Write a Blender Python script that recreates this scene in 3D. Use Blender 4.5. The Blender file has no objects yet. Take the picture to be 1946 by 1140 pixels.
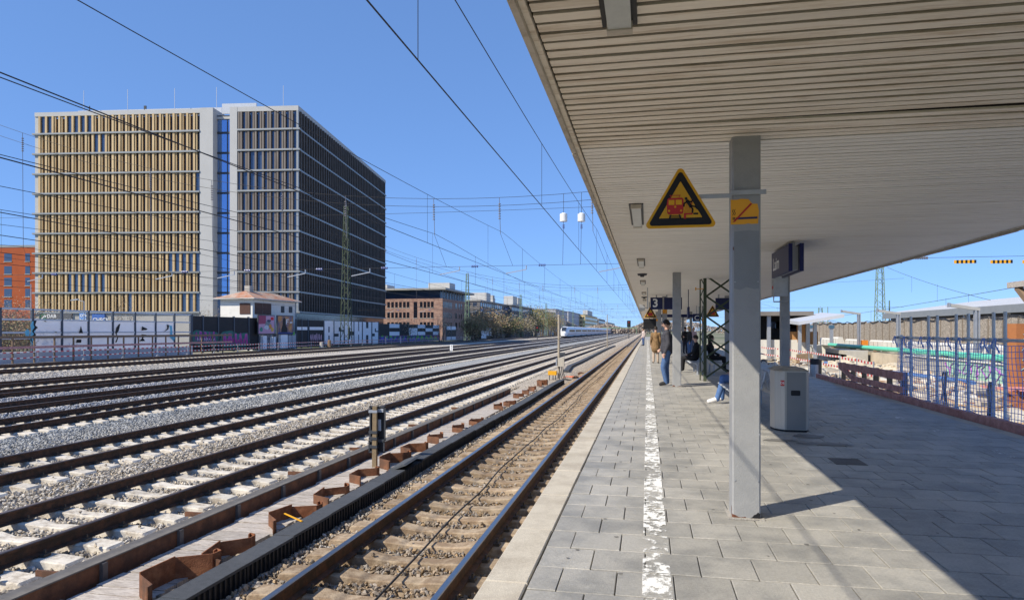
import bpy, bmesh, math, random
import numpy as np
from mathutils import Vector, Matrix
random.seed(7); rng = np.random.default_rng(7)
R = math.radians
S = bpy.context.scene
C = S.collection
# ------------------------------------------------------------------ camera, sky, sun, exposure
# z = 0 is the platform top, +Y runs along the tracks, X is across them
FPX, CXP, HYP, CAMH = 1297.0, 973.0, 628.0, 1.55
TH = math.atan(257 / FPX); CT, ST = math.cos(TH), math.sin(TH)
cam = bpy.data.cameras.new('camera'); cam.lens = 24; cam.sensor_width = 36; cam.sensor_fit = 'HORIZONTAL'
cam.shift_y = 58 / 1946; cam.clip_start = 0.05; cam.clip_end = 6000
camo = bpy.data.objects.new('camera', cam); C.objects.link(camo)
camo.location = (0, 0, CAMH); camo.rotation_euler = (R(90), 0, TH); S.camera = camo
SUN = Vector((0.81, 0.734, -1.0)).normalized()          # direction the light travels
elev = math.asin(-SUN.z); az = math.atan2(-SUN.x, -SUN.y)   # azimuth of the sun from +Y towards +X
w = bpy.data.worlds.new('World'); S.world = w; w.use_nodes = True
nt = w.node_tree; bg = nt.nodes['Background']
sky = nt.nodes.new('ShaderNodeTexSky'); sky.sky_type = 'NISHITA'; sky.sun_disc = False
sky.sun_elevation = elev; sky.sun_rotation = az; sky.altitude = 3000; sky.air_density = 1.0; sky.dust_density = 0.0; sky.ozone_density = 6.0
gm_ = nt.nodes.new('ShaderNodeGamma'); gm_.inputs[1].default_value = .48          # even grade of the whole sky: softer gradient, deeper blue
tint = nt.nodes.new('ShaderNodeMix'); tint.data_type = 'RGBA'; tint.blend_type = 'MULTIPLY'; tint.inputs[0].default_value = 1; tint.inputs[7].default_value = (1.2, 1.78, 2.75, 1)
nt.links.new(sky.outputs[0], gm_.inputs[0]); nt.links.new(gm_.outputs[0], tint.inputs[6]); nt.links.new(tint.outputs[2], bg.inputs[0]); bg.inputs[1].default_value = 0.113
sl = bpy.data.lights.new('sun', 'SUN'); sl.energy = 4.6; sl.angle = R(0.53); sl.color = (1, 0.91, 0.75)
so = bpy.data.objects.new('sun', sl); C.objects.link(so); so.rotation_euler = SUN.to_track_quat('-Z', 'Y').to_euler(); so.location = (-20, -20, 40)
S.view_settings.view_transform = 'Standard'; S.view_settings.look = 'None'; S.view_settings.exposure = 0.45; S.view_settings.gamma = 1

# ------------------------------------------------------------------ photo pixel -> place
def ray(px, py=HYP):
    a = (px - CXP) / FPX
    return Vector((CT * a - ST, ST * a + CT, (HYP - py) / FPX))
O = Vector((0, 0, CAMH))
def onz(px, py, z): r = ray(px, py); return O + r * ((z - CAMH) / r.z)
def onX(px, py, X): r = ray(px, py); return O + r * (X / r.x)
def onY(px, py, Y): r = ray(px, py); return O + r * (Y / r.y)
def atd(px, py, d): return O + ray(px, py) * d

# ------------------------------------------------------------------ helpers
class MB:
    def __init__(s): s.v = []; s.f = []; s.m = []
    def add(s, vs, fs, mi=0):
        o = len(s.v); s.v += [tuple(v) for v in vs]; s.f += [tuple(i + o for i in f) for f in fs]; s.m += [mi] * len(fs); return s
    def box(s, x0, x1, y0, y1, z0, z1, mi=0):
        return s.add([(x0,y0,z0),(x1,y0,z0),(x1,y1,z0),(x0,y1,z0),(x0,y0,z1),(x1,y0,z1),(x1,y1,z1),(x0,y1,z1)],
                     [(0,3,2,1),(4,5,6,7),(0,1,5,4),(1,2,6,5),(2,3,7,6),(3,0,4,7)], mi)
    def obox(s, c, ax, ay, az, mi=0):
        c = Vector(c); ax, ay, az = Vector(ax), Vector(ay), Vector(az); vs = []
        for k in (-1, 1):
            for (i, j) in ((-1,-1),(1,-1),(1,1),(-1,1)): vs.append(c + ax*i + ay*j + az*k)
        return s.add(vs, [(0,3,2,1),(4,5,6,7),(0,1,5,4),(1,2,6,5),(2,3,7,6),(3,0,4,7)], mi)
    def bar(s, p, q, wx, wz=None, up=(0,0,1), mi=0):
        p, q = Vector(p), Vector(q); d = q - p; L = d.length
        if L < 1e-6: return s
        d.normalize(); up = Vector(up)
        if abs(d.dot(up)) > .98: up = Vector((0, 1, 0)) if abs(d.y) < .9 else Vector((1, 0, 0))
        sd = d.cross(up).normalized(); u = sd.cross(d).normalized(); wz = wz or wx
        return s.obox((p + q) / 2, sd * (wx / 2), d * (L / 2), u * (wz / 2), mi)
    def cyl(s, p, q, r0, r1=None, n=8, mi=0, caps=True):
        p, q = Vector(p), Vector(q); r1 = r0 if r1 is None else r1; d = (q - p)
        if d.length < 1e-7: return s
        d.normalize(); up = Vector((0,0,1)) if abs(d.z) < .95 else Vector((1,0,0))
        a = d.cross(up).normalized(); b = d.cross(a).normalized(); vs = []
        for i in range(n):
            t = 2 * math.pi * i / n; vs.append(p + (a * math.cos(t) + b * math.sin(t)) * r0)
        for i in range(n):
            t = 2 * math.pi * i / n; vs.append(q + (a * math.cos(t) + b * math.sin(t)) * r1)
        fs = [(i, (i + 1) % n, n + (i + 1) % n, n + i) for i in range(n)]
        if caps: fs += [tuple(range(n))[::-1], tuple(range(n, 2 * n))]
        return s.add(vs, fs, mi)
    def tube(s, pts, r, n=6, mi=0):
        pts = [Vector(p) for p in pts]; rings = []
        o = len(s.v); vs = []
        for i, p in enumerate(pts):
            d = (pts[min(i+1, len(pts)-1)] - pts[max(i-1, 0)]).normalized()
            up = Vector((0,0,1)) if abs(d.z) < .95 else Vector((1,0,0))
            a = d.cross(up).normalized(); b = d.cross(a).normalized()
            for k in range(n):
                t = 2*math.pi*k/n; vs.append(p + (a*math.cos(t) + b*math.sin(t)) * r)
        fs = []
        for i in range(len(pts) - 1):
            for k in range(n): fs.append((i*n+k, i*n+(k+1)%n, (i+1)*n+(k+1)%n, (i+1)*n+k))
        fs += [tuple(range(n))[::-1], tuple(range((len(pts)-1)*n, len(pts)*n))]
        return s.add(vs, fs, mi)
    def prism(s, poly, o, u, v, w_, mi=0):
        """polygon (list of 2-D points) in the frame o,u,v extruded by vector w_"""
        o, u, v, w_ = Vector(o), Vector(u), Vector(v), Vector(w_); n = len(poly)
        a = [o + u*x + v*y for x, y in poly]; b = [p + w_ for p in a]
        fs = [tuple(range(n))[::-1], tuple(range(n, 2*n))] + [(i, (i+1) % n, n + (i+1) % n, n + i) for i in range(n)]
        return s.add(a + b, fs, mi)
    def quad(s, a, b, c, d, mi=0): return s.add([a, b, c, d], [(0,1,2,3)], mi)
    def mesh(s, name, mats, smooth=False):
        me = bpy.data.meshes.new(name); me.from_pydata(s.v, [], s.f)
        if not isinstance(mats, (list, tuple)): mats = [mats]
        for m in mats: me.materials.append(m)
        if len(mats) > 1: me.polygons.foreach_set('material_index', s.m)
        bm = bmesh.new(); bm.from_mesh(me); bmesh.ops.recalc_face_normals(bm, faces=bm.faces); bm.to_mesh(me); bm.free()
        if smooth: me.polygons.foreach_set('use_smooth', [True] * len(me.polygons))
        return me
    def build(s, name, mats, parent=None, kind=None, rel=True, smooth=False, base=None):
        """rel: vertices are in world coordinates, the parent's location is taken off them.
        base: place the origin of a parentless object there"""
        off = Vector((0,0,0))
        if parent is not None and rel: off = wloc(parent)
        if base is not None: off = Vector(base)
        if off.length: s.v = [tuple(Vector(v) - off) for v in s.v]
        o = bpy.data.objects.new(name, s.mesh(name, mats, smooth)); C.objects.link(o)
        if parent is not None: o.parent = parent
        if base is not None: o.location = off
        if kind: o['kind'] = kind
        return o
def wloc(o):
    l = Vector(o.location)
    while o.parent is not None: o = o.parent; l = l + Vector(o.location)
    return l
def tag(o, label=None, cat=None, group=None, kind=None):
    if label: o['label'] = label
    if cat: o['category'] = cat
    if group: o['group'] = group
    if kind: o['kind'] = kind
    return o
def thing(name, label, cat, loc=(0,0,0), rz=0, group=None, kind=None):
    o = bpy.data.objects.new(name, None); C.objects.link(o); o.empty_display_size = .1
    o.location = loc; o.rotation_euler = (0, 0, rz)
    return tag(o, label, cat, group, kind)
def copy_tree(o, parent=None):
    c = o.copy(); C.objects.link(c); c.parent = parent
    for ch in list(o.children): copy_tree(ch, c)
    return c
def inst(name, mesh, parent, loc, rot=(0,0,0), scale=(1,1,1)):
    o = bpy.data.objects.new(name, mesh); C.objects.link(o); o.parent = parent
    o.location = loc; o.rotation_euler = rot; o.scale = scale; return o

# ------------------------------------------------------------------ materials
MATS = {}
def M(name, col, rough=.75, var=.12, scale=4., bump=0., bscale=30., metal=0., col2=None, c2amt=.5, c2scale=2., orand=0., spec=.3, stretch=None, coat=0.):
    if name in MATS: return MATS[name]
    m = bpy.data.materials.new(name); m.use_nodes = True; MATS[name] = m
    n = m.node_tree.nodes; l = m.node_tree.links; b = n['Principled BSDF']
    b.inputs['Roughness'].default_value = rough; b.inputs['Metallic'].default_value = metal
    b.inputs['Specular IOR Level'].default_value = spec
    if coat: b.inputs['Coat Weight'].default_value = coat
    g = n.new('ShaderNodeNewGeometry'); vec = g.outputs['Position']
    if stretch:
        mp = n.new('ShaderNodeMapping'); mp.inputs['Scale'].default_value = stretch; l.new(vec, mp.inputs['Vector']); vec = mp.outputs[0]
    t = n.new('ShaderNodeTexNoise'); t.inputs['Scale'].default_value = scale; t.inputs['Detail'].default_value = 6; t.inputs['Roughness'].default_value = .65
    l.new(vec, t.inputs['Vector'])
    rgb = n.new('ShaderNodeRGB'); rgb.outputs[0].default_value = (*col, 1); cur = rgb.outputs[0]
    if col2:
        t2 = n.new('ShaderNodeTexNoise'); t2.inputs['Scale'].default_value = c2scale; t2.inputs['Detail'].default_value = 8; t2.inputs['Roughness'].default_value = .7
        l.new(vec, t2.inputs['Vector'])
        cr = n.new('ShaderNodeValToRGB'); cr.color_ramp.elements[0].position = .62 - c2amt * .45; cr.color_ramp.elements[1].position = .8 - c2amt * .45
        l.new(t2.outputs[0], cr.inputs[0])
        mx = n.new('ShaderNodeMix'); mx.data_type = 'RGBA'; mx.inputs[7].default_value = (*col2, 1)
        l.new(cr.outputs[0], mx.inputs[0]); l.new(cur, mx.inputs[6]); cur = mx.outputs[2]
    mr = n.new('ShaderNodeMapRange'); mr.inputs[1].default_value = .25; mr.inputs[2].default_value = .75
    mr.inputs[3].default_value = 1 - var; mr.inputs[4].default_value = 1 + var; l.new(t.outputs[0], mr.inputs[0]); fac = mr.outputs[0]
    if orand:
        oi = n.new('ShaderNodeObjectInfo'); mr2 = n.new('ShaderNodeMapRange'); mr2.inputs[3].default_value = 1 - orand; mr2.inputs[4].default_value = 1 + orand
        l.new(oi.outputs['Random'], mr2.inputs[0]); ml = n.new('ShaderNodeMath'); ml.operation = 'MULTIPLY'
        l.new(fac, ml.inputs[0]); l.new(mr2.outputs[0], ml.inputs[1]); fac = ml.outputs[0]
    vm = n.new('ShaderNodeVectorMath'); vm.operation = 'SCALE'; l.new(cur, vm.inputs[0]); l.new(fac, vm.inputs['Scale'])
    l.new(vm.outputs[0], b.inputs['Base Color'])
    if bump:
        t3 = n.new('ShaderNodeTexNoise'); t3.inputs['Scale'].default_value = bscale; t3.inputs['Detail'].default_value = 5; l.new(vec, t3.inputs['Vector'])
        bp = n.new('ShaderNodeBump'); bp.inputs['Strength'].default_value = bump; bp.inputs['Distance'].default_value = .02
        l.new(t3.outputs[0], bp.inputs['Height']); l.new(bp.outputs[0], b.inputs['Normal'])
    return m
def glass(name, col, rough=.05, alpha=1., spec=.8, metal=0.):
    if name in MATS: return MATS[name]
    m = bpy.data.materials.new(name); m.use_nodes = True; MATS[name] = m
    b = m.node_tree.nodes['Principled BSDF']; b.inputs['Base Color'].default_value = (*col, 1); b.inputs['Roughness'].default_value = rough
    b.inputs['Specular IOR Level'].default_value = spec; b.inputs['Alpha'].default_value = alpha; b.inputs['Metallic'].default_value = metal
    return m

concrete = M('concrete', (.42,.40,.36), .9, .15, 3, .3, 60)
sleeper_m = M('sleeper_concrete', (.64,.595,.52), .9, .12, 8, .35, 70, orand=.10, col2=(.36,.31,.25), c2amt=.35, c2scale=6)
sleeper_old = M('sleeper_brown', (.42,.335,.24), .9, .15, 8, .4, 60, orand=.14, col2=(.25,.18,.12), c2amt=.5, c2scale=5)
railside = M('rail_rust', (.055,.033,.022), .7, .3, 6, .3, 90, col2=(.12,.055,.03), c2amt=.4, c2scale=9)
railtop = M('rail_polished', (.42,.40,.38), .34, .1, 20, metal=1.)
railtop2 = M('rail_top_dull', (.17,.13,.11), .45, .2, 20, metal=.5)
clip_m = M('clip_steel', (.09,.075,.06), .6, .2, 30, metal=.4)
paver_m = M('paver', (.372,.358,.325), .5, .22, 55, .3, 140, orand=.11, col2=(.25,.245,.228), c2amt=.42, c2scale=1.7, spec=.5)
coping_m = M('coping', (.50,.46,.39), .9, .3, 130, .25, 160, orand=.05, col2=(.40,.36,.30), c2amt=.4, c2scale=2.5)
joint_m = M('joint', (.10,.095,.085), .95, .3, 8)
steel_grey = M('steel_grey_paint', (.33,.35,.37), .55, .07, 3, .12, 45, col2=(.26,.275,.29), c2amt=.3, c2scale=4)
dark_steel = M('dark_steel', (.05,.055,.065), .5, .15, 5)
galv = M('galvanised', (.42,.44,.47), .45, .12, 6, metal=.55)
soffit_near = M('soffit_dirty', (.86,.78,.66), .6, .08, 1.2, .1, 6, orand=.05, col2=(.62,.51,.38), c2amt=.3, c2scale=3, stretch=(.5,6,1))
soffit_far = M('soffit_clean', (.88,.85,.79), .6, .06, 1.5, orand=.03, col2=(.76,.7,.61), c2amt=.2, c2scale=2, stretch=(.5,6,1))
soffit_gap = M('soffit_gap', (.045,.035,.028), .9, .2, 4)
rust = M('rust', (.20,.075,.035), .85, .3, 9, .4, 60, col2=(.32,.14,.07), c2amt=.45, c2scale=5)
rust_dk = M('rust_dark', (.105,.055,.035), .8, .25, 7, .3, 60, col2=(.19,.085,.045), c2amt=.45, c2scale=4)
timber_grey = M('timber_weathered', (.52,.475,.43), .9, .15, 3, .4, 30, orand=.14, col2=(.29,.25,.22), c2amt=.4, c2scale=5, stretch=(1.5,14,4))
timber_red = M('timber_red', (.60,.33,.30), .8, .2, 5, .3, 40, col2=(.45,.22,.2), c2amt=.45, c2scale=6)
timber_br = M('timber_brown', (.23,.16,.105), .85, .2, 5, .3, 40)
plastic_blk = M('plastic_black', (.028,.029,.032), .55, .2, 8, .2, 80)
duct_top = M('duct_lid', (.075,.08,.088), .7, .25, 14, .5, 200, orand=.1)
white_paint = M('white_paint', (.78,.78,.76), .7, .06, 4)
black_p = M('black_paint', (.012,.012,.014), .5, .2, 6)
yellow_p = M('yellow_paint', (.72,.36,.018), .5, .06, 5)
red_p = M('red_paint', (.45,.03,.03), .55, .1, 6)
sign_blue = M('sign_blue', (.012,.018,.075), .4, .08, 3)
green_lat = M('lattice_green', (.052,.075,.045), .65, .2, 5, col2=(.09,.075,.05), c2amt=.25, c2scale=6)
green_lat2 = M('lattice_green_pale', (.17,.25,.17), .65, .2, 5)
wire_m = M('wire', (.035,.032,.032), .6, .1, 3)
insul = M('insulator', (.16,.15,.16), .3, .2, 20)
insul_blue = M('insulator_blue', (.08,.11,.3), .35, .1, 20)
# ================================================================== ground
earth = M('earth', (.24,.22,.17), .95, .25, .05, .3, 2, col2=(.12,.14,.07), c2amt=.5, c2scale=.02)
g = MB().box(-3500, 3500, -400, 5200, -1.6, -1.3); tag(g.build('ground', earth), kind='structure')
RAILZ = -.89; BED = -1.15; STOP = RAILZ - .185       # rail head, ballast top, sleeper top at the rail seat
TRACKS = [-2.66, -7.73, -11.5, -16.8, -20.8, -25.4, -29.6, -38.9, -44.6]
SLP0 = [.12, .30, .05, .42, .2, .1, .33, .25, .4]
ENDY = 700
def ballast_mat(name):
    m = bpy.data.materials.new(name); m.use_nodes = True
    n = m.node_tree.nodes; l = m.node_tree.links; b = n['Principled BSDF']; b.inputs['Roughness'].default_value = .9
    b.inputs['Specular IOR Level'].default_value = .2
    g = n.new('ShaderNodeNewGeometry'); sx = n.new('ShaderNodeSeparateXYZ'); l.new(g.outputs['Position'], sx.inputs[0])
    mr = n.new('ShaderNodeMapRange'); mr.inputs[1].default_value = -50; mr.inputs[2].default_value = 0; l.new(sx.outputs[0], mr.inputs[0])
    wob = n.new('ShaderNodeTexNoise'); wob.inputs['Scale'].default_value = .8; l.new(g.outputs['Position'], wob.inputs['Vector'])
    ad = n.new('ShaderNodeMath'); ad.operation = 'MULTIPLY_ADD'; ad.inputs[1].default_value = .02; l.new(wob.outputs[0], ad.inputs[0]); l.new(mr.outputs[0], ad.inputs[2])
    cr = n.new('ShaderNodeValToRGB'); e = cr.color_ramp.elements
    stops = [(0.0,(.40,.36,.31)), (.36,(.46,.43,.39)), (.50,(.43,.43,.45)), (.62,(.36,.37,.40)), (.70,(.31,.325,.335)), (.765,(.37,.35,.32)), (.80,(.42,.375,.315)), (.875,(.43,.385,.325)), (.915,(.40,.34,.27)), (.94,(.30,.24,.18)), (1.,(.25,.19,.135))]
    while len(e) < len(stops): e.new(.5)
    for el, (p, c) in zip(e, stops): el.position = p; el.color = (*c, 1)
    l.new(ad.outputs[0], cr.inputs[0]); return m, n, l, b, g, cr
def mult(n, l, col, fac):
    vm = n.new('ShaderNodeVectorMath'); vm.operation = 'SCALE'; l.new(col, vm.inputs[0]); l.new(fac, vm.inputs['Scale']); return vm.outputs[0]
bed_m, n, l, b, gg, cr = ballast_mat('ballast_bed')
vo = n.new('ShaderNodeTexVoronoi'); vo.inputs['Scale'].default_value = 17; l.new(gg.outputs['Position'], vo.inputs['Vector'])
sc = n.new('ShaderNodeSeparateColor'); l.new(vo.outputs['Color'], sc.inputs[0])
mr = n.new('ShaderNodeMapRange'); mr.inputs[3].default_value = .5; mr.inputs[4].default_value = 1.5; l.new(sc.outputs[0], mr.inputs[0])
l.new(mult(n, l, cr.outputs[0], mr.outputs[0]), b.inputs['Base Color'])
bp = n.new('ShaderNodeBump'); bp.inputs['Strength'].default_value = 1; bp.inputs['Distance'].default_value = .04; bp.invert = True
l.new(vo.outputs['Distance'], bp.inputs['Height']); l.new(bp.outputs[0], b.inputs['Normal'])
stone_m, n, l, b, gg, cr = ballast_mat('ballast_stone')
oi = n.new('ShaderNodeObjectInfo'); mr = n.new('ShaderNodeMapRange'); mr.inputs[3].default_value = .45; mr.inputs[4].default_value = 1.35; l.new(oi.outputs['Random'], mr.inputs[0])
hs = n.new('ShaderNodeHueSaturation'); l.new(mult(n, l, cr.outputs[0], mr.outputs[0]), hs.inputs['Color'])
mu = n.new('ShaderNodeMath'); mu.operation = 'MULTIPLY'; mu.inputs[1].default_value = 7.3; l.new(oi.outputs['Random'], mu.inputs[0])
fr = n.new('ShaderNodeMath'); fr.operation = 'FRACT'; l.new(mu.outputs[0], fr.inputs[0])
mr3 = n.new('ShaderNodeMapRange'); mr3.inputs[3].default_value = .35; mr3.inputs[4].default_value = 1.5; l.new(fr.outputs[0], mr3.inputs[0]); l.new(mr3.outputs[0], hs.inputs['Saturation'])
l.new(hs.outputs[0], b.inputs['Base Color'])
def bedz(X, Y=0):
    """height of the ballast sheet: humps between tracks, dips below the rails"""
    d = min(abs(X - t) for t in TRACKS)
    return BED + (.0 if d < 1.3 else .03 * min(1, (d - 1.3)))
xs = np.concatenate([np.arange(-50.5, -24, 1.3), np.arange(-24, -.9, .33)]); xs = np.append(xs, -.9)
ys = np.concatenate([np.arange(-6, 34, .4), np.arange(34, 100, 3), np.arange(100, 2200, 80)])
mb = MB(); nx = len(xs)
for y in ys:
    for x in xs: mb.v.append((x, y, bedz(x) - .02 + random.uniform(-.012, .012)))
for j in range(len(ys) - 1):
    for i in range(nx - 1): mb.f.append((j*nx+i, j*nx+i+1, (j+1)*nx+i+1, (j+1)*nx+i)); mb.m.append(0)
bed = mb.build('ballast_bed', bed_m); tag(bed, kind='structure')

# ------------------------------------------------------------------ tracks
prof = [(-.075,0),(.075,0),(.075,.012),(.012,.03),(.010,.125),(.036,.138),(.036,.164),(.028,.172),(-.028,.172),(-.036,.164),(-.036,.138),(-.010,.125),(-.012,.03),(-.075,.012)]
def rail_mesh(y0, y1, top, side):
    mb = MB(); segs = [y0, (y0+y1)/2, y1]; n = len(prof)
    for y in segs:
        for x, z in prof: mb.v.append((x, y, z - .172))
    for j in range(2):
        for i in range(n):
            mb.f.append((j*n+i, j*n+(i+1) % n, (j+1)*n+(i+1) % n, (j+1)*n+i)); mb.m.append(1 if i in (6,7,8) else 0)
    mb.f.append(tuple(range(n))); mb.m.append(0)
    return mb.mesh('rail', [side, top])
def sleeper_mesh(m):
    # top profile along X (half length 1.3): flat seats, lower waist
    px = [-1.3,-1.27,-1.0,-.55,-.3,.3,.55,1.0,1.27,1.3]; pz = [-.05,-.018,0,-.002,-.035,-.035,-.002,0,-.018,-.05]
    hw = [.135,.14,.145,.14,.10,.10,.14,.145,.14,.135]; mb = MB()
    for x, z, h in zip(px, pz, hw):
        mb.v += [(x,-h-.012,-.16),(x,-h,z-.012),(x,-h+.014,z),(x,h-.014,z),(x,h,z-.012),(x,h+.012,-.16)]
    for i in range(len(px)-1):
        for k in range(5): mb.f.append((i*6+k, i*6+k+1, i*6+6+k+1, i*6+6+k)); mb.m.append(0)
    mb.f += [tuple(range(6)), tuple(range((len(px)-1)*6, len(px)*6))]; mb.m += [0,0]
    return mb.mesh('sleeper', m)
sm_new, sm_old = sleeper_mesh(sleeper_m), sleeper_mesh(sleeper_old)
rail_shiny = rail_mesh(-8, ENDY, railtop, railside); rail_dull = rail_mesh(-8, ENDY, railtop2, railside)
tlab = ['railway track with polished rails right beside the platform edge', 'second track from the platform, beyond the timber walkway and rusty steel beam',
 'third track from the platform, between pale sleepers and beige ballast', 'fourth track from the platform, beyond the wide blue grey ballast strip', 'fifth track from the platform, close behind the fourth',
 'sixth track from the platform, beside the pale ballast ridge', 'seventh track from the platform, the one the white train runs on', 'eighth track from the platform, next to last before the noise wall', 'farthest track, right in front of the red and white tape']
NEAR_N = [36, 60, 62, 60, 40, 0, 0, 0, 0]; FIRST = [2.6, 2.2, 5.5, 9, 14, 0, 0, 0, 0]
clipmb = MB()
for sx in (-1, 1):       # one rail's fastening: two clips and two bolts
    clipmb.box(sx*.055, sx*.125, -.05, .05, -.172, -.148); clipmb.cyl((sx*.10,0,-.15), (sx*.10,0,-.105), .019, .016, 6)
clip_me = clipmb.mesh('rail_clip', clip_m)
SLEEPERS = []
for i, tx in enumerate(TRACKS):
    t = thing('railway_track', tlab[i], 'track', (tx, 0, RAILZ), group='tracks')
    for s in (-1, 1): inst('rail', rail_shiny if i == 0 else rail_dull, t, (s*.7535, 0, 0))
    first = FIRST[i]; n0 = NEAR_N[i]; k = 0; y = first + SLP0[i]; me = sm_old if i == 0 else sm_new
    far = MB(); cl = MB()
    lim = [110, 110, 110, 110, 100, 100, 90, 80, 80][i]
    if i >= 5: y = 12
    while y < lim:
        if k < n0: inst('sleeper', me, t, (0, y, STOP - RAILZ), (0, 0, random.uniform(-.012,.012)))
        else:
            far.box(-1.3, -.35, y-.14, y+.14, STOP-RAILZ-.12, STOP-RAILZ); far.box(.35, 1.3, y-.14, y+.14, STOP-RAILZ-.12, STOP-RAILZ); far.box(-.35, .35, y-.1, y+.1, STOP-RAILZ-.14, STOP-RAILZ-.035)
        if y < 45:
            for s in (-1, 1):
                for sx in (-1, 1):
                    x = s*.7535 + sx*.105
                    cl.box(x-.035, x+.035, y-.05, y+.05, -.19, -.15); cl.cyl((x, y, -.16), (x, y, -.105), .018, .014, 5)
        SLEEPERS.append((tx, y)); y += .605; k += 1
    if far.f: far.build('far_sleepers', me.materials[0], t, kind='stuff', rel=False)
    if cl.f: cl.build('rail_clips', clip_m, t, kind='stuff', rel=False)
    if i == 0:           # cable lying between the rails
        pts = [(.02 + .06*math.sin(yy*.35) + .02*math.sin(yy*1.3), yy, -.165 - .012*math.sin(yy*10.4)) for yy in np.arange(2, 60, .5)]
        MB().tube(pts, .013, 5).build('cable', plastic_blk, t, rel=False)

# ------------------------------------------------------------------ ballast stones (real stones, instanced)
def stone(seed, flat=.8):
    r = random.Random(seed); bm = bmesh.new()
    for _ in range(11):
        v = Vector((r.gauss(0,1), r.gauss(0,1), r.gauss(0,1))).normalized(); v = Vector((v.x*1.1, v.y*.85, v.z*flat)) * r.uniform(.8, 1.1); bm.verts.new(v)
    res = bmesh.ops.convex_hull(bm, input=bm.verts)
    bmesh.ops.delete(bm, geom=[e for e in res['geom_interior'] if isinstance(e, bmesh.types.BMVert)], context='VERTS')
    me = bpy.data.meshes.new('stone'); bm.to_mesh(me); bm.free(); me.materials.append(stone_m); return me
sts = [bpy.data.objects.new('stone_shape', stone(20 + k)) for k in range(6)]
scol = bpy.data.collections.new('stone_shapes')
for o in sts: scol.objects.link(o)
def scatter(name, P, Sz, label):
    me = bpy.data.meshes.new(name); me.vertices.add(len(P)); me.vertices.foreach_set('co', P.astype(np.float32).ravel())
    a = me.attributes.new('size', 'FLOAT', 'POINT'); a.data.foreach_set('value', Sz.astype(np.float32))
    rt = rng.uniform(0, 6.28, (len(P), 3)).astype(np.float32); rt[:, :2] = rng.normal(0, .6, (len(P), 2))
    a = me.attributes.new('rot', 'FLOAT_VECTOR', 'POINT'); a.data.foreach_set('vector', rt.ravel())
    o = bpy.data.objects.new(name, me); C.objects.link(o); tag(o, label, 'ballast', kind='stuff')
    ng = bpy.data.node_groups.new('scatter_' + name, 'GeometryNodeTree')
    ng.interface.new_socket('Geometry', in_out='INPUT', socket_type='NodeSocketGeometry'); ng.interface.new_socket('Geometry', in_out='OUTPUT', socket_type='NodeSocketGeometry')
    N = ng.nodes; L = ng.links; i_ = N.new('NodeGroupInput'); o_ = N.new('NodeGroupOutput')
    ci = N.new('GeometryNodeCollectionInfo'); ci.inputs[0].default_value = scol; ci.inputs[1].default_value = True; ci.inputs[2].default_value = True
    ip = N.new('GeometryNodeInstanceOnPoints'); ip.inputs['Pick Instance'].default_value = True
    na = N.new('GeometryNodeInputNamedAttribute'); na.data_type = 'FLOAT'; na.inputs[0].default_value = 'size'
    nr = N.new('GeometryNodeInputNamedAttribute'); nr.data_type = 'FLOAT_VECTOR'; nr.inputs[0].default_value = 'rot'
    L.new(i_.outputs[0], ip.inputs['Points']); L.new(ci.outputs[0], ip.inputs['Instance']); L.new(na.outputs[0], ip.inputs['Scale'])
    e2r = N.new('FunctionNodeEulerToRotation'); L.new(nr.outputs[0], e2r.inputs[0]); L.new(e2r.outputs[0], ip.inputs['Rotation'])
    L.new(ip.outputs[0], o_.inputs[0])
    md = o.modifiers.new('scatter', 'NODES'); md.node_group = ng
    return o
def stones_in(x0, x1, y0, y1, dens, size, lift=0.):
    n = int((x1-x0)*(y1-y0)*dens); X = rng.uniform(x0, x1, n); Y = rng.uniform(y0, y1, n)
    # only what could come into view (with a wide margin)
    d = Y*CT - X*ST; px = CXP + FPX * (X*CT + Y*ST) / np.maximum(d, .01); py = HYP + FPX*2.65/np.maximum(d, .01)
    ok = (d > 1.5) & (px > -250) & (px < 2200) & (py < 1300)
    X, Y = X[ok], Y[ok]
    tr = np.array(TRACKS); near = np.abs(X[:, None] - tr[None]).argmin(1); dx = X - tr[near]; s0 = np.array([f + s for f, s in zip(FIRST, SLP0)])[near]
    inx = np.abs(dx) < 1.32; ph = ((Y - s0 + .3025) % .605) - .3025
    hw = np.where(np.abs(dx) < .42, .15, .195)
    on = inx & (np.abs(ph) < hw) & (near < 5)
    keep = ~on | (rng.random(len(X)) < .003); X, Y, dx, on, inx = X[keep], Y[keep], dx[keep], on[keep], inx[keep]
    sz = size * rng.uniform(.6, 1.35, len(X))
    Z = np.where(inx, BED + .004, BED + .03*np.minimum(1, np.maximum(0, np.abs(dx) - 1.3)) + .012) + rng.uniform(-.02, .018, len(X)) + lift
    Z = np.where(on, STOP + .02, Z); und = np.abs(np.abs(dx) - .7535) < .12; Z = np.where(und, BED - .01, Z)
    return np.stack([X, Y, Z], 1), sz
A = [stones_in(-4.15, -1.0, 2.6, 12, 620, .030), stones_in(-4.15, -1.0, 12, 30, 330, .035), stones_in(-4.75, -4.5, 2.6, 30, 500, .03)]
scatter('ballast', np.concatenate([a[0] for a in A]), np.concatenate([a[1] for a in A]), 'brown grey ballast stones around the track beside the platform')
A = [stones_in(-9.6, -5.95, 2.5, 13, 560, .031), stones_in(-9.6, -5.95, 13, 32, 280, .037), stones_in(-14.5, -9.6, 5, 20, 430, .033), stones_in(-14.5, -9.6, 20, 40, 210, .04),
     stones_in(-19, -14.5, 9, 26, 330, .036), stones_in(-19, -14.5, 26, 45, 150, .045), stones_in(-27.5, -19, 14, 42, 190, .043), stones_in(-37.5, -27.5, 22, 52, 110, .05)]
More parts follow.
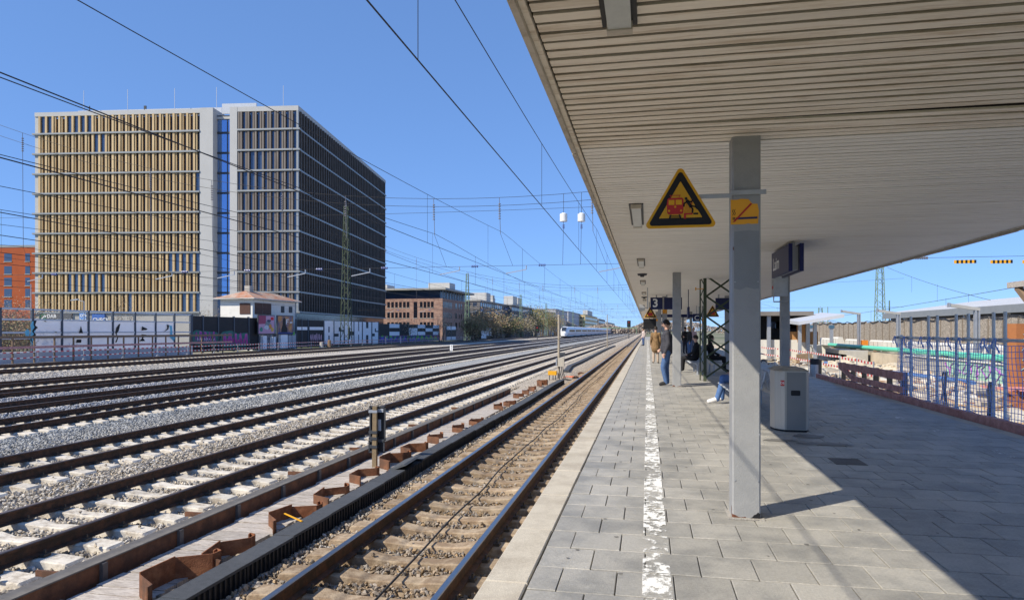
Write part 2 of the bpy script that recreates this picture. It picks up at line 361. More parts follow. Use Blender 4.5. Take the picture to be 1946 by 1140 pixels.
for xc, yy0, yy1 in ((-18.85, 12, 36), (-23.0, 15, 42)):      # heaped ridges between the farther tracks
    P, z = stones_in(xc-.55, xc+.55, yy0, yy1, 330, .042); P[:, 2] += .16*np.maximum(0, 1-np.abs(P[:, 0]-xc)/.6); A.append((P, z))
scatter('ballast', np.concatenate([a[0] for a in A]), np.concatenate([a[1] for a in A]), 'pale grey ballast stones around the tracks beyond the timber walkway')

# ------------------------------------------------------------------ cable duct, sheet piles, timber walkway, steel beam
dt = thing('cable_duct', 'long black plastic cable duct with ribbed side next to the first track', 'cable duct', (-4.35, 3, BED))
DX0, DX1, DZ = -4.49, -4.22, -.95
def dsh(y): return .10*max(0, (y-12)/20) + .04*math.sin(y*.35)      # slight bends of the run
ribs = MB(); y = 1.6; k = 0; lid_me = {}
while y < 34:
    s = dsh(y); L = 1.0
    body = MB(); body.box(DX0+.02+s, DX1-.02+s, y, y+L-.004, BED-.06, DZ-.02); body.build('duct_body', plastic_blk, dt)
    jz = random.uniform(-.006, .006); tilt = random.uniform(-.012, .012)
    lid = MB()
    if k == 10:        # the displaced lid
        lid.obox((DX0+.1+s, y+.5, DZ+.045), (.14,.03,.05), (-.02,.5,.0), (-.02,.0,.012))
    else: lid.obox(((DX0+DX1)/2+s, y+.5, DZ+jz), ((DX1-DX0)/2, 0, tilt*.14), (0, L/2-.006, 0), (0,0,.016))
    lid.build('duct_lid', duct_top, dt)
    for yy in np.arange(y, y+L, .085): ribs.box(DX1-.022+s, DX1+.004+s, yy, yy+.025, BED-.04, DZ-.02)
    y += L; k += 1
ribs.build('side_ribs', plastic_blk, dt, kind='stuff')
# second stretch of ducting, flat on the ballast, farther along
d2 = thing('cable_duct', 'grey cable trough curving away over the ballast beyond the marker post', 'cable duct', (-3.7, 42, BED))
pts = [onz(px, py, BED+.1) for px, py in ((1076,705),(1083,696),(1102,688),(1122,678),(1140,669),(1155,662),(1168,657))]
m2 = MB()
for a, b_ in zip(pts[:-1], pts[1:]): m2.bar(a, b_, .34, .14)
m2.build('trough', duct_top, d2)
# steel beam
bt = thing('steel_beam', 'long rust brown steel beam with stiffeners beside the timber walkway', 'beam', (-5.75, 3, BED))
BX = -5.72; BT = -.90
MB().box(BX-.012, BX+.012, 1.5, 28.5, BED-.3, BT-.016).build('web', rust_dk, bt)
MB().box(BX-.16, BX+.03, 1.5, 28.5, BT-.0155, BT).build('top_flange', M('beam_top', (.16,.15,.14), .9, .2, 9, spec=.1), bt)
for yy in np.arange(2.6, 28, 1.22):
    MB().box(BX+.0125, BX+.055, yy, yy+.07, BED-.1, BT-.02).build('stiffener', M('stiffener', (.12,.11,.105), .7, .25, 9), bt)
for yy in (4.3, 5.9, 8.2, 10.9, 13.4, 17, 21):
    MB().box(BX-.42, BX-.161, yy, yy+.03, BT-.06, BT-.0).add([(BX-.4,yy+.031,BT-.02),(BX-.18,yy+.031,BT-.02),(BX-.18,yy+.3,BT-.14)], [(0,1,2)]).build('bracket', rust_dk, bt)
# timber walkway
wt = thing('timber_walkway', 'weathered grey timber plank walkway between the steel beam and the rusty sheet piles', 'walkway', (-5.3, 3, BED))
WZ = -1.085; pl = MB().box(-.40, .40, -.088, .088, -.05, 0).mesh('plank', timber_grey); y = 1.8; k = 0; farp = MB()
while y < 30:
    if y < 20: inst('plank', pl, wt, (-5.25 + .05 + random.uniform(-.03,.03) - wt.location.x, y - 3, WZ - BED + random.uniform(-.005,.007)), (random.uniform(-.01,.01), random.uniform(-.008,.008), random.uniform(-.012,.012)))
    else: farp.box(-5.6, -4.82, y-.092, y+.092, WZ-.05, WZ+random.uniform(-.005,.006))
    y += .2
farp.build('far_planks', timber_grey, wt, kind='stuff')
# sheet piles
def sheet_pile(px, py, sc, rz, label, hgt=.2):
    p = onz(px, py, WZ); t = thing('sheet_pile', label, 'sheet pile', (p.x, p.y, WZ-.02), rz, 'rusty sheet piles along the walkway')
    th = .012
    def wall(name, poly, h, mat):
        mb = MB()
        for a, b_ in zip(poly[:-1], poly[1:]): mb.bar((a[0], a[1], h/2), (b_[0], b_[1], h/2), th, h)
        mb.build(name, mat, t, rel=False)
    wall('web', [(-.15*sc,-.2*sc),(-.15*sc,.2*sc)], hgt, rust)
    wall('flange', [(-.15*sc,-.2*sc),(.1*sc,-.36*sc),(.11*sc,-.42*sc)], hgt*random.uniform(.75,1.05), rust_dk)
    wall('flange', [(-.15*sc,.2*sc),(.1*sc,.36*sc),(.11*sc,.46*sc)], hgt*random.uniform(.8,1.0), rust)
    wall('lock', [(.11*sc,.46*sc),(.04*sc,.5*sc),(.05*sc,.44*sc)], hgt*.95, rust)
    return t
piles = [(330,1118,1.3,.26),(430,1068,1.2,.2),(552,992,1.2,.2),(628,950,1.0,.17),(690,912,.9,.17),(748,885,1.0,.24),(785,864,1.0,.22),(828,838,.95,.17),(872,818,.9,.16),(905,805,.9,.15),(948,776,.95,.18),(968,770,.9,.16),(985,755,.9,.18),(1000,748,.9,.18),(1012,742,.9,.2),(1030,732,1.0,.28)]
for i, (a, b_, s, h) in enumerate(piles):
    nm = ['nearest the lower picture edge', 'second nearest, partly hidden by the cable duct', 'with the yellow rod lying in it'] + ['number %s along the walkway counted from the camera' % w_ for w_ in ('four','five','six','seven','eight','nine','ten','eleven','twelve','thirteen','fourteen','fifteen','sixteen')]
    sheet_pile(a, b_, s*(.95 if i < 3 else 1.2), random.uniform(-.25,.25), 'rusty sheet pile top, ' + nm[i], h)
a, b_ = onz(541, 975, WZ+.13), onz(574, 990, WZ+.16)
tag(MB().bar(a, b_, .02, .012).build('yellow_rod', yellow_p, base=a), 'thin yellow rod lying across a rusty sheet pile', 'rod')
# stray sign on a short post beside the walkway (seen from behind)
p0 = onz(712, 893, BED); tp = thing('trackside_sign', 'short wooden post with black trackside sign seen from behind', 'sign', p0)
post_w = M('post_wood', (.22,.165,.10), .85, .2, 6, .5, 60)
MB().bar(p0 - Vector((0,0,.2)), p0 + Vector((.02,-.02,1.24)), .085, .07, up=(0,1,0)).build('post', post_w, tp)
def sgn(z0, z1, x0, x1, nm):
    yy = p0.y + .05
    mb = MB().box(p0.x+x0, p0.x+x1, yy, yy+.02, p0.z+z0, p0.z+z1)
    o = mb.build(nm, black_p, tp)
    f = MB()
    for (a0, a1, c0, c1) in ((x0-.01, x1+.01, z0-.01, z0+.02), (x0-.01, x1+.01, z1-.02, z1+.01), (x0-.01, x0+.015, z0, z1), (x1-.015, x1+.01, z0, z1)):
        f.box(p0.x+a0, p0.x+a1, yy-.022, yy-.002, p0.z+c0, p0.z+c1)
    f.build('rim', dark_steel, o); return o
sgn(.58, 1.23, -.11, .20, 'sign_panel'); sgn(.34, .56, -.13, .18, 'lower_panel')
for z, c in ((1.14, galv), (.74, dark_steel), (.46, dark_steel), (.62, dark_steel)):
    MB().box(p0.x-.10, p0.x+.07, p0.y-.06, p0.y+.045, p0.z+z-.025, p0.z+z+.025).build('clamp', c, tp)
MB().box(p0.x+.055, p0.x+.12, p0.y+.022, p0.y+.047, p0.z+.76, p0.z+.98).build('back_box', galv, tp)
MB().box(p0.x+.05, p0.x+.17, p0.y+.02, p0.y+.048, p0.z+1.12, p0.z+1.19).build('label_plate', galv, tp)
# tall marker posts with boxes
def marker(px, py, h, label, box=True):
    p = onz(px, py, BED); t = thing('marker_post', label, 'post', p)
    MB().cyl(p - Vector((0,0,.3)), p + Vector((0,0,h)), .075, .06, 10).cyl(p + Vector((0,0,h)), p + Vector((0,0,h+.06)), .07, .05, 10).build('pole', M('post_concrete', (.36,.31,.24), .9, .2, 6, .4, 60), t)
    if box:
        MB().box(p.x-.02, p.x+.32, p.y-.3, p.y-.1, p.z+.75, p.z+1.22).build('junction_box', M('box_beige', (.45,.41,.34), .6, .1, 4), t)
        MB().box(p.x-.14, p.x-.085, p.y-.2, p.y+.1, p.z+.78, p.z+1.2).build('side_plate', galv, t)
        MB().box(p.x+.08, p.x+.36, p.y-.25, p.y-.12, p.z+1.33, p.z+1.5).build('upper_box', dark_steel, t)
        for dx in (.06, .16, .24): MB().tube([p+Vector((dx,-.2,.76)), p+Vector((dx+.04,-.22,.4)), p+Vector((dx+.15,-.3,.1)), p+Vector((dx+.5,-.35,.03))], .022, 5).build('cable', plastic_blk, t)
marker(1062, 722, 3.5, 'tall pale concrete marker post with a grey junction box beside the tracks')
marker(1154, 662, 5.0, 'slim rusty marker post farther along beside the tracks', False)
p = onz(1051, 722, BED); t = thing('yellow_box', 'yellow equipment box on short legs beside the tall marker post', 'box', p)
MB().box(p.x-.26, p.x+.2, p.y-.15, p.y+.15, p.z+.28, p.z+.5).build('case', yellow_p, t)
for dx in (-.2, 0, .14): MB().box(p.x+dx-.02, p.x+dx+.02, p.y-.02, p.y+.02, p.z-.05, p.z+.28).build('leg', dark_steel, t)
pts = [onz(1070, 716, BED+.03) + Vector((random.uniform(-.1,.6)*.6+k*.09, random.uniform(-.4,.4), .02*(k%3))) for k in range(16)]
tag(MB().tube(pts, .02, 5).build('orange_cable', M('orange_cable', (.75,.13,.03), .5, .1, 9), base=pts[0]), 'tangled orange cable on the ballast beside the tall marker post', 'cable')
for px, py, lb in ((1094,720,'small dark trackside casing nearest the rail by the orange cable'), (1104,712,'small dark trackside casing just beyond the other one')):
    p = onz(px, py, BED); tag(MB().box(p.x-.18, p.x+.16, p.y-.12, p.y+.12, p.z-.02, p.z+.13).box(p.x-.1, p.x+.08, p.y-.08, p.y+.08, p.z+.13, p.z+.17).build('rail_casing', rust_dk, base=p), lb, 'casing')
# kilometre marker
def text_mesh(txt, size, mat, o, u, v, depth=.004, align='CENTER', bold=0.0):
    cu = bpy.data.curves.new('t', 'FONT'); cu.body = txt; cu.size = size; cu.align_x = align; cu.align_y = 'CENTER'; cu.offset = bold; cu.resolution_u = 3
    ob = bpy.data.objects.new('t', cu); C.objects.link(ob); dg = bpy.context.evaluated_depsgraph_get()
    me = bpy.data.meshes.new_from_object(ob.evaluated_get(dg)); bpy.data.objects.remove(ob)
    u, v = Vector(u).normalized(), Vector(v).normalized(); nrm = u.cross(v); o = Vector(o) + nrm*depth
    mb = MB(); mb.add([o + u*q.co.x + v*q.co.y for q in me.vertices], [tuple(p.vertices) for p in me.polygons]); return mb
KX = -23.1; kp = onX(858, 668, KX); kd = kp.y; t = thing('kilometre_marker', 'small white marker board reading 4 over 2 between the tracks', 'marker', (KX, kd, BED))
MB().box(KX-.04, KX+.04, kd-.04, kd+.04, BED-.1, BED+.5).build('post', galv, t)
MB().box(KX-.17, KX+.17, kd-.07, kd-.045, BED+.28, BED+1.0).build('board', white_paint, t)
text_mesh('4', .38, black_p, (KX, kd-.07, BED+.81), (1,0,0), (0,0,1)).build('numeral', black_p, t)
text_mesh('2', .38, black_p, (KX, kd-.07, BED+.47), (1,0,0), (0,0,1)).build('numeral', black_p, t)
# ================================================================== platform
PE, PR = -.993, 5.45; PY0, PY1 = -4, 172
tag(MB().box(PE+.06, PR-.02, PY0, PY1, -1.3, -.062).build('platform', concrete), kind='structure')
plat = bpy.data.objects['platform']
MB().box(PE+.05, PR-.01, PY0, PY1, -.0615, -.014).build('joint_bed', joint_m, plat)
copl = bpy.data.meshes.new('x'); cw = .268; CL = 1.14
def slab_mesh(name, hx, hy, t, m, bev=.006):
    mb = MB(); mb.v = [(-hx,-hy,-t),(hx,-hy,-t),(hx,hy,-t),(-hx,hy,-t),(-hx,-hy,-bev),(hx,-hy,-bev),(hx,hy,-bev),(-hx,hy,-bev),(-hx+bev,-hy+bev,0),(hx-bev,-hy+bev,0),(hx-bev,hy-bev,0),(-hx+bev,hy-bev,0)]
    mb.f = [(0,3,2,1),(8,9,10,11)] + [(i,(i+1)%4,4+(i+1)%4,4+i) for i in range(4)] + [(4+i,4+(i+1)%4,8+(i+1)%4,8+i) for i in range(4)]; mb.m = [0]*len(mb.f)
    return mb.mesh(name, m)
cs = slab_mesh('coping_slab', cw/2, CL/2-.003, .12, coping_m, .008)
y = 2.42; k = 0
while y < 60:
    inst('coping_slab', cs, plat, (PE + cw/2 + random.uniform(-.002,.002), y, random.uniform(-.003,.003)), (0,0,random.uniform(-.002,.002))); y += CL
MB().box(PE, PE+cw, 60, PY1, -.12, .0).build('far_coping', coping_m, plat)
MB().box(PE+.0, PE+cw, PY0, 1.8, -.12, .0).build('near_coping', coping_m, plat)
PW, PH = .35, .41
pv = slab_mesh('paving_slab', PW/2-.0035, PH/2-.0065, .05, paver_m, .004)
X0 = PE + cw + .012; stuffp = MB(); n_ind = 0
row = 0; y = 2.2 
cells = []
while y < 52:
    x = X0 - (PW/2 if row % 2 else 0)
    while x < PR - .3:
        a, b_ = max(x, X0), min(x + PW, PR - .22)
        if b_ - a > .05: cells.append((a, b_, y))
        x += PW
    y += PH; row += 1
def vis(a, b_, y):
    X = (a+b_)/2; d = y*CT - X*ST
    if d < .5: return 0
    px = CXP + FPX*(X*CT + y*ST)/d; py = HYP + FPX*CAMH/d
    return 1/d if (-40 < px < 1990 and py < 1185) else 0
cells.sort(key=lambda c: -vis(*c))
for i, (a, b_, y) in enumerate(cells):
    z = random.uniform(-.0025, .002)
    if i < 300: inst('paving_slab', pv, plat, ((a+b_)/2, y, z), (random.uniform(-.004,.004), random.uniform(-.004,.004), random.uniform(-.003,.003)), ((b_-a)/PW, 1, 1))
    else: stuffp.box(a+.0035, b_-.0035, y-PH/2+.0065, y+PH/2-.0065, -.03, z)
stuffp.build('far_paving', paver_m, plat, kind='stuff')
# beyond: sheet with a joint pattern
pf = M('paver_far', (.345,.335,.31), .85, .12, 2.2)
n = pf.node_tree.nodes; l = pf.node_tree.links; b = n['Principled BSDF']; br = n.new('ShaderNodeTexBrick'); gpos = n.new('ShaderNodeNewGeometry')
br.inputs['Scale'].default_value = 1; br.inputs['Brick Width'].default_value = PW; br.inputs['Row Height'].default_value = PH; br.inputs['Mortar Size'].default_value = .008
br.inputs['Color1'].default_value = (.36,.35,.325,1); br.inputs['Color2'].default_value = (.31,.30,.28,1); br.inputs['Mortar'].default_value = (.13,.12,.11,1)
l.new(gpos.outputs['Position'], br.inputs['Vector']); l.new(br.outputs['Color'], b.inputs['Base Color'])
MB().box(X0, PR-.22, 52-.2, PY1, -.03, -.001).build('far_paving_sheet', pf, plat, kind='stuff')
# edge kerb on the right
MB().box(PR-.215, PR, PY0, PY1, -.12, -.004).build('right_kerb', coping_m, plat)
# worn painted lines
def worn(name, lo, hi):
    m = bpy.data.materials.new(name); m.use_nodes = True; n = m.node_tree.nodes; l = m.node_tree.links; b = n['Principled BSDF']
    b.inputs['Base Color'].default_value = (.76,.76,.74,1); b.inputs['Roughness'].default_value = .8
    g = n.new('ShaderNodeNewGeometry'); mp = n.new('ShaderNodeMapping'); mp.inputs['Scale'].default_value = (13,9,1); l.new(g.outputs['Position'], mp.inputs[0])
    t = n.new('ShaderNodeTexNoise'); t.inputs['Scale'].default_value = 1; t.inputs['Detail'].default_value = 7; t.inputs['Roughness'].default_value = .68; l.new(mp.outputs[0], t.inputs[0])
    t2 = n.new('ShaderNodeTexNoise'); t2.inputs['Scale'].default_value = 1.1; t2.inputs['Detail'].default_value = 2; l.new(g.outputs['Position'], t2.inputs[0])
    ad = n.new('ShaderNodeMath'); ad.operation = 'MULTIPLY_ADD'; ad.inputs[1].default_value = .55; l.new(t2.outputs[0], ad.inputs[0]); l.new(t.outputs[0], ad.inputs[2])
    cr = n.new('ShaderNodeMapRange'); cr.inputs[1].default_value = lo; cr.inputs[2].default_value = hi; l.new(ad.outputs[0], cr.inputs[0]); l.new(cr.outputs[0], b.inputs['Alpha']); return m
def line(x0, x1, y0, y1, mat, name='painted_line'):
    mb = MB(); xs = (x0, (x0+x1)/2, x1)
    yy = np.arange(y0, y1, PH)
    for a in yy: mb.quad((x0, a+.006, .0042), (x1, a+.006, .0042), (x1, a+PH-.006, .0042), (x0, a+PH-.006, .0042))
    return mb.build(name, mat, plat)
line(-.03, .145, 2.2-PH/2, 120, worn('worn_paint', .74, .83)); line(4.32, 4.46, 2.2-PH/2, 120, worn('worn_paint_shade', .84, .90))
# patches: replaced dark slab, damp spots
damp = M('damp_stain', (.16,.155,.145), .55, .2, 4, spec=.4)
def patch(px, py, sx, sy, name, mat, z):
    p = onz(px, py, z); mb = MB(); nn = 22; r = random.Random(px)
    poly = [(p.x + sx*math.cos(t)*r.uniform(.6,1.1), p.y + sy*math.sin(t)*r.uniform(.6,1.1), z) for t in np.linspace(0, 6.28, nn, endpoint=False)]
    mb.add(poly, [tuple(range(nn))]); return mb.build(name, mat, plat)
patch(1570, 843, .42, .16, 'damp_stain', damp, .005); patch(1535, 828, .3, .2, 'damp_stain', damp, .0046); patch(1480, 836, .22, .12, 'damp_stain', damp, .005)
p = onz(1610, 876, .004); MB().box(p.x-.17, p.x+.17, p.y-.2, p.y+.2, -.02, .0032).build('paving_slab', M('paver_dark', (.13,.125,.12), .85, .2, 5, .3, 120), plat)

# ================================================================== canopy
CANX0, CANX1, CANZ = -.615, 5.66, 3.15; CY0, CY1 = -3, 118
can = thing('platform_canopy', 'long flat platform canopy with pale slatted soffit over the right of the picture', 'canopy', (2.5, 0, CANZ))
SP = .1195; YT = onX(1112, 285, CANX0 + .0).y  # where the dirty cladding ends
r = ray(1112, 285); YT = (r * ((CANZ - CAMH)/r.z)).y
near_me = MB().prism([(-.043,0),(.043,0),(.036,.02),(-.036,.02)], (0,0,0), (0,1,0), (0,0,1), (CANX1-CANX0-.09, 0, 0)).mesh('soffit_slat', soffit_near)
mb_f = MB().prism([(-.051,0),(.051,0),(.047,.016),(-.047,.016)], (0,0,0), (0,1,0), (0,0,1), (CANX1-CANX0-.09, 0, 0)); far_me = mb_f.mesh('soffit_slat', soffit_far)
y = .6; lx = CANX0 + .045
while y < YT:
    inst('soffit_slat', near_me, can, (lx - 2.5, y, random.uniform(-.002,.003)), (0, random.uniform(-.0016,.0016) + (.006 if abs(y-YT+.5) < .07 else 0), random.uniform(-.0006,.0006))); y += SP
k = 0; fs = MB()
while y < CY1:
    if y < 19: inst('soffit_slat', far_me, can, (lx - 2.5, y, random.uniform(-.0012,.0012)))
    elif y < 60: fs.box(lx, CANX1-.045, y-.0525, y+.0525, CANZ+random.uniform(-.001,.001), CANZ+.016)
    else: break
    y += SP
fs.box(lx, CANX1-.045, y-.05, CY1, CANZ+.002, CANZ+.016)
for yy in np.arange(-2.9, .55, SP): fs.box(lx, CANX1-.045, yy-.048, yy+.048, CANZ, CANZ+.016)
fs.build('far_slats', soffit_far, can, kind='stuff')
MB().box(lx, CANX1-.045, CY0, CY1, CANZ+.035, CANZ+.30).build('roof_deck', soffit_gap, can)
fascia_m = M('fascia', (.55,.50,.43), .8, .15, 3, .3, 30, col2=(.4,.35,.29), c2amt=.4, c2scale=6)
for x0, x1 in ((CANX0-.035, CANX0), (CANX1, CANX1+.035)):
    y = CY0
    while y < CY1:
        L = min(3.0, CY1-y); MB().box(x0, x1, y+.004, y+L-.004, CANZ-.05+random.uniform(-.004,.004), CANZ+.33).build('fascia_board', fascia_m, can); y += L
for x0, x1 in ((CANX0+.0005, lx-.012), (CANX1-.033, CANX1-.0005)): MB().box(x0, x1, CY0, CY1, CANZ-.012, CANZ+.02).build('edge_trim', soffit_near, can)
MB().box(CANX0-.08, CANX1+.08, CY0, CY1, CANZ+.331, CANZ+.37).build('roofing', dark_steel, can)
# recessed lights
lamp_gl = M('lamp_cover', (.5,.52,.5), .35, .15, 5)
Lm = thing('soffit_light', 'x', 'ceiling light', (-.14, 0, CANZ), group='lights set into the canopy soffit')
MB().box(-.09, .09, -.86, .86, -.012, .03).build('recess', black_p, Lm, rel=False)
MB().box(-.06, .06, -.80, .80, -.05, -.0125).build('cover', lamp_gl, Lm, rel=False)
MB().box(-.066, .066, .80, .86, -.058, -.0125).box(-.066, .066, -.86, -.80, -.058, -.0125).build('end_cap', M('lamp_cap', (.48,.43,.36), .6, .2, 9), Lm, rel=False)
lamps = [(2.75, 'narrow ceiling light at the top edge of the picture'), (9.6, 'narrow ceiling light left of the big warning triangle'), (16.3, 'third ceiling light along the canopy, above the left edge'), (23, 'fourth ceiling light along the canopy'), (29.7, 'fifth ceiling light along the canopy'), (36.4, 'sixth ceiling light along the canopy, above the platform number sign')]
for i, (yy, lb) in enumerate(lamps):
    o = Lm if i == 0 else copy_tree(Lm); o.location = (-.14, yy, CANZ); o['label'] = lb
for i, (X, Y, lb) in enumerate(((-.14, 19.6, 'small dark soffit spot between the third and fourth ceiling light'), (-.14, 33, 'small dark soffit spot beyond the fifth ceiling light'))):
    tag(MB().cyl((X,Y,CANZ), (X,Y,CANZ-.05), .14, .12, 12).cyl((X,Y,CANZ-.05), (X,Y,CANZ-.09), .07, .05, 10).build('soffit_spot', dark_steel, base=(X,Y,CANZ)), lb, 'ceiling light', 'soffit spots')
# columns
COLX = (.80, 3.62); COLY = [5.99, 19.4, 32.8, 46.2, 59.6, 73, 86.4]
def rusty(base_name):
    m = M(base_name, (.315,.318,.32), .55, .05, 3, .22, 90, col2=(.265,.27,.275), c2amt=.35, c2scale=2.5)
    n = m.node_tree.nodes; l = m.node_tree.links; b = n['Principled BSDF']; src = b.inputs['Base Color'].links[0].from_socket
    g = n.new('ShaderNodeNewGeometry'); s = n.new('ShaderNodeSeparateXYZ'); l.new(g.outputs['Position'], s.inputs[0])
    t = n.new('ShaderNodeTexNoise'); t.inputs['Scale'].default_value = 11; t.inputs['Detail'].default_value = 7; l.new(g.outputs['Position'], t.inputs[0])
    mr = n.new('ShaderNodeMapRange'); mr.inputs[1].default_value = 0; mr.inputs[2].default_value = .12; mr.inputs[3].default_value = .27; mr.inputs[4].default_value = 0; l.new(s.outputs[2], mr.inputs[0])
    a = n.new('ShaderNodeMath'); a.operation = 'ADD'; l.new(t.outputs[0], a.inputs[0]); l.new(mr.outputs[0], a.inputs[1])
    r2 = n.new('ShaderNodeMapRange'); r2.inputs[1].default_value = .735; r2.inputs[2].default_value = .765; l.new(a.outputs[0], r2.inputs[0])
    mx = n.new('ShaderNodeMix'); mx.data_type = 'RGBA'; mx.inputs[7].default_value = (.13,.05,.027,1); l.new(r2.outputs[0], mx.inputs[0]); l.new(src, mx.inputs[6])
    l.new(mx.outputs[2], b.inputs['Base Color']); return m
col_m = rusty('column_paint')
def column(X, Y, label):
    t = thing('canopy_column', label, 'column', (X, Y, 0), group='grey canopy columns'); h = .112
    mb = MB(); b_ = .012; pts = [(-h+b_,-h),(h-b_,-h),(h,-h+b_),(h,h-b_),(h-b_,h),(-h+b_,h),(-h,h-b_),(-h,-h+b_)]
    mb.prism(pts, (0,0,.012), (1,0,0), (0,1,0), (0,0,CANZ-.012+.02)); mb.build('shaft', col_m, t, rel=False)
    MB().box(-h-.03, h+.03, -h-.03, h+.03, .001, .012).build('base_plate', M('mortar', (.34,.32,.29), .95, .3, 20, .6, 60), t, rel=False)
    return t
cl = ['nearest grey steel canopy column, carrying the warning triangle', 'second column of the left row, with the man in the dark jacket leaning on it', 'third column of the left row, beside the man in the brown coat',
      'fourth column of the left row', 'fifth column of the left row', 'sixth column of the left row', 'farthest column of the left row']
clr = ['nearest column of the right row, out to the right', 'second column of the right row, behind the steel litter bin', 'third column of the right row', 'fourth column of the right row', 'fifth column of the right row', 'sixth column of the right row', 'farthest column of the right row']
for k, Y in enumerate(COLY):
    c0 = column(COLX[0], Y, cl[k])
    if k > 0: column(COLX[1], Y, clr[k])
    if k == 0:
        for yp0, yp1, m_, nm in ((548, 440, M('column_repaint', (.235,.25,.265), .6, .1, 3, .3, 90), 'repaint_patch'),):
            za_, zb__ = onY(1410, yp0, Y-.113).z, onY(1410, yp1, Y-.113).z
            MB().prism([(-.098,za_),(-.05,za_-.012),(.0,za_+.01),(.06,za_-.006),(.098,za_),(.098,zb__),(.02,zb__+.008),(-.098,zb__)], (0,-.1132,0), (1,0,0), (0,0,1), (0,.0008,0)).build(nm, m_, c0, rel=False)
        for zz, xx in ((1.95,-.09),(1.95,.09),(.32,-.09),(.32,.09),(1.2,.1),(.7,.1)): MB().cyl((xx,-.112,zz),(xx,-.118,zz),.006,n=6).build('rivet', galv, c0, rel=False)
        rr = MB(); r_ = random.Random(4)
        for q in range(7):
            x = r_.uniform(.0,.11); rr.obox((x, -.120 + r_.uniform(-.02,.004), r_.uniform(.008,.05)), (r_.uniform(.01,.03),0,r_.uniform(-.01,.01)), (0,.006,0), (0,0,r_.uniform(.01,.03)))
        pass
        MB().prism([(.03,.012),(.105,.012),(.108,.05),(.09,.062),(.075,.045),(.06,.04),(.045,.02)], (0,-.1125,0), (1,0,0), (0,0,1), (0,-.002,0)).build('rust_hole', black_p, c0, rel=False)
